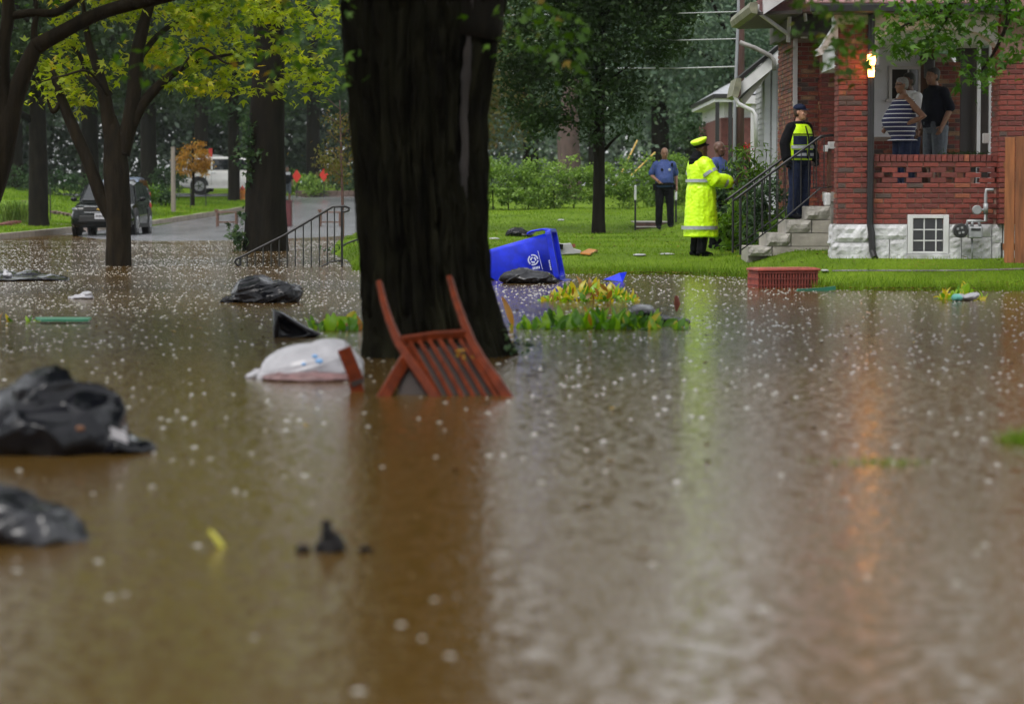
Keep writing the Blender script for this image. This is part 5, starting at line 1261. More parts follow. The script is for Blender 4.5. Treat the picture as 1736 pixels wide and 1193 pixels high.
    def body(s, hands=('l', 'r'), curl=.6, arms=True, dirs=None):
        mb = MB(); s.torso(mb, -.012)
        nk, hd = s.P('neck'), s.P('head'); mb.tube([nk - Vector((0, 0, .08)) * s.k, nk, nk.lerp(hd, .5), hd - Vector((0, .0, .04)) * s.k], [.075 * s.k, .06 * s.k, .054 * s.k, .056 * s.k], 14, True)
        s.headm(mb)
        for sd in 'lr':
            s.arm(mb, sd); s.leg(mb, sd)
            s.hand(mb, sd, curl, dirv=(dirs or {}).get(sd))
            a = s.P('a' + sd); mb.tube([a + Vector((0, .02, -.02)) * s.k, a + Vector((0, -.06, -.045)) * s.k, a + Vector((0, -.13, -.055)) * s.k], [.035 * s.k, .036 * s.k, .026 * s.k], 10, True)
        mb.voxel('body', s.skin, s.root, .0085, 3)
        k = s.k; M4 = s.headM()
        for q in (-1, 1):
            e = MB(); e.ell((q * .031 * k, -.0865 * k, .012 * k), .012 * k, .007 * k, .0065 * k, 10, 6); e.xf(M4); e.build('eye', EYE, s.root, smooth=True)
            e = MB(); e.tube([(q * .016 * k, -.094 * k, .033 * k), (q * .046 * k, -.084 * k, .034 * k)], .0045 * k, 6, True); e.xf(M4); e.build('eyebrow', EYE, s.root, smooth=True)
        e = MB(); e.tube([(-.023 * k, -.091 * k, -.066 * k), (0, -.1 * k, -.064 * k), (.023 * k, -.091 * k, -.066 * k)], .0055 * k, 6, True); e.xf(M4); e.build('mouth', LIPS, s.root, smooth=True)
    def trousers(s, mat, inf=.016, name='trousers', down=1.0, cuff=.055):
        mb = MB(); k = s.k; s.torso(mb, inf * .6, .84, 1.03)
        for sd in 'lr': s.leg(mb, sd, inf, down, (.092, .082, .066, .064, cuff))
        return mb.voxel(name, mat, s.root, .011, 4, disp=lambda p: .006 * noise.noise(p * 14))
    def shoes(s, mat):
        for sd in 'lr':
            a = s.P('a' + sd); k = s.k; mb = MB()
            mb.tube([a + Vector((0, .045, -.035)) * k, a + Vector((0, -.02, -.03)) * k, a + Vector((0, -.10, -.048)) * k, a + Vector((0, -.17, -.055)) * k], [.044 * k, .05 * k, .045 * k, .034 * k], 12, True)
            mb.tube([a + Vector((0, .01, .05)) * k, a + Vector((0, .01, -.02)) * k], .045 * k, 12, True)
            mb.voxel('shoe', mat, s.root, .01, 2)
    def top(s, mat, inf=.014, sleeve=.45, name='shirt', z0=.9, z1=1.5, hem=None, sides='lr', sr=(.066, .058, .052, .048, .040), fold=.007, sleeves=True):
        mb = MB(); s.torso(mb, inf, z0, z1, hem)
        if sleeves:
            for sd in sides: s.arm(mb, sd, inf, sleeve, sr)
        return mb.voxel(name, mat, s.root, .010, 4, disp=lambda p: fold * noise.noise(Vector((p.x * 11, p.y * 11, p.z * 6))) + fold * .5 * noise.noise(p * 24))
    def band(s, name, mat, z, h, rx, ry, cx=0, cy=0, a0=0, a1=2 * math.pi, n=30):
        """a strip round the trunk of the body"""
        k = s.k; rings = []
        for i in range(n + 1):
            a = a0 + (a1 - a0) * i / n; c, q = math.cos(a), math.sin(a)
            c_ = math.copysign(abs(c) ** .92, c); q_ = math.copysign(abs(q) ** .92, q)
            rings.append([Vector(((cx + (rx + o) * c_) * k, (cy + (ry + o) * q_) * k, zz * k)) for o, zz in ((0, z), (.006, z), (.006, z + h), (0, z + h))])
        mb = MB(); mb.loft(rings, cap=abs(a1 - a0) < 6.2); return mb.build(name, mat, s.root, smooth=False)
    def armband(s, name, mat, sd, f, r, h=.05):
        a, e, w = s.P('s' + sd), s.P('e' + sd), s.P('w' + sd); k = s.k
        p = a.lerp(e, f) if f <= 1 else e.lerp(w, f - 1); d = ((e - a) if f <= 1 else (w - e)).normalized()
        mb = MB(); mb.tube([p - d * h * k / 2, p + d * h * k / 2], r * k, 18); return mb.build(name, mat, s.root, smooth=False)
    def headpiece(s, name, mats, fn, smooth=True, bevel=0):
        mb = MB(); fn(mb); mb.v = [tuple(Vector(p) * s.k) for p in mb.v]; mb.xf(s.headM()); return mb.build(name, mats, s.root, smooth=smooth, bevel=bevel)
    def hair(s, mat, full=True, grey=None):
        def fn(mb):
            mb.hloft([(0, .03, -.07, .062, .05), (0, .026, -.03, .074, .076), (0, .02, .02, .081, .09), (0, .014, .06, .081, .098), (0, .012, .095, .068, .088), (0, .01, .118, .044, .06), (0, .01, .128, .014, .02)], 18)
        return s.headpiece('hair', mat, fn)
    def done(s):
        s.root.location = s.place[0]; s.root.rotation_euler = (0, 0, s.place[1]); return s.root
def peaked_cap(p, cover, band, visor):
    T = Matrix.Translation(Vector((0, .012, .05))) @ Matrix.Rotation(R(-20), 4, 'X')
    def a(mb): mb.hloft([(0, .008, .03, .088, .104), (0, .008, .065, .118, .132), (0, .006, .085, .128, .140), (0, .004, .10, .118, .13), (0, .004, .108, .06, .07)], 22); mb.xf(T)
    def b(mb): mb.hloft([(0, .008, -.012, .087, .103), (0, .008, .032, .089, .106)], 22); mb.xf(T)
    def c(mb):
        mb.loft([[Vector((math.sin(t) * .088, -math.cos(t) * .10 - o, zz - (o * .5))) for o, zz in ((0, -.008), (.05 * math.cos(t) ** .5, -.008), (.05 * math.cos(t) ** .5, -.016), (0, -.016))] for t in [R(x) for x in range(-75, 76, 10)]]); mb.xf(T)
    p.headpiece('cap_cover', cover, a); p.headpiece('cap_band', band, b); p.headpiece('cap_visor', visor, c, False)

def stand(px, py, d, z=None):
    c = at(px, py, d); return Vector((c.x, d, gz(c.x, d) if z is None else z))
def people():
    # officer in the long yellow raincoat
    p = Person('officer in long neon yellow raincoat and yellow peaked cap gesturing on the lawn', stand(1186, 435, 44.2), R(112), 1.88,
               dict(er=(-.28, -.11, 1.19), wr=(-.22, -.39, 1.16), el=(.28, -.02, 1.19), wl=(.20, -.26, 1.12), look=R(8), hl=(.09, 0, .93), kl=(.10, -.02, .5)), 1.12, .04, SKIN_D)
    p.body(curl=.5); p.trousers(BLACK); p.shoes(BLACK)
    hem = [(.30, .265, .25), (.31, .28, .265), (.6, .27, .25), (.85, .257, .235), (1.05, .25, .22)]
    p.top(HIVIS, .042, .93, 'raincoat', 1.13, 1.5, hem, sr=(.078, .076, .072, .066, .056), fold=.011)
    p.band('reflective_stripe', SILVER, 1.15, .05, .258, .212, 0, -.010); p.band('reflective_stripe', SILVER, .42, .055, .287, .272, 0, 0, R(-60), R(250)); p.band('reflective_stripe', SILVER, .42, .055, .287, .272, 0, 0, R(-86), R(-66))
    for sd in 'lr': p.armband('sleeve_stripe', SILVER, sd, .55, .128); p.armband('sleeve_stripe', SILVER, sd, 1.62, .112)
    mb = MB(); n = p.P('neck'); mb.tube([n + Vector((0, .03, -.05)) * p.k, n + Vector((0, .05, .02)) * p.k, n + Vector((0, .035, .07)) * p.k], [.125 * p.k, .122 * p.k, .085 * p.k], 18, True); mb.ell(n + Vector((0, .11, -.04)), .10, .07, .09)
    mb.voxel('hood', BLACK, p.root, .012, 4, disp=lambda q: .008 * noise.noise(q * 18))
    for z in (.55, .72, .89): 
        b = MB(); b.ell((-.20 * p.k, -.19 * p.k, z * p.k), .012, .012, .012, 8, 6); b.build('snap_button', BLACK, p.root)
    peaked_cap(p, HIVIS, BLACK, BLACK); p.done()
    # bald officer in the blue shirt
    BLUE = pm('police_blue', (.026, .052, .19), .7, .15, 20, .3, 50)
    for i, (lb, px, py, d, yaw, H, ps, z) in enumerate((
            ('bald officer in blue shirt and black trousers looking down by the brick step', 1126, 396, 61.5, R(6), 1.84, dict(nod=R(16), er=(-.30, .05, 1.2), wr=(-.17, -.16, 1.06), el=(.27, .06, 1.2), wl=(.27, .0, .95), al=(.15, .03, .085), kl=(.13, -.02, .5)), None),
            ('officer in blue shirt half hidden behind the yellow raincoat', 1217, 400, 47, R(60), 1.86, dict(er=(-.26, -.03, 1.19), wr=(-.24, -.25, 1.06)), None))):
        p = Person(lb, stand(px, py, d, z), yaw, H, ps, 1.04, .06, SKIN_D if i else SKIN_M)
        p.body(); p.trousers(BLACK); p.shoes(BLACK); p.top(BLUE, .016, .42)
        p.band('duty_belt', BLACK, .965, .06, .205, .172, 0, -.03)
        for q in (-1, 1):
            mb = MB(); mb.box((q * .22 * p.k - .03, -.06, .86 * p.k), (q * .22 * p.k + .03, .04, 1.0 * p.k)); mb.build('holster', BLACK, p.root, bevel=.01)
            mb = MB(); mb.ell(Vector((q * .085, -.135 - .05, 1.31)) * p.k, .03, .01, .035, 10, 6); mb.build('badge' if q > 0 else 'body_camera', SILVER if q > 0 else BLACK, p.root)
            mb = MB(); mb.ell(Vector((q * .262, -.02, 1.33)) * p.k, .016, .035, .042, 10, 6); mb.build('shoulder_patch', pm('patch', (.04, .02, .03), .7, .3, 60), p.root)
        mb = MB(); mb.tube([Vector((.15, -.13, 1.38)) * p.k, Vector((.15, -.14, 1.46)) * p.k], .022, 8); mb.tube([Vector((.15, -.14, 1.4)) * p.k, Vector((.17, -.165, 1.25)) * p.k, Vector((.19, -.14, 1.05)) * p.k], .006, 6); mb.build('radio', BLACK, p.root)
        p.done()
    # officer on the steps
    z = at(1355, 371, 41.4).z
    p = Person('officer in black jacket and neon vest standing on the porch steps', stand(1354, 371, 41.4, z), R(40), 1.74,
               dict(el=(.27, .03, 1.18), er=(-.28, .05, 1.18), wl=(.27, -.09, .95), wr=(-.28, .0, .93), look=R(26)), 1.06, .03, SKIN_L)
    p.body(); p.trousers(NAVY, .022, cuff=.062); p.shoes(BLACK); p.top(BLACK, .022, .95, 'jacket', .9, 1.52, sr=(.070, .064, .06, .056, .046))
    mb = MB(); p.torso(mb, .040, .90, 1.49); mb.voxel('vest', HIVIS, p.root, .011, 3)
    k = p.k
    for nm, mt, z0, h, a0, a1 in (('vest_panel', NAVY, 1.16, .14, -158, -96), ('vest_panel', NAVY, 1.16, .14, -84, -22), ('vest_panel', NAVY, .95, .13, -158, -96), ('vest_panel', NAVY, .95, .13, -84, -22), ('vest_stripe', SILVER, 1.10, .05, -170, -10), ('vest_stripe', SILVER, .985, .045, -142, -99), ('vest_stripe', SILVER, .985, .045, -81, -38), ('vest_piping', BLACK, 1.315, .018, -175, -5), ('vest_panel', NAVY, .95, .36, 20, 160)):
        t = (z0 + h / 2); rx = np.interp(t, [.92, 1.02, 1.12, 1.24, 1.36], [.215, .222, .222, .228, .236]); ry = np.interp(t, [.92, 1.02, 1.12, 1.24, 1.36], [.168, .186, .189, .181, .167])
        cy = np.interp(t, [.92, 1.12, 1.3], [-.004, -.0165, -.006]); p.band(nm, mt, z0, h, rx + .004 + (.004 if nm != 'vest_panel' else 0), ry + .004 + (.004 if nm != 'vest_panel' else 0), 0, cy, R(a0), R(a1), 16)
    mb = MB(); mb.tube([Vector((0, -.185, .94)) * k, Vector((0, -.222, 1.12)) * k, Vector((0, -.195, 1.3)) * k, Vector((0, -.135, 1.45)) * k], .012, 6); mb.build('vest_zip', BLACK, p.root)
    for sd in 'lr':
        mb = MB(); p.hand(mb, sd, .9); w = p.P('w' + sd); mb.tube([w + (p.P('e' + sd) - w) * .15, w], .042, 10, True); mb.v = [tuple(w + (Vector(q) - w) * 1.12) for q in mb.v]; mb.voxel('glove', BLACK, p.root, .008, 2)
    def cap(mb): mb.hloft([(0, .006, .035, .084, .102), (0, .01, .07, .086, .104), (0, .012, .10, .074, .09), (0, .012, .122, .045, .055), (0, .012, .13, .015, .02)], 18)
    def brim(mb): mb.loft([[Vector((math.sin(t) * .08, -math.cos(t) * .092 - o, zz - o * .22)) for o, zz in ((0, .046), (.075 * math.cos(t) ** .6, .046), (.075 * math.cos(t) ** .6, .038), (0, .038))] for t in [R(x) for x in range(-70, 71, 10)]])
    p.headpiece('cap', NAVY, cap); p.headpiece('cap_brim', NAVY, brim, False); p.hair(pm('brown_hair', (.05, .03, .02), .7, .3, 40)); p.done()
    FZ = 1.25
    # woman in the striped top, hand on hip
    p = Person('grey haired woman in navy and white striped tank top, hand on hip on the porch', stand(1530, 262, 40.6, FZ), R(-72), 1.70,
               dict(el=(.34, .20, 1.17), wl=(.235, -.06, 1.06), er=(-.28, .0, 1.18), wr=(-.24, -.16, 1.02), nod=R(6), look=R(-6)), 1.2, .13, SKIN_M)
    p.body(dirs=dict(l=(-.25, -.8, -.4))); p.trousers(NAVY, .012); p.shoes(BLACK)
    def stripes():
        m = bpy.data.materials.new('striped_knit'); m.use_nodes = True; t = m.node_tree; b = t.nodes['Principled BSDF']; b.inputs['Roughness'].default_value = .8
        tc = t.nodes.new('ShaderNodeTexCoord'); sp = t.nodes.new('ShaderNodeSeparateXYZ'); t.links.new(tc.outputs['Object'], sp.inputs[0])
        mu = t.nodes.new('ShaderNodeMath'); mu.operation = 'MULTIPLY'; mu.inputs[1].default_value = 15.5; t.links.new(sp.outputs['Z'], mu.inputs[0])
        fr = t.nodes.new('ShaderNodeMath'); fr.operation = 'FRACT'; t.links.new(mu.outputs[0], fr.inputs[0])
        rp = t.nodes.new('ShaderNodeValToRGB'); rp.color_ramp.interpolation = 'CONSTANT'; rp.color_ramp.elements[0].color = (.010, .012, .06, 1); rp.color_ramp.elements[1].position = .79; rp.color_ramp.elements[1].color = (.6, .6, .62, 1)
        t.links.new(fr.outputs[0], rp.inputs[0]); t.links.new(rp.outputs[0], b.inputs['Base Color']); return m
    p.top(stripes(), .030, .1, 'tank_top', .86, 1.44, [(.80, .262, .245)], sleeves=False, fold=.004)
    p.hair(pm('grey_hair', (.17, .17, .17), .7, .35, 40))
    p.headpiece('glasses', BLACK, lambda mb: (mb.tube([(-.074, .0, .016), (-.066, -.08, .014), (-.02, -.103, .012), (.02, -.103, .012), (.066, -.08, .014), (.074, .0, .016)], .005, 6)), False); p.done()
    # man behind in white
    p = Person('man in white shirt standing behind the woman in the striped top', stand(1541, 262, 42.2, FZ), R(-55), 1.84, dict(look=R(-10)), 1.08, .05, SKIN_D)
    p.body(); p.trousers(NAVY); p.shoes(BLACK); p.top(pm('white_cloth', (.62, .62, .66), .7, .08, 20), .016, .45); p.hair(pm('black_hair', (.008, .007, .007), .6, .3, 40)); p.done()
    # man in the dark polo shirt
    p = Person('man in dark navy polo shirt and grey shorts beside the brick pier on the porch', stand(1586, 262, 41.2, FZ), R(-62), 1.88, dict(el=(.26, .06, 1.19), wl=(.245, -.07, .94), look=R(-4), neck=(0, -.02, 1.50), head=(0, -.06, 1.67)), 1.12, .05, SKIN_M)
    p.body(); GR = pm('grey_denim', (.07, .085, .105), .75, .3, 20); p.trousers(GR, .026, 'shorts', .6); p.shoes(BLACK); p.top(pm('dark_polo', (.005, .006, .012), .8, .3, 20, spec=.12), .018, .45); p.hair(pm('black_hair', (.008, .007, .007), .6, .3, 40)); p.done()
    # someone up the street
    p = Person('distant person in dark shirt and grey shorts half hidden by the ivy trunk', stand(487, 330, 131), R(20), 1.75, None, 1.05, .03, SKIN_M)
    p.body(); p.trousers(pm('grey_denim', (.07, .085, .105), .75, .3, 20), .024, 'shorts', .6); p.shoes(BLACK); p.top(BLACK, .016, .45); p.hair(pm('black_hair', (.008, .007, .007), .6, .3, 40))
    mb = MB(); mb.box((-.11, -.19, 1.34), (.11, -.15, 1.47)); mb.build('shirt_print', pm('white_cloth', (.62, .62, .66), .7, .08, 20), p.root); p.done()
people()
# ================================================================ THINGS IN THE FLOOD AND ON THE LAWN
PLB = pm('black_plastic', (.003, .003, .005), .16, .3, 14, .12, 9, spec=.32); PLB2 = pm('grey_black_plastic', (.008, .008, .011), .2, .3, 14, .15, 9, spec=.5)
PLW = pm('white_plastic', (.35, .345, .37), .35, .1, 12, .12, 12)
def crumple(f=7, a=.03, st=(1, 1, 1), seed=0):
    """film wrinkles: taut planes between sharp raised creases, drawn out along one direction"""
    o = Vector((seed * 3.1, seed * 1.7, seed * .9)); ang = seed * .7
    def fn(p):
        u = p.x * math.cos(ang * .3) + p.z * .45; v = p.z - p.x * .25
        q = Vector((u * .5 * st[0], p.y * .7 * st[1], v * 1.25 * st[2])) * f + o
        q = q + Vector((noise.noise(q * .6), noise.noise(q * .6 + Vector((9, 2, 4))), noise.noise(q * .6 + Vector((3, 8, 1))))) * .5
        dd = noise.voronoi(q)[0]; d2 = noise.voronoi(q * 2.1 + Vector((4, 4, 4)))[0]
        return a * (.95 * math.exp(-(dd[1] - dd[0]) / .13) + .22 * math.exp(-(d2[1] - d2[0]) / .12) + 1.3 * noise.noise(q * .4) - .4)
    return fn
def bag(label, cat, d, lumps, mat, name='rubbish_bag', vox=.016, f=7, a=.03, st=(1, 1, 1), seed=0, tie=None, base=None, smooth_it=8):
    """lumps: (px, py, dd, rx, ry, rz, tilt) in photo pixels for rx, rz"""
    c0 = at(lumps[0][0], base or lumps[0][1], d); s = FPX / d
    t = thing(name, label, cat, (c0.x, d, 0 if base is None else c0.z))
    mb = MB()
    for px, py, dd, rx, ry, rz, tl in lumps:
        mb.ell(at(px, py, d + dd), rx / s, ry, rz / s, 20, 14, Matrix.Rotation(R(tl), 3, 'Y'))
    mb.voxel('bag_skin', mat, t, vox, smooth_it, disp=crumple(f, a, st, seed))
    if tie:
        m2 = MB(); pts = [at(px, py, d - .02) for px, py in tie]
        m2.tube(pts, [.06 * (1 - .5 * i / len(pts)) for i in range(len(pts))], 9, True); m2.voxel('bag_neck', mat, t, .012, 2, disp=crumple(14, .02, st, seed + 4))
    return t
bag('large crumpled black rubbish bag with a white tag at the left edge', 'rubbish bag', 12.6,
    [(95, 735, 0, 130, .34, 62, 0), (85, 690, .05, 62, .24, 52, 0), (30, 718, .1, 75, .3, 50, -12), (150, 712, 0, 62, .24, 48, 25), (215, 755, -.05, 52, .2, 26, 12), (-40, 740, .1, 80, .3, 60, 0), (248, 762, -.05, 28, .12, 30, 20)], PLB, vox=.014, f=4.2, a=.05, st=(1, 1, .7), seed=1)
t = bpy.data.objects['rubbish_bag']
mb = MB(); q = 12.30; mb.loft([[at(186, 722, q), at(214, 733, q), at(218, 752, q), at(190, 741, q)], [at(186, 722, q + .02), at(214, 733, q + .02), at(218, 752, q + .02), at(190, 741, q + .02)]]); mb.build('tag', PLW, t)
mb = MB(); mb.ell(at(136, 726, 12.28), .022, .015, .014, 10, 6); mb.build('leaf_scrap', pm('rust_scrap', (.16, .06, .02), .6, .3, 9), t)
bag('low black rubbish bag half sunk at the lower left edge', 'rubbish bag', 9.3, [(60, 905, 0, 82, .22, 42, 6), (5, 890, .05, 60, .22, 46, -12), (120, 912, 0, 30, .14, 20, 12), (-5, 860, .1, 22, .1, 26, 0)], PLB2, vox=.011, f=7, a=.028, st=(.7, 1, 1), seed=3)
bag('shiny black rubbish bag floating in front of the iron handrail', 'rubbish bag', 30.3, [(450, 500, 0, 58, .3, 26, 4), (430, 492, .05, 40, .3, 22, -14), (480, 496, 0, 32, .26, 22, 10), (400, 508, 0, 26, .16, 10, -14)], PLB, vox=.016, f=5, a=.032, st=(.4, 1, 2.2), seed=5, tie=((395, 508), (382, 509), (377, 512)))
# torn sheet of black plastic standing up out of the water
def shard():
    d = 22.8; t = thing('plastic_sheet', 'pointed torn sheet of black plastic beside floating green plants', 'plastic sheet', (at(490, 573, d).x, d, 0))
    out = [(463, 578), (461, 523), (478, 528), (508, 546), (526, 556), (545, 566), (530, 574), (500, 577)]
    mb = MB(); n = len(out); rr = []
    cx, cy = 490, 560
    for k in range(7):
        q = 1 - k / 7
        rr.append([at(cx + (x - cx) * q, cy + (y - cy) * q, d - .10 * math.sin(k * .9) * (1 - q * .5) + .02 * math.sin(i * 2.1 + k)) for i, (x, y) in enumerate(out)])
    mb.loft(rr)
    bk = MB(); bk.loft([[p + Vector((0, .004, 0)) for p in r] for r in rr])
    mb.add(bk.v, bk.f); o = mb.build('sheet', PLB, t, smooth=True)
shard()
bag('flattened black plastic lying in the water at far left', 'plastic sheet', 38.2, [(30, 473, 0, 55, .5, 7, 0), (85, 473, 0, 34, .3, 5, 4), (-10, 470, 0, 40, .4, 8, 0), (50, 468, .1, 18, .2, 7, 0)], PLB, name='plastic_sheet', vox=.022, f=5, a=.025, st=(1, 1, 1), seed=7)
def scrap(name, label, cat, d, lumps, mat, f=14, a=.012, vox=.01, seed=2):
    s = FPX / d; c = at(lumps[0][0], lumps[0][1], d); mb = MB()
    for px, py, rx, ry, rz, tl in lumps: mb.ell(at(px, py, d), rx / s, ry, rz / s, 14, 10, Matrix.Rotation(R(tl), 3, 'Y'))
    o = mb.voxel(name, mat, None, vox, 3, origin=(c.x, d, c.z), disp=crumple(f, a, (1, 1, 1), seed))
    return tag(o, label, cat)
scrap('plastic_bag', 'small white plastic scrap on the black sheet at far left', 'plastic bag', 38.0, [(12, 467, 9, .08, 5, 0), (10, 462, 4, .05, 5, 10)], PLW)
scrap('plastic_bag', 'small crumpled white plastic bag floating alone at left', 'plastic bag', 31.3, [(140, 504, 20, .14, 5, 0), (146, 500, 13, .1, 7, 0), (126, 506, 10, .08, 3, 0)], PLW, 10, .02)
bag('big white plastic bag with faint blue print floating beside the trunk', 'plastic bag', 17.7, [(525, 628, 0, 82, .3, 46, -3), (560, 612, .03, 48, .26, 38, 10), (480, 636, 0, 48, .22, 24, -20), (588, 630, .03, 26, .2, 34, 14)], PLW, name='plastic_bag', vox=.012, f=5, a=.012, st=(1, 1, 1.6), seed=9, tie=((458, 634), (440, 636), (426, 640)))
t = [o for o in bpy.data.objects if o.name.startswith('plastic_bag') and o.type == 'EMPTY'][-1]
for px, py, r in ((534, 604, .020), (541, 612, .026), (515, 617, .016)):
    mb = MB(); mb.ell(at(px, py, 17.36), r, .012, r * .7, 10, 6); mb.build('blue_print', pm('faint_blue', (.16, .34, .62), .4, .2, 20), t)
mb = MB(); s = FPX / 17.6; mb.ell(at(525, 640, 17.5), 84 / s, .26, 12 / s, 18, 8); mb.voxel('bag_bottom', pm('pink_contents', (.17, .10, .10), .5, .4, 14, .3, 30), t, .012, 2, disp=crumple(9, .012, (1, 1, 1), 4))
bag('crumpled dark bag in front of the blue recycling bin', 'rubbish bag', 37.0, [(895, 472, 0, 48, .3, 13, 0), (880, 466, 0, 22, .2, 11, -10), (922, 474, 0, 26, .2, 9, 10)], PLB2, vox=.016, f=7, a=.035, st=(1, 1, 1.4), seed=11)
bag('black rubbish bag on the lawn behind the blue recycling bin', 'rubbish bag', 57.3, [(876, 395, 0, 18, .2, 9, 0), (890, 398, 0, 14, .2, 6, 8), (866, 396, 0, 9, .15, 8, 0)], PLB, vox=.018, f=6, a=.03, seed=13, base=403)
bag('dark grey plastic lump among the floating leaves in mid flood', 'rubbish bag', 25.0, [(1092, 530, 0, 28, .2, 13, 0), (1122, 540, 0, 26, .16, 7, 14), (1150, 545, 0, 22, .1, 4, 6)], PLB2, vox=.014, f=7, a=.02, seed=15)
# dark sodden clump near the camera
for nm, lb, px, py, rx, rz in (('driftwood', 'dark sodden lump sticking up in the near flood water', 557, 912, 26, 26), ('driftwood', 'small dark lump just left of the sodden lump', 514, 926, 9, 7), ('driftwood', 'small blue black lump just right of the sodden lump', 619, 925, 15, 12)):
    d = 9.0; s = FPX / d; c = at(px, py + rz * .4, d); mb = MB(); mb.ell(at(px, py + rz * .6, d), rx / s, .06, rz * .7 / s, 12, 8); 
    if rz > 20: mb.ell(at(px - 3, py - 10, d), 10 / s, .03, 22 / s, 10, 8); mb.ell(at(px + 10, py + 5, d), 12 / s, .03, 16 / s, 10, 8)
    tag(mb.voxel(nm, pm('sodden_dark', (.004, .003, .003), .6, .5, 20, spec=.15), None, .006, 2, origin=(c.x, d, c.z), disp=crumple(22, .012, (1, 1, 1), px)), lb, 'debris')
mb = MB(); mb.tube([at(356, 900, 9.1), at(366, 912, 9.1), at(378, 930, 9.1), at(382, 946, 9.1)], [.006, .012, .012, .006], 6, True)
tag(mb.build('reed_stalk', pm('yellow_reed', (.42, .40, .05), .5, .2, 9), smooth=True), 'single yellow reed stalk poking out of the near water', 'plant')
mb = MB(); mb.tube([at(1147, 526, 26), at(1148, 515, 26), at(1147, 504, 26)], [.012, .03, .02], 8, True)
tag(mb.build('seed_head', pm('rust_seed', (.20, .05, .025), .7, .3, 9), smooth=True), 'rust red seed head standing in water before the yellow raincoat', 'plant')

# ---------------------------------------------------------------- broken red chair
RW = pm('red_wood', (.085, .014, .003), .42, .35, 5, .2, 20, spec=.12, stretch=(3, 3, 3))
def chair():
    t = thing('broken_chair', 'broken red wooden chair upturned against the massive trunk', 'chair', (at(750, 677, 16.1).x, 16.1, 0))
    dz = lambda py: 16.0 + (677 - py) / 207 * .9
    A = lambda px, py, o=0: at(px, py, dz(py) + o)
    for pts in ([(643, 478), (650, 510), (662, 548), (676, 580), (694, 608), (718, 640), (748, 688)], [(762, 470), (772, 505), (786, 545), (800, 580), (818, 612), (842, 645), (872, 690)]):
        mb = MB(); mb.beam([A(*p) for p in pts], [.034, .038, .044, .05, .056, .06, .06], .042, (0, 1, .25)); mb.build('leg', RW, t, bevel=.008, bseg=2)
    mb = MB(); mb.beam([A(680, 577), A(735, 569), A(790, 565)], .05, .035, (0, 1, .2)); mb.build('top_rail', RW, t, bevel=.006)
    for i in range(6):
        a = 692 + i * 17.5; b = 755 + i * 19.5
        mb = MB(); mb.beam([A(a, 575, .01), A((a + b) / 2 - 2, 627, .01), A(b, 690, .01)], .026, .016, (0, 1, .3)); mb.build('slat', RW, t, bevel=.004)
    mb = MB(); mb.beam([A(700, 590, .06), A(672, 635, .05), A(646, 680, .0)], .075, .04, (0, 1, .2)); mb.build('front_leg', RW, t, bevel=.008)
    mb = MB(); dk = pm('dark_wood', (.015, .008, .006), .6, .3, 8)
    mb.loft([[A(690, 590, .10), A(800, 580, .10), A(868, 688, .12), A(668, 690, .12)], [A(690, 590, .14), A(800, 580, .14), A(868, 688, .16), A(668, 690, .16)]]); mb.build('seat', dk, t)
    P_ = RNG.normal(size=(10, 3)) * np.array([.02, .01, .02]) + np.array(A(785, 600, -.05)); 
    V, F, T = leaves(P_, .04, 'oval', .4); o = link_mesh('stuck_leaves', np_mesh('stuck_leaves', V - np.array(WL[t.name]), F, M['lf_autumn'], T), t, WL[t.name]); o['kind'] = 'stuff'
chair()
def board():
    t = thing('red_board', 'red wooden board leaning out of the water before the white bag', 'board', (at(600, 668, 16.4).x, 16.4, 0))
    A = lambda px, py: at(px, py, 16.4)
    mb = MB(); mb.beam([A(583, 590), A(597, 625), A(606, 648)], .085, .03, (0, 1, .1)); mb.build('plank', RW, t, bevel=.005)
    mb = MB(); mb.beam([A(602, 648), A(612, 684)], .08, .03, (0, 1, .1)); mb.build('plank_stub', RW, t, bevel=.005)
    mb = MB(); mb.beam([A(596, 651), A(616, 643)], .03, .045, (0, 1, .1)); mb.build('strap', pm('dark_wood', (.015, .008, .006), .6, .3, 8), t)
board()

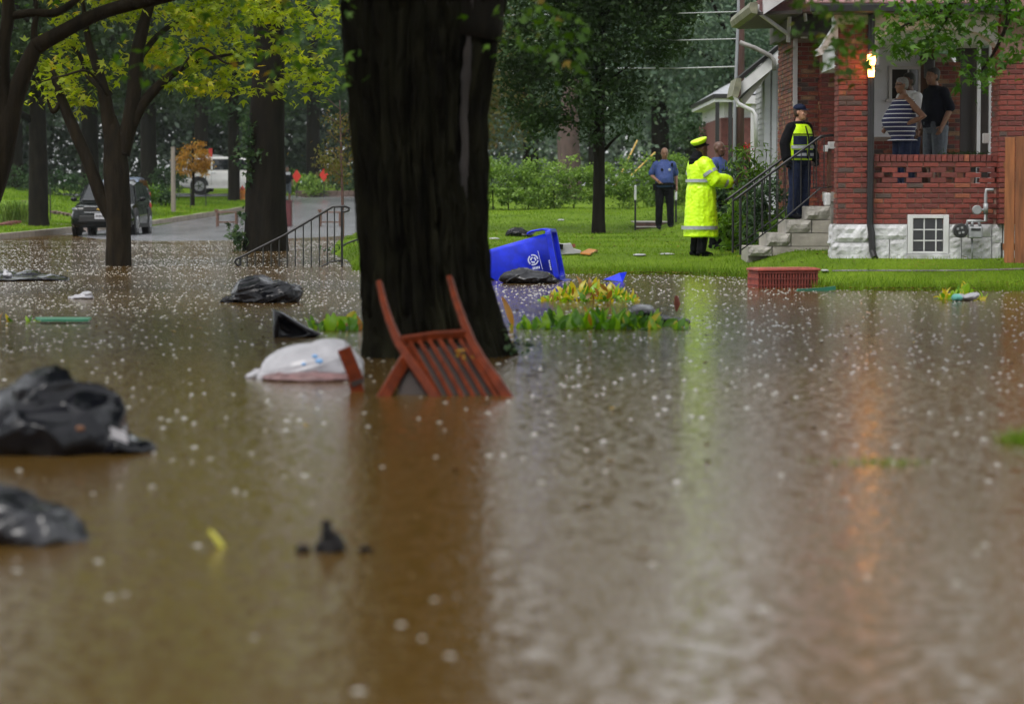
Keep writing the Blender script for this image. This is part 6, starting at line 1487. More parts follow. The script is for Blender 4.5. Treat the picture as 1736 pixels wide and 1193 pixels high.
# ---------------------------------------------------------------- blue recycling bin on its side
def bin_():
    d = 38.3; BL = pm('blue_plastic', (.006, .025, .62), .34, .28, 7, .12, 30, spec=.5); WP = pm('print_white', (.55, .6, .8), .5, 0, 1); BLd = pm('blue_inside', (.004, .012, .25), .4, .1, 5)
    rot = Matrix.Rotation(R(12), 4, 'Y')      # bottom end sinks
    c = at(945, 431, d); T = Matrix.Translation(c) @ Matrix.Rotation(R(-9), 4, 'Z') @ Matrix.Rotation(R(-11), 4, 'Y')
    t = thing('recycling_bin', 'tipped over blue recycling bin lying half in the flood by the lawn', 'bin', (c.x - .5, d, 0))
    # local: x from -1.05 (bottom) to 0 (mouth); y depth; z height
    def ring(x, hz, hy, r=.06):
        out = []
        for sx, sy, a0 in ((1, 1, 0), (-1, 1, 90), (-1, -1, 180), (1, -1, 270)):
            for k in range(4):
                a = R(a0 + 30 * k); out.append(Vector((x, sx * (hy - r) + r * math.cos(a), sy * (hz - r) + r * math.sin(a))))
        return out
    mb = MB(); mb.loft([ring(-1.06, .20, .18), ring(-1.05, .235, .21), ring(-.6, .275, .24), ring(-.05, .32, .275), ring(-.05, .32, .275, .05)], cap=False)
    mb.loft([ring(-.05, .30, .255), ring(-.6, .255, .22), ring(-1.02, .215, .19)], cap=True); mb.xf(T); mb.build('body', BL, t, smooth=True)
    mb = MB(); mb.loft([ring(-.07, .335, .29), ring(-.07, .355, .31), ring(.01, .36, .315), ring(.01, .31, .265), ring(-.07, .30, .26)], cap=False); mb.xf(T); mb.build('rim', BL, t, bevel=.006)
    mb = MB(); mb.loft([[Vector((x, y, z)) for y in (-.26, .26)] + [Vector((x, y, z + .025)) for y in (.26, -.26)] for x, z in ((.0, .33), (-.12, .37), (-.28, .37), (-.34, .345))]); mb.xf(T); mb.build('handle', BL, t, bevel=.01)
    lid = MB(); lid.loft([[Vector((x, y, z)) for y in (-.30, .30)] + [Vector((x - .03, y, z)) for y in (.30, -.30)] for x, z in ((.03, -.36), (.20, -.44), (.42, -.56))]); lid.xf(T); lid.build('lid', BLd, t, bevel=.01)
    for q in (-1, 1):
        w = MB(); w.disc((-1.0, q * .2, -.24), (0, 1, 0), .10, .06, 18); w.xf(T); w.build('wheel', BLACK, t)
    # emblem: ring with three chasing arrows, caption bars and a thin line (near face)
    fx = lambda x, z: Vector((x, -(.282 + .07 * min(0, x + .0) * .9) - .006, z))
    def flat(pts, nm):
        m_ = MB(); m_.loft([[fx(x, z) for x, z in pts], [fx(x, z) + Vector((0, .005, 0)) for x, z in pts]]); m_.xf(T); m_.build(nm, WP, em)
    em = MB(); cx, cz = -.315, -.015
    for i in range(24):
        a, b = 2 * math.pi * i / 24, 2 * math.pi * (i + .9) / 24
        if i % 8 == 7: continue
        q = [(cx + r * math.cos(w), cz + r * math.sin(w)) for r, w in ((.058, a), (.078, a), (.078, b), (.058, b))]
        em.loft([[fx(*p) for p in q], [fx(*p) + Vector((0, .004, 0)) for p in q]])
    em.xf(T); em = em.build('emblem', WP, t)
    for k in range(3):
        a0 = R(90 + 120 * k); poly = []
        for s_ in range(5): a = a0 + R(70) * s_ / 4; poly.append((cx + .044 * math.cos(a), cz + .044 * math.sin(a)))
        tip = a0 + R(100); poly += [(cx + .052 * math.cos(a0 + R(72)), cz + .052 * math.sin(a0 + R(72))), (cx + .034 * math.cos(tip), cz + .034 * math.sin(tip)), (cx + .016 * math.cos(a0 + R(72)), cz + .016 * math.sin(a0 + R(72)))]
        for s_ in range(4, -1, -1): a = a0 + R(70) * s_ / 4; poly.append((cx + .024 * math.cos(a), cz + .024 * math.sin(a)))
        flat(poly, 'arrow')
    flat([(-.228, .10), (-.222, .10), (-.206, -.17), (-.212, -.17)], 'line')
    for k in range(5): flat([(-.345 + k * .022, -.115), (-.330 + k * .022, -.115), (-.330 + k * .022, -.15), (-.345 + k * .022, -.15)], 'caption')
    for k in range(4): flat([(-.36 + k * .02, -.165), (-.348 + k * .02, -.165), (-.348 + k * .02, -.185), (-.36 + k * .02, -.185)], 'caption')
    for k in range(5): flat([(-.10, -.06 - k * .03), (-.082, -.06 - k * .03), (-.082, -.082 - k * .03), (-.10, -.082 - k * .03)], 'caption')
bin_()
mb = MB(); q = [at(1022, 474, 37.6), at(1050, 463, 37.7), at(1063, 461, 37.8), at(1056, 478, 37.6)]; mb.loft([q, [p + Vector((0, .03, 0)) for p in q]])
tag(mb.build('bin_lid', pm('blue_plastic', (.006, .025, .62)), bevel=.006), 'blue plastic lid edge sticking out of the water', 'lid')
# papers, box and tray spilled behind the bin
d = on_ground(955, 433).y
mb = MB(); q = [at(938, 408, d), at(952, 413, d), at(968, 412, d), at(972, 421, d), at(986, 425, d), at(985, 430, d), at(950, 432, d), at(940, 424, d)]; mb.loft([q, [p + Vector((0, .1, 0)) for p in q]])
sack = tag(mb.build('paper_sack', PLW, bevel=.01), 'torn white paper sack spilled from the bin mouth', 'paper')
mb = MB(); q = [at(945, 413, d - .04), at(955, 414, d - .04), at(954, 423, d - .04), at(945, 422, d - .04)]; mb.loft([q, [p + Vector((0, .01, 0)) for p in q]]); mb.build('print', BLACK, sack)
mb = MB(); mb.loft([[at(956, 416, d + .2), at(975, 413, d + .2), at(976, 419, d + .2), at(957, 421, d + .2)], [at(956, 416, d + .5), at(975, 413, d + .5), at(976, 419, d + .5), at(957, 421, d + .5)]]); tag(mb.build('cardboard_box', pm('red_cardboard', (.20, .06, .03), .7, .2, 8)), 'flattened reddish cardboard behind the torn white sack', 'cardboard')
q = [on_ground(x, y) + Vector((0, 0, .05)) for x, y in ((984, 433), (1001, 434.5), (1014, 428), (998, 426))]; mb = MB(); mb.loft([q, [p - Vector((0, 0, .03)) for p in q]])
tag(mb.build('orange_tray', pm('orange_board', (.42, .17, .03), .5, .2, 8), bevel=.004), 'flat orange tray on the grass right of the white sack', 'tray')
for nm, lb, px, py, dd, rx, rz, mt in (('paper_scrap', 'pale mint paper scrap on the lawn right of the bin', 1085, 434, 43.2, 12, 2.2, PLW), ('paper_scrap', 'clear plastic scrap on the grass left of the yellow raincoat', 1130, 432, 43.6, 15, 2.2, PLW), ('paper_scrap', 'tiny white scrap on the far lawn near the oak', 951, 374, 62, 6, 1.6, PLW),
                                 ('paper_scrap', 'small white scrap at the water edge left of the red basket', 1276, 461, 39.4, 7, 2.5, PLW), ('paper_scrap', 'small white scrap at the water edge right of the red basket', 1399, 461, 36.2, 7, 2, PLW), ('paper_scrap', 'grey scrap on the lawn left of the black bag', 838, 406, 48, 9, 1.5, PLW)):
    c = on_ground(px, py); dd = c.y; c.z += .015; s = FPX / dd
    mb = MB(); mb.ell(c, rx / s, .12, max(.012, rz / s), 14, 6); tag(mb.voxel(nm, mt, None, .009, 1, origin=c, disp=crumple(12, .008, (1, 1, 1), px)), lb, 'litter')
mb = MB(); mb.loft([[at(60, 541, 25.5), at(155, 541, 25.5), at(150, 545, 25.2), at(70, 545, 25.2)], [p + Vector((0, 0, .02)) for p in (at(60, 541, 25.5), at(155, 541, 25.5), at(150, 545, 25.2), at(70, 545, 25.2))]])
tag(mb.build('green_strip', pm('green_plastic', (.03, .22, .12), .4, .2, 8)), 'flat green plastic strip floating at left', 'plastic strip')
mb = MB(); mb.beam([at(1352, 493, 34), at(1392, 491, 34), at(1416, 488, 34)], .045, .10, (0, 1, 0)); mb.ell(at(1354, 493, 34), .03, .04, .03)
tag(mb.build('garden_tool', pm('teal_plastic', (.012, .12, .07), .4, .2, 8)), 'teal green plastic bar floating by the red basket', 'plastic bar')

# red wicker basket
def basket():
    d = 35.0; t = thing('wicker_basket', 'red wicker basket box sitting in shallow water before the steps', 'basket', (at(1335, 490, d).x, d, 0))
    A = lambda px, py, q=0: at(px, py, d + q); wk = pm('red_wicker', (.17, .028, .018), .5, .3, 10, .3, 40); wl = pm('red_wicker_lit', (.30, .065, .045), .5, .3, 10, .3, 40)  # paler copy for lid and left side: light painted into the colour
    x0, xm, x1 = A(1284, 490).x, A(1302, 490).x, A(1387, 490).x; z1 = A(0, 458).z; rz = Matrix.Rotation(R(7), 4, 'Z')
    mb = MB(); L, Wd, Hh = .80, .42, .235; mb.box((0, 0, -.08), (L, Wd, Hh - .02)); T = Matrix.Translation(Vector((xm - .11, d, 0))) @ Matrix.Rotation(R(14), 4, 'Z'); mb.xf(T); mb.build('core', pm('wicker_shadow', (.05, .010, .008), .8, .2, 9), t)
    n = 20
    for i in range(n):
        m_ = MB(); u = (i + .5) * L / n; m_.cbox((u, -.010, Hh / 2 - .05), L / n * .62, .022, Hh); m_.xf(T); m_.build('stake', wk, t, bevel=.004)
    for i in range(10):
        m_ = MB(); u = (i + .5) * Wd / 10; m_.cbox((-.010, u, Hh / 2 - .05), .022, Wd / 10 * .62, Hh); m_.xf(T); m_.build('stake', wl, t, bevel=.004)
    for z in (.03, .11, .19):
        m_ = MB(); m_.box((-.012, -.026, z), (L + .012, -.014, z + .014)); m_.box((-.026, -.012, z), (-.014, Wd, z + .014)); m_.xf(T); m_.build('weave_band', wk, t)
    m_ = MB(); m_.box((-.03, -.03, Hh - .02), (L + .03, Wd + .03, Hh + .015)); m_.xf(T); lid = m_.build('lid', wl, t, bevel=.01)
    for i in range(14):
        m_ = MB(); u = (i + .5) * L / 14; m_.cbox((u, Wd / 2, Hh + .018), L / 14 * .75, Wd, .012); m_.xf(T); m_.build('strip', wl, lid, bevel=.003)
basket()

# ---------------------------------------------------------------- floating leafy plants: every leaf a part
LG = [leaf_mat(n, [(0, c), (1, tuple(min(1, x * 1.3) for x in c))], .45, .35, .05) for n, c in (('leaf_green', (.11, .27, .012)), ('leaf_bright', (.26, .46, .02)), ('leaf_dark', (.05, .14, .012)), ('leaf_yellow', (.62, .52, .06)), ('leaf_brown', (.30, .15, .035)), ('leaf_orange', (.5, .22, .02)))]
blade_cache = {}
def blade(kind, mi):
    if (kind, mi) in blade_cache: return blade_cache[kind, mi]
    r = random.Random(kind); n = 6; mb = MB(); bend = (.2, .5, .9)[kind]; vs = []
    for i in range(n + 1):
        q = i / n; w = .5 * (math.sin(math.pi * min(1, q * .92 + .05)) ** .8) * (.36 if kind < 2 else .42); y = bend * q * q; z = q * math.sqrt(max(.1, 1 - bend * q * .8))
        vs += [(-w, y + .05 * w + .02 * math.sin(q * 7), z), (0, y + .12 * w + .06 * q, z - .02), (w, y + .05 * w - .02 * math.sin(q * 6), z)]
    fs = []
    for i in range(n):
        for j in range(2): a = i * 3 + j; fs.append((a, a + 1, a + 4, a + 3))
    mb.add(vs, fs); me = mb.mesh('leaf', LG[mi], smooth=True, fix=False); blade_cache[kind, mi] = me
    return me
def plant_raft(label, d, x0, x1, ybase, n, h, wts, spread=.5, up=.7, seed=1, mound=0.0):
    r = random.Random(seed); c = at((x0 + x1) / 2, ybase, d)
    t = thing('floating_plant', label, 'plant', (c.x, d, 0))
    for i in range(n):
        px = r.uniform(x0, x1); dd = d + r.uniform(-spread, spread); x = at(px, 333, dd).x
        s = h * r.uniform(.5, 1.15) * (1 - .45 * abs((px - (x0 + x1) / 2) / (x1 - x0) * 2) ** 2)
        mi = r.choices(range(6), wts)[0]
        o = bpy.data.objects.new('leaf', blade(r.randrange(3), mi)); C.objects.link(o); o.parent = t; WL[o.name] = Vector((x, dd, 0))
        o.location = Vector((x, dd, -.02 + mound * r.random() * (1 - abs((px - (x0 + x1) / 2) / (x1 - x0) * 2) ** 2))) - WL[t.name]; tilt = abs(r.gauss(0, .5)) + (1 - up) * .9
        o.rotation_euler = (tilt * r.choice((-1, 1)), r.gauss(0, .55), r.uniform(-1.2, 1.2)); o.scale = (s * r.uniform(.7, 1.2), s, s)
    return t
plant_raft('long raft of broad green leaves floating right of the trunk', 24.4, 862, 1165, 553, 190, .21, (5, 6, 2, .5, .2, .1), .35, .66, 3, mound=.04)
plant_raft('heap of yellow and brown wilted plants by the blue bin', 30.9, 922, 1080, 510, 290, .17, (2.4, 5, .6, 6, 2.5, .3), .5, .45, 5, mound=.13)
plant_raft('green leafy raft floating just left of the trunk', 24.2, 512, 622, 556, 60, .22, (4, 6, 2, .5, .3, .5), .3, .7, 8)
plant_raft('small yellow flower bunch floating near the fence', 31.2, 1590, 1670, 508, 80, .17, (1, 6, .3, 6, .6, .3), .25, .55, 11, mound=.10)
plant_raft('tiny green sprig floating at the far left', 25.6, 46, 68, 541, 8, .13, (3, 6, 1, 0, 0, 0), .08, .6, 14)
plant_raft('withered brown leaves floating at the left edge', 25.8, -4, 24, 541, 9, .17, (0, .5, 1, .5, 6, 0), .1, .5, 15)
for px, py, h in ((870, 545, .30), (1003, 540, .2)):
    o = bpy.data.objects.new('leaf', blade(0, 5)); C.objects.link(o); t = bpy.data.objects['floating_plant']; o.parent = t; c = at(px, py, 24.3); o.location = Vector((c.x, 24.3, .02)) - WL[t.name]; o.rotation_euler = (.1, -.35, .6); o.scale = (h * .6, h, h)
scrap('plastic_bag', 'white plastic wrap in the yellow flower bunch', 'plastic bag', 30.8, [(1645, 503, 16, .1, 6, -14), (1628, 504, 8, .1, 6, 0)], PLW, 14, .014)
scrap('plastic_bag', 'teal plastic wrap in the yellow flower bunch', 'plastic bag', 30.7, [(1622, 505, 9, .1, 6, 0)], pm('teal_wrap', (.10, .36, .30), .3, .2, 12), 14, .012)

# ---------------------------------------------------------------- iron rails in the flood
def flood_rail():
    d = 45.8; A = lambda px, py, q=0: at(px, py, d + q)
    t = thing('iron_handrail', 'black iron handrail sloping down into the flood before the ivy trunk', 'handrail', A(490, 455))
    mb = MB(); mb.tube([A(409, 452), A(402, 449), A(398, 444), A(401, 439), A(410, 435), A(480, 400), A(560, 353), A(564, 350.5), A(586, 350), A(592, 353), A(591, 357), A(585, 359), A(578, 358)], .021, 10); mb.build('top_rail', M['black_iron'], t, smooth=True)
    for px in (407, 579.5):
        mb = MB(); y0 = 436 if px < 500 else 351; mb.box((A(px, 333).x - .018, d - .018, -.2), (A(px, 333).x + .018, d + .018, A(px, y0).z)); mb.build('post', M['black_iron'], t)
    for i in range(11):
        px = 419 + i * 13.6; y0 = 431 - (px - 419) * .553
        mb = MB(); mb.tube([A(px, max(351, y0)), A(px, 470)], .011, 6); mb.build('baluster', M['black_iron'], t)
    mb = MB(); mb.tube([A(540, 455), A(544, 452), A(562, 443), A(579, 442)], .012, 6); mb.build('bottom_rail', M['black_iron'], t, smooth=True)
    px = 567; mb = MB(); mb.tube([A(px, 350), A(px, 442)], .011, 6); mb.build('baluster', M['black_iron'], t)
    d2 = 56.; B = lambda px, py: at(px, py, d2)
    t2 = thing('iron_handrail', 'short black iron rail end beside the massive trunk', 'handrail', B(598, 430))
    mb = MB(); mb.tube([B(578, 418), B(592, 411), B(609, 405)], .02, 8); mb.build('top_rail', M['black_iron'], t2, smooth=True)
    for px, y0 in ((593, 411), (600, 409), (606, 407)):
        mb = MB(); mb.tube([B(px, y0), B(px, 436)], .011, 6); mb.build('baluster', M['black_iron'], t2)
    P_ = RNG.normal(size=(60, 3)) * np.array([.28, .15, .06]) + np.array(B(588, 424)); V, F, T = leaves(P_, .1, 'oval', .5)
    o = link_mesh('weeds', np_mesh('weeds', V, F, M['lf_mid'], T)); tag(o, 'low weeds along the short rail end', kind='stuff')
flood_rail()
# concrete edge, brick step and white topped posts near the bald officer
def brick_step():
    d = 62.6; A = lambda px, py, q=0: at(px, py, d + q); x0, x1 = A(1079, 333).x, A(1150, 333).x; g = gz(3.2, d) - .1
    bs = pm('step_brick', (.10, .055, .042), .7, .3, 10, .3, 40)
    t = thing('brick_step', 'low brown brick steps with a concrete top by the bald officer', 'steps', ((x0 + x1) / 2, d, g))
    z1, z2 = A(0, 386).z, A(0, 376).z
    mb = MB(); mb.box((x0, d, g), (x1, d + .35, z1)); mb.build('riser', bs, t, bevel=.01)
    mb = MB(); mb.box((x0, d + .351, g), (x1, d + .8, z2 - .03)); mb.build('riser', bs, t, bevel=.01)
    mb = MB(); mb.box((x0 - .02, d + .33, z2 - .029), (x1 + .02, d + 2.5, z2)); mb.build('walk_slab', M['concrete'], t, bevel=.01)
    mb = MB(); mb.box((x0 - .02, d - .02, z1 + .001), (x1 + .02, d + .34, z1 + .03)); mb.build('tread', M['concrete'], t, bevel=.01)
    for px, y1, lb in ((1077, 316, 'black post with white top left of the bald officer'), (1146, 314, 'black post with white top right of the bald officer')):
        c = A(px, 397, -.2); p = thing('marker_post', lb, 'post', (c.x, c.y, gz(c.x, c.y)))
        mb = MB(); mb.tube([(c.x, c.y, gz(c.x, c.y) - .1), A(px, 338, -.2)], .022, 8); mb.build('post', M['black_iron'], p)
        mb = MB(); mb.tube([A(px, 338, -.2), A(px, y1, -.2)], .028, 8, True); mb.build('post_top', M['white_paint'], p)
brick_step()

# ---------------------------------------------------------------- street things
def bench(px0, px1, d, label):
    x0, x1 = at(px0, 333, d).x, at(px1, 333, d).x; z = float(road_z(d)); wd = pm('table_wood', (.11, .055, .035), .5, .3, 6, .2, 20)
    t = thing('wooden_stand', label, 'table frame', ((x0 + x1) / 2, d, z), 'table frames standing in the street')
    h = at(0, 361, d).z
    for x in (x0 + .03, x1 - .03):
        for y in (d, d + .45):
            mb = MB(); mb.cbox((x, y, (z + h) / 2 - .01), .06, .06, h - z); mb.build('leg', wd, t, bevel=.006)
    mb = MB(); mb.box((x0 - .02, d - .05, h - .0), (x1 + .02, d + .5, h + .05)); mb.build('seat', wd, t, bevel=.008)
    mb = MB(); mb.box((x0 + .061, d - .015, z + .12), (x1 - .061, d + .015, z + .17)); mb.build('stretcher', wd, t)
    mb = MB(); mb.box((x0 - .05, d - .06, h + .051), (x0 + .05, d + .5, h + .13)); mb.build('arm_end', wd, t, bevel=.01)
bench(366, 401, 98, 'low brown wooden frame standing in the street left of ivy trunk')
bench(541, 577, 98, 'low brown wooden frame standing in the street behind the handrail')
d = 97; c = at(488, 383, d); z = float(road_z(d))
t = thing('maroon_cabinet', 'upright maroon wooden panel standing in the street behind the ivy trunk', 'cabinet', (c.x, d, z))
mr = pm('maroon_wood', (.085, .015, .018), .45, .25, 6)
mb = MB(); x0, x1 = at(478, 333, d).x, at(494, 333, d).x; mb.box((x0, d, z), (x1, d + .35, at(0, 342, d).z)); mb.build('carcass', mr, t, bevel=.01)
mb = MB(); mb.box((x0 + .04, d - .02, z + .06), (x1 - .04, d - .001, at(0, 346, d).z)); mb.build('door', mr, t, bevel=.006)
mb = MB(); mb.box((x0 - .02, d - .03, at(0, 342, d).z + .001), (x1 + .02, d + .37, at(0, 340, d).z)); mb.build('top', mr, t, bevel=.006)
def hydrant():
    d = 127; c = at(411, 333, d); z = gz(c.x, d); t = thing('fire_hydrant', 'orange fire hydrant with red top on the verge beside the ivy trunk', 'hydrant', (c.x, d, z))
    og = pm('hydrant_orange', (.52, .17, .02), .45, .2, 8); rd = pm('hydrant_red', (.50, .03, .02), .45, .2, 8); x = c.x
    mb = MB(); mb.hloft([(x, d, z, .15, .15), (x, d, z + .05, .15, .15), (x, d, z + .06, .115, .115), (x, d, z + .42, .11, .11), (x, d, z + .44, .14, .14), (x, d, z + .48, .14, .14)], 16); mb.build('barrel', og, t)
    mb = MB(); mb.hloft([(x, d, z + .481, .125, .125), (x, d, z + .56, .11, .11), (x, d, z + .63, .06, .06), (x, d, z + .64, .035, .035), (x, d, z + .70, .03, .03)], 16); mb.build('bonnet', rd, t)
    for q in (-1, 1):
        mb = MB(); mb.disc((x + q * .15, d, z + .36), (1, 0, 0), .06, .1, 12); mb.build('outlet', og, t)
    mb = MB(); mb.disc((x, d - .15, z + .34), (0, 1, 0), .075, .1, 12); mb.build('outlet', og, t)
hydrant()
d = 110; c = at(294, 345, d); z = gz(c.x, d)
mb = MB(); mb.tube([(c.x, d, z - .2), (c.x, d, at(0, 300, d).z), (c.x, d, at(0, 250, d).z)], [.10, .09, .085], 12); mb.disc((c.x, d, at(0, 250, d).z), (0, 0, 1), .09, .04, 12)
tag(mb.build('wooden_post', pm('grey_wood', (.20, .17, .14), .75, .25, 6, .4, 20, stretch=(4, 4, .4))), 'weathered grey wooden post on the verge before orange sapling', 'post')
for px, y0, y1, dd, lb in ((323, 345, 320, 114, 'thin dark stake under the orange sapling'), (349, 330, 288, 118, 'thin metal stake in front of the white car'), (85, 355, 318, 95, 'thin metal stake on the left lawn behind dark tree')):
    c = at(px, 333, dd); g = gz(c.x, dd); mb = MB(); mb.tube([(c.x, dd, g - .1), (c.x, dd, at(0, y1, dd).z)], .022, 6, True); tag(mb.build('garden_stake', M['black_iron']), lb, 'stake')
for px, py, lb in ((503, 299, 'red diamond road sign nearest the ivy trunk'), (549, 297, 'red diamond road sign farther right before the rusty bank')):
    d = 136; c = at(px, py, d); g = gz(c.x, d); t = thing('road_sign', lb, 'road sign', (c.x, d, g)); r = .24; rd = pm('sign_red', (.62, .035, .02), .45, .08, 8)
    mb = MB(); mb.prism([(c.x - r * .95, c.z), (c.x, c.z - r * 1.4), (c.x + r * .95, c.z), (c.x, c.z + r * 1.4)], 'y', d, d + .02); mb.build('panel', rd, t, bevel=.006)
    mb = MB(); mb.tube([(c.x, d + .05, g - .1), (c.x, d + .05, c.z + .2)], .025, 8); mb.build('pole', M['black_iron'], t)
    for q in (-1, 1): mb = MB(); mb.tube([(c.x, d + .05, g + .5), (c.x + q * .35, d - .1, g)], .015, 6); mb.build('stand_leg', M['black_iron'], t)
# low retaining wall across the end of the street
mb = MB(); w_ = thing('retaining_wall', 'low brown garden wall across the top of the street', 'wall', (at(560, 333, 139).x, 139, gz(-9, 139)))
x0, x1 = at(497, 333, 139).x, at(700, 333, 139).x; zt, zb = at(0, 323, 139).z, at(0, 334, 139).z; st = pm('wall_stone', (.13, .09, .075), .8, .3, 5, .5, 20)
k = 0; x = x0
while x < x1:
    L = .45 + .25 * ((k * 7) % 5) / 5
    for r in range(2):
        m_ = MB(); h = (zt - zb + .2) / 2; m_.box((x + .01 + .1 * r, 139 + .01 * (k % 3), zb - .2 + r * h), (x + L - .01 + .1 * r, 139.4, zb - .2 + (r + 1) * h - .012)); m_.build('stone', st, w_, bevel=.02)
    x += L; k += 1
# brick edging and driveway on the left verge
dx0, dx1 = at(-60, 333, 92).x, KERB_X - .2
tag(sheet('driveway', np.linspace(dx0, dx1, 24), np.linspace(89.5, 92.5, 8), lambda x, y: ground_z(x, y) + .012, pm('brown_paving', (.20, .13, .10), .5, .3, 5, .3, 30)), 'brownish paved driveway across the left verge', kind='structure')
t = thing('brick_edging', 'curved low brick edging of the bed at far left', 'edging', (at(25, 376, 90).x, 89, gz(-16.5, 89)))
for i in range(16):
    a = i / 15; px = -6 + 44 * a; dd = 87.5 + 5.5 * a ** 1.5; c = at(px, 333, dd); g = gz(c.x, dd); mb = MB(); mb.box((-.15, -.09, -.05), (.15, .09, .12)); mb.xf(Matrix.Translation(Vector((c.x, dd, g))) @ Matrix.Rotation(1.2 - a, 4, 'Z')); mb.build('brick', BR[1] if i % 2 else pm('edging_brick', (.16, .07, .05), .7, .3, 9), t, bevel=.01)
for i, (px, dd, lb) in enumerate(((47, 102, 'low stone edge on the left lawn behind the dark tree'), (98, 99, 'second low stone edge on the left lawn right of the dark tree'))):
    t = thing('stone_edge', lb, 'edging', (at(px, 333, dd).x, dd, gz(at(px, 333, dd).x, dd)))
    for k in range(5):
        x = at(px - 14 + k * 7, 333, dd).x; g = gz(x, dd); mb = MB(); mb.box((x, dd - .12, g - .05), (x + .28, dd + .1, g + .1)); mb.build('stone', st, t, bevel=.02)

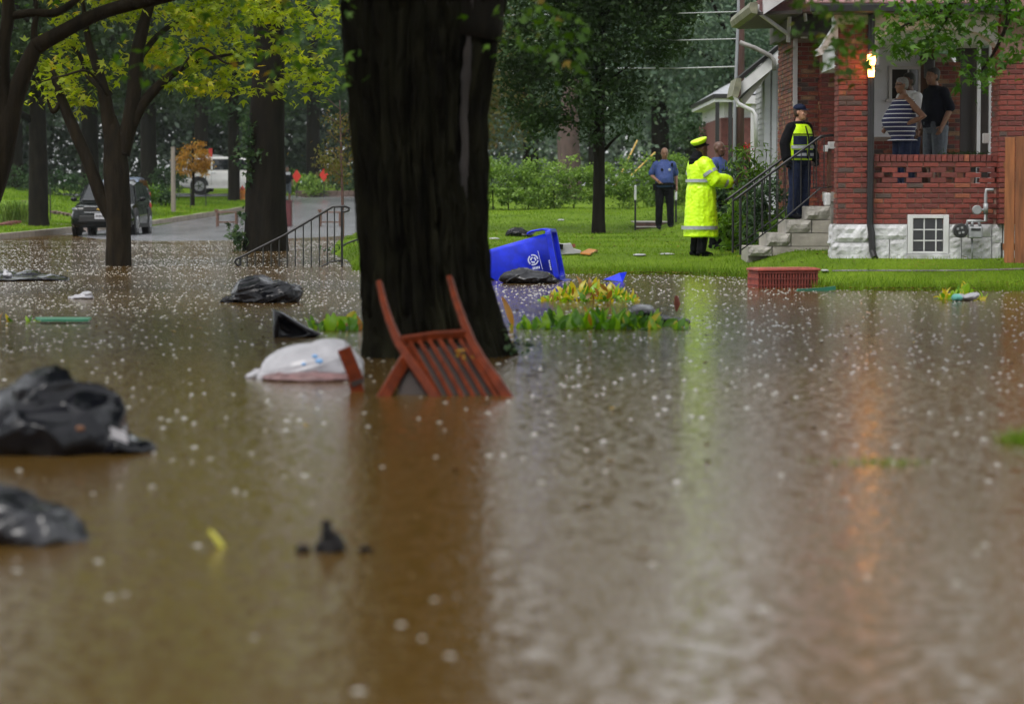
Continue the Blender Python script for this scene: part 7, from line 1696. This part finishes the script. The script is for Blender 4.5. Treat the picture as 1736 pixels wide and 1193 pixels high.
# ---------------------------------------------------------------- cars
CHR = pm('chrome', (.55, .56, .58), .15, 0, 1, metal=1.0); TYRE = pm('tyre', (.010, .010, .010), .7, .2, 20); GLS = pm('car_glass', (.012, .014, .016), .05, 0, 1, spec=.7)
def car(label, loc, yaw, paint, L=4.75, Wd=1.9, Ht=1.70, emblem=None, tail=False, cat='car', bottom=None):
    """nose towards -Y in its own frame"""
    t = thing('parked_car', label, cat, (0, 0, 0)); hw = Wd / 2; y0, y1 = -L / 2, L / 2
    def sec(y, zb, zt, w, tw, r=.09):
        return [Vector((x, y, z)) for x, z in ((-w + r, zb), (w - r, zb), (w, zb + r), (w + .0, (zb + zt) / 2), (w - tw, zt - r * .6), (w - tw - r, zt), (-w + tw + r, zt), (-w + tw, zt - r * .6), (-w, (zb + zt) / 2), (-w, zb + r))]
    mb = MB(); hb, bl = .98 * Ht / 1.7, 1.06 * Ht / 1.7
    mb.loft([sec(y0, .42, .72, hw - .22, .06), sec(y0 + .05, .30, .86, hw - .10, .08), sec(y0 + .22, .26, hb - .04, hw - .02, .10), sec(y0 + .6, .25, hb, hw, .08), sec(y0 + 1.15, .25, bl, hw, .06), sec(0, .25, bl, hw, .04), sec(y1 - .9, .26, bl + .02, hw, .05), sec(y1 - .25, .30, bl, hw - .03, .06), sec(y1 - .04, .36, bl - .08, hw - .10, .06), sec(y1, .45, .85, hw - .16, .06)])
    body = mb.build('body', paint, t, smooth=True, bevel=.01)
    def csec(y, z0, z1, w0, w1): return [Vector((x, y, z)) for x, z in ((-w0, z0), (w0, z0), (w1, z1 - .05), (w1 - .10, z1), (-w1 + .10, z1), (-w1, z1 - .05))]
    cb = MB(); a = y0 + 1.05; cb.loft([csec(a, bl - .06, bl - .02, hw - .06, hw - .12), csec(a + .75, bl - .06, Ht - .07, hw - .05, hw - .22), csec(a + 1.2, bl - .06, Ht, hw - .05, hw - .2), csec(y1 - 1.0, bl - .06, Ht - .01, hw - .05, hw - .2), csec(y1 - .42, bl - .06, Ht - .10, hw - .06, hw - .24), csec(y1 - .1, bl - .06, bl - .01, hw - .10, hw - .16)])
    cb.build('cabin', paint, t, smooth=False, bevel=.03, bseg=2)
    w = MB(); w.loft([[Vector((-hw + .22, a + .06, bl + .03)), Vector((hw - .22, a + .06, bl + .03)), Vector((hw - .32, a + .70, Ht - .11)), Vector((-hw + .32, a + .70, Ht - .11))], [Vector((-hw + .22, a + .04, bl + .05)), Vector((hw - .22, a + .04, bl + .05)), Vector((hw - .32, a + .67, Ht - .09)), Vector((-hw + .32, a + .67, Ht - .09))]]); w.build('windscreen', GLS, t)
    rw = MB(); rw.loft([[Vector((-hw + .28, y1 - .13, bl + .06)), Vector((hw - .28, y1 - .13, bl + .06)), Vector((hw - .36, y1 - .42, Ht - .16)), Vector((-hw + .36, y1 - .42, Ht - .16))], [Vector((-hw + .28, y1 - .10, bl + .07)), Vector((hw - .28, y1 - .10, bl + .07)), Vector((hw - .36, y1 - .39, Ht - .14)), Vector((-hw + .36, y1 - .39, Ht - .14))]]); rw.build('rear_window', GLS, t)
    for q in (-1, 1):
        def sp(y, z): 
            f = (z - bl + .06) / (Ht - bl); return Vector((q * (hw - .05 - .16 * f + .012), y, z))
        for ys_ in ((a + .35, a + .80, a + 1.35, a + 1.35), (a + 1.42, a + 1.42, a + 2.3, a + 2.3), (a + 2.38, a + 2.38, y1 - .50, y1 - .36)):
            p = [sp(ys_[0], bl + .03), sp(ys_[1], Ht - .12), sp(ys_[2], Ht - .12), sp(ys_[3], bl + .03)]
            m_ = MB(); m_.loft([p, [v - Vector((q * .01, 0, 0)) for v in p]]); m_.build('side_window', GLS, t)
        m_ = MB(); m_.ell((q * (hw + .10), a + .42, bl + .08), .10, .06, .075, 12, 8); m_.tube([(q * (hw - .05), a + .42, bl + .02), (q * (hw + .06), a + .42, bl + .05)], .02, 6); m_.build('mirror', paint, t, smooth=True)
        for yy in (a + 1.22, a + 2.25): m_ = MB(); m_.cbox((q * (hw + .008), yy, bl - .12), .03, .2, .035); m_.build('door_handle', CHR if tail else paint, t, bevel=.006)
        for yy in (a + .38, a + 1.385, a + 2.35): m_ = MB(); m_.cbox((q * (hw + .0005), yy, .72), .006, .012, .62); m_.build('door_gap', TYRE, t)
        m_ = MB(); m_.cbox((q * (hw - .01), 0, .31), .05, L - 2.0, .12); m_.build('sill_trim', TYRE if not tail else paint, t)
        for yy in (y0 + .95, y1 - 1.0):
            m_ = MB(); m_.disc((q * (hw - .035), yy, .40), (1, 0, 0), .45, .09, 28); m_.build('wheel_arch', TYRE, t)
            wl = MB(); wl.disc((q * (hw - .10), yy, .355), (1, 0, 0), .355, .24, 28); whl = wl.build('tyre', TYRE, t, bevel=.04, bseg=2)
            r_ = MB(); r_.disc((q * (hw + .022), yy, .355), (1, 0, 0), .245, .012, 24); r_.build('rim', pm('rim_grey', (.30, .30, .31), .3, 0, 1, metal=.5), whl)
            for k in range(5):
                an = k * 2 * math.pi / 5; s_ = MB(); s_.beam([(q * (hw + .034), yy, .355), (q * (hw + .034), yy + .235 * math.cos(an), .355 + .235 * math.sin(an))], .075, .02, (1, 0, 0)); s_.build('spoke', CHR, whl)
        m_ = MB(); m_.ell((q * (hw - .27), y0 + .16, hb - .16), .22, .13, .075, 14, 8, Matrix.Rotation(R(-q * 8), 3, 'Y')); m_.build('headlight', pm('headlight_glass', (.10, .11, .12), .12, 0, 1), t, smooth=True)
        m_ = MB(); m_.ell((q * (hw - .16), y1 - .1, bl - .14), .10, .10, .15, 12, 8); m_.build('tail_light', pm('tail_red', (.42, .02, .015), .2, 0, 1), t, smooth=True)
        m_ = MB(); m_.ell((q * (hw - .28), y0 + .06, .42), .09, .04, .05, 12, 8); m_.build('fog_light', CHR, t, smooth=True)
    g = MB(); g.cbox((0, y0 + .06, .80), Wd - .85, .14, .16); gr = g.build('grille', TYRE, t, bevel=.03)
    g = MB(); g.cbox((0, y0 + .0, .52), Wd - .6, .10, .20); g.build('lower_grille', TYRE, t, bevel=.03)
    for z in (.715, .885): g = MB(); g.cbox((0, y0 - .005, z), Wd - .9, .03, .02); g.build('grille_bar', CHR, gr)
    g = MB(); g.cbox((0, y0 - .055, .60), .33, .02, .17); pl = g.build('number_plate', pm('plate_white', (.40, .40, .42), .5, .1, 20), t)
    for i in range(6): g = MB(); g.cbox((-.115 + i * .046, y0 - .067, .60), .026, .004, .07 - .015 * (i % 2)); g.build('plate_mark', TYRE, pl)
    if emblem:
        g = MB(); g.prism([(-.11, .79), (-.045, .79), (-.045, .77), (.035, .77), (.035, .79), (.10, .79), (.11, .83), (.045, .83), (.045, .85), (-.035, .85), (-.035, .83), (-.10, .83)], 'y', y0 - .03, y0 - .005); g.build('emblem', pm('gold_emblem', (.55, .36, .08), .3, 0, 1, metal=.6), t)
    rr = MB()
    for q in (-1, 1): rr.tube([(q * (hw - .3), a + 1.0, Ht + .0), (q * (hw - .3), a + 1.1, Ht + .04), (q * (hw - .3), y1 - .9, Ht + .04), (q * (hw - .3), y1 - .8, Ht - .01)], .018, 6)
    if tail: 
        for i, o_ in enumerate((0, 1)): pass
    t.location = loc; t.rotation_euler = (0, 0, yaw)
    return t
zc = float(road_z(86)) - .02
c = at(176, 333, 87.2)
car('black car with gold emblem parked facing the flood behind the maple', (at(181, 333, 82).x, 83.2, float(road_z(83)) - .05), R(-.5), pm('black_paint', (.003, .0045, .004), .10, .1, 5, spec=.2, coat=.1), 4.7, 1.88, 1.64, emblem=True)
c = at(393, 333, 135.2)
car('white sports utility car parked side on at the top of the street', (c.x, 135.2, gz(c.x, 135.2) + .06), R(90), pm('white_paint_car', (.66, .65, .63), .25, .05, 5, coat=.4), 5.0, 1.98, 1.80, tail=True)
car('grey blue car roof showing just behind the black car', (-15.2, 106, gz(-15.2, 106) - .15), R(0), pm('blue_grey_paint', (.10, .13, .19), .25, .1, 5, coat=.4), 4.4, 1.8, 1.5)
# red and white box truck glimpsed behind the orange sapling
c = at(352, 333, 150); g = gz(c.x, 150); t = thing('box_truck', 'red and white truck body glimpsed behind the orange sapling', 'truck', (c.x, 150, g))
mb = MB(); mb.box((at(326, 0, 150).x, 150, g + .9), (at(358, 0, 150).x, 156, at(0, 262, 150).z)); mb.build('cargo_box', pm('truck_white', (.55, .54, .55), .4, .1, 5), t, bevel=.03)
mb = MB(); mb.box((at(352, 0, 150).x, 149.95, at(0, 272, 150).z), (at(358.5, 0, 150).x, 149.99, at(0, 252, 150).z)); mb.build('red_panel', pm('truck_red', (.5, .03, .03), .4, .1, 5), t)
for q in (.6, 4.6):
    mb = MB(); mb.disc((at(330, 0, 150).x + .3, 150 + q, g + .48), (1, 0, 0), .48, .3, 20); mb.build('wheel', TYRE, t)
# ================================================================ RAIN HAZE
def haze(dens=.00011):
    m = bpy.data.materials.new('rain_haze'); m.use_nodes = True; t = m.node_tree; t.nodes.clear()
    v = t.nodes.new('ShaderNodeVolumePrincipled'); v.inputs['Color'].default_value = (.86, .92, .96, 1); v.inputs['Density'].default_value = dens
    o = t.nodes.new('ShaderNodeOutputMaterial'); t.links.new(v.outputs[0], o.inputs['Volume'])
    mb = MB(); mb.box((-1000, -60, -2), (1000, 1600, 26)); h = mb.build('haze', m, origin=(0, 0, 0))
    tag(h, 'pale rain haze filling the air', kind='stuff')
haze()
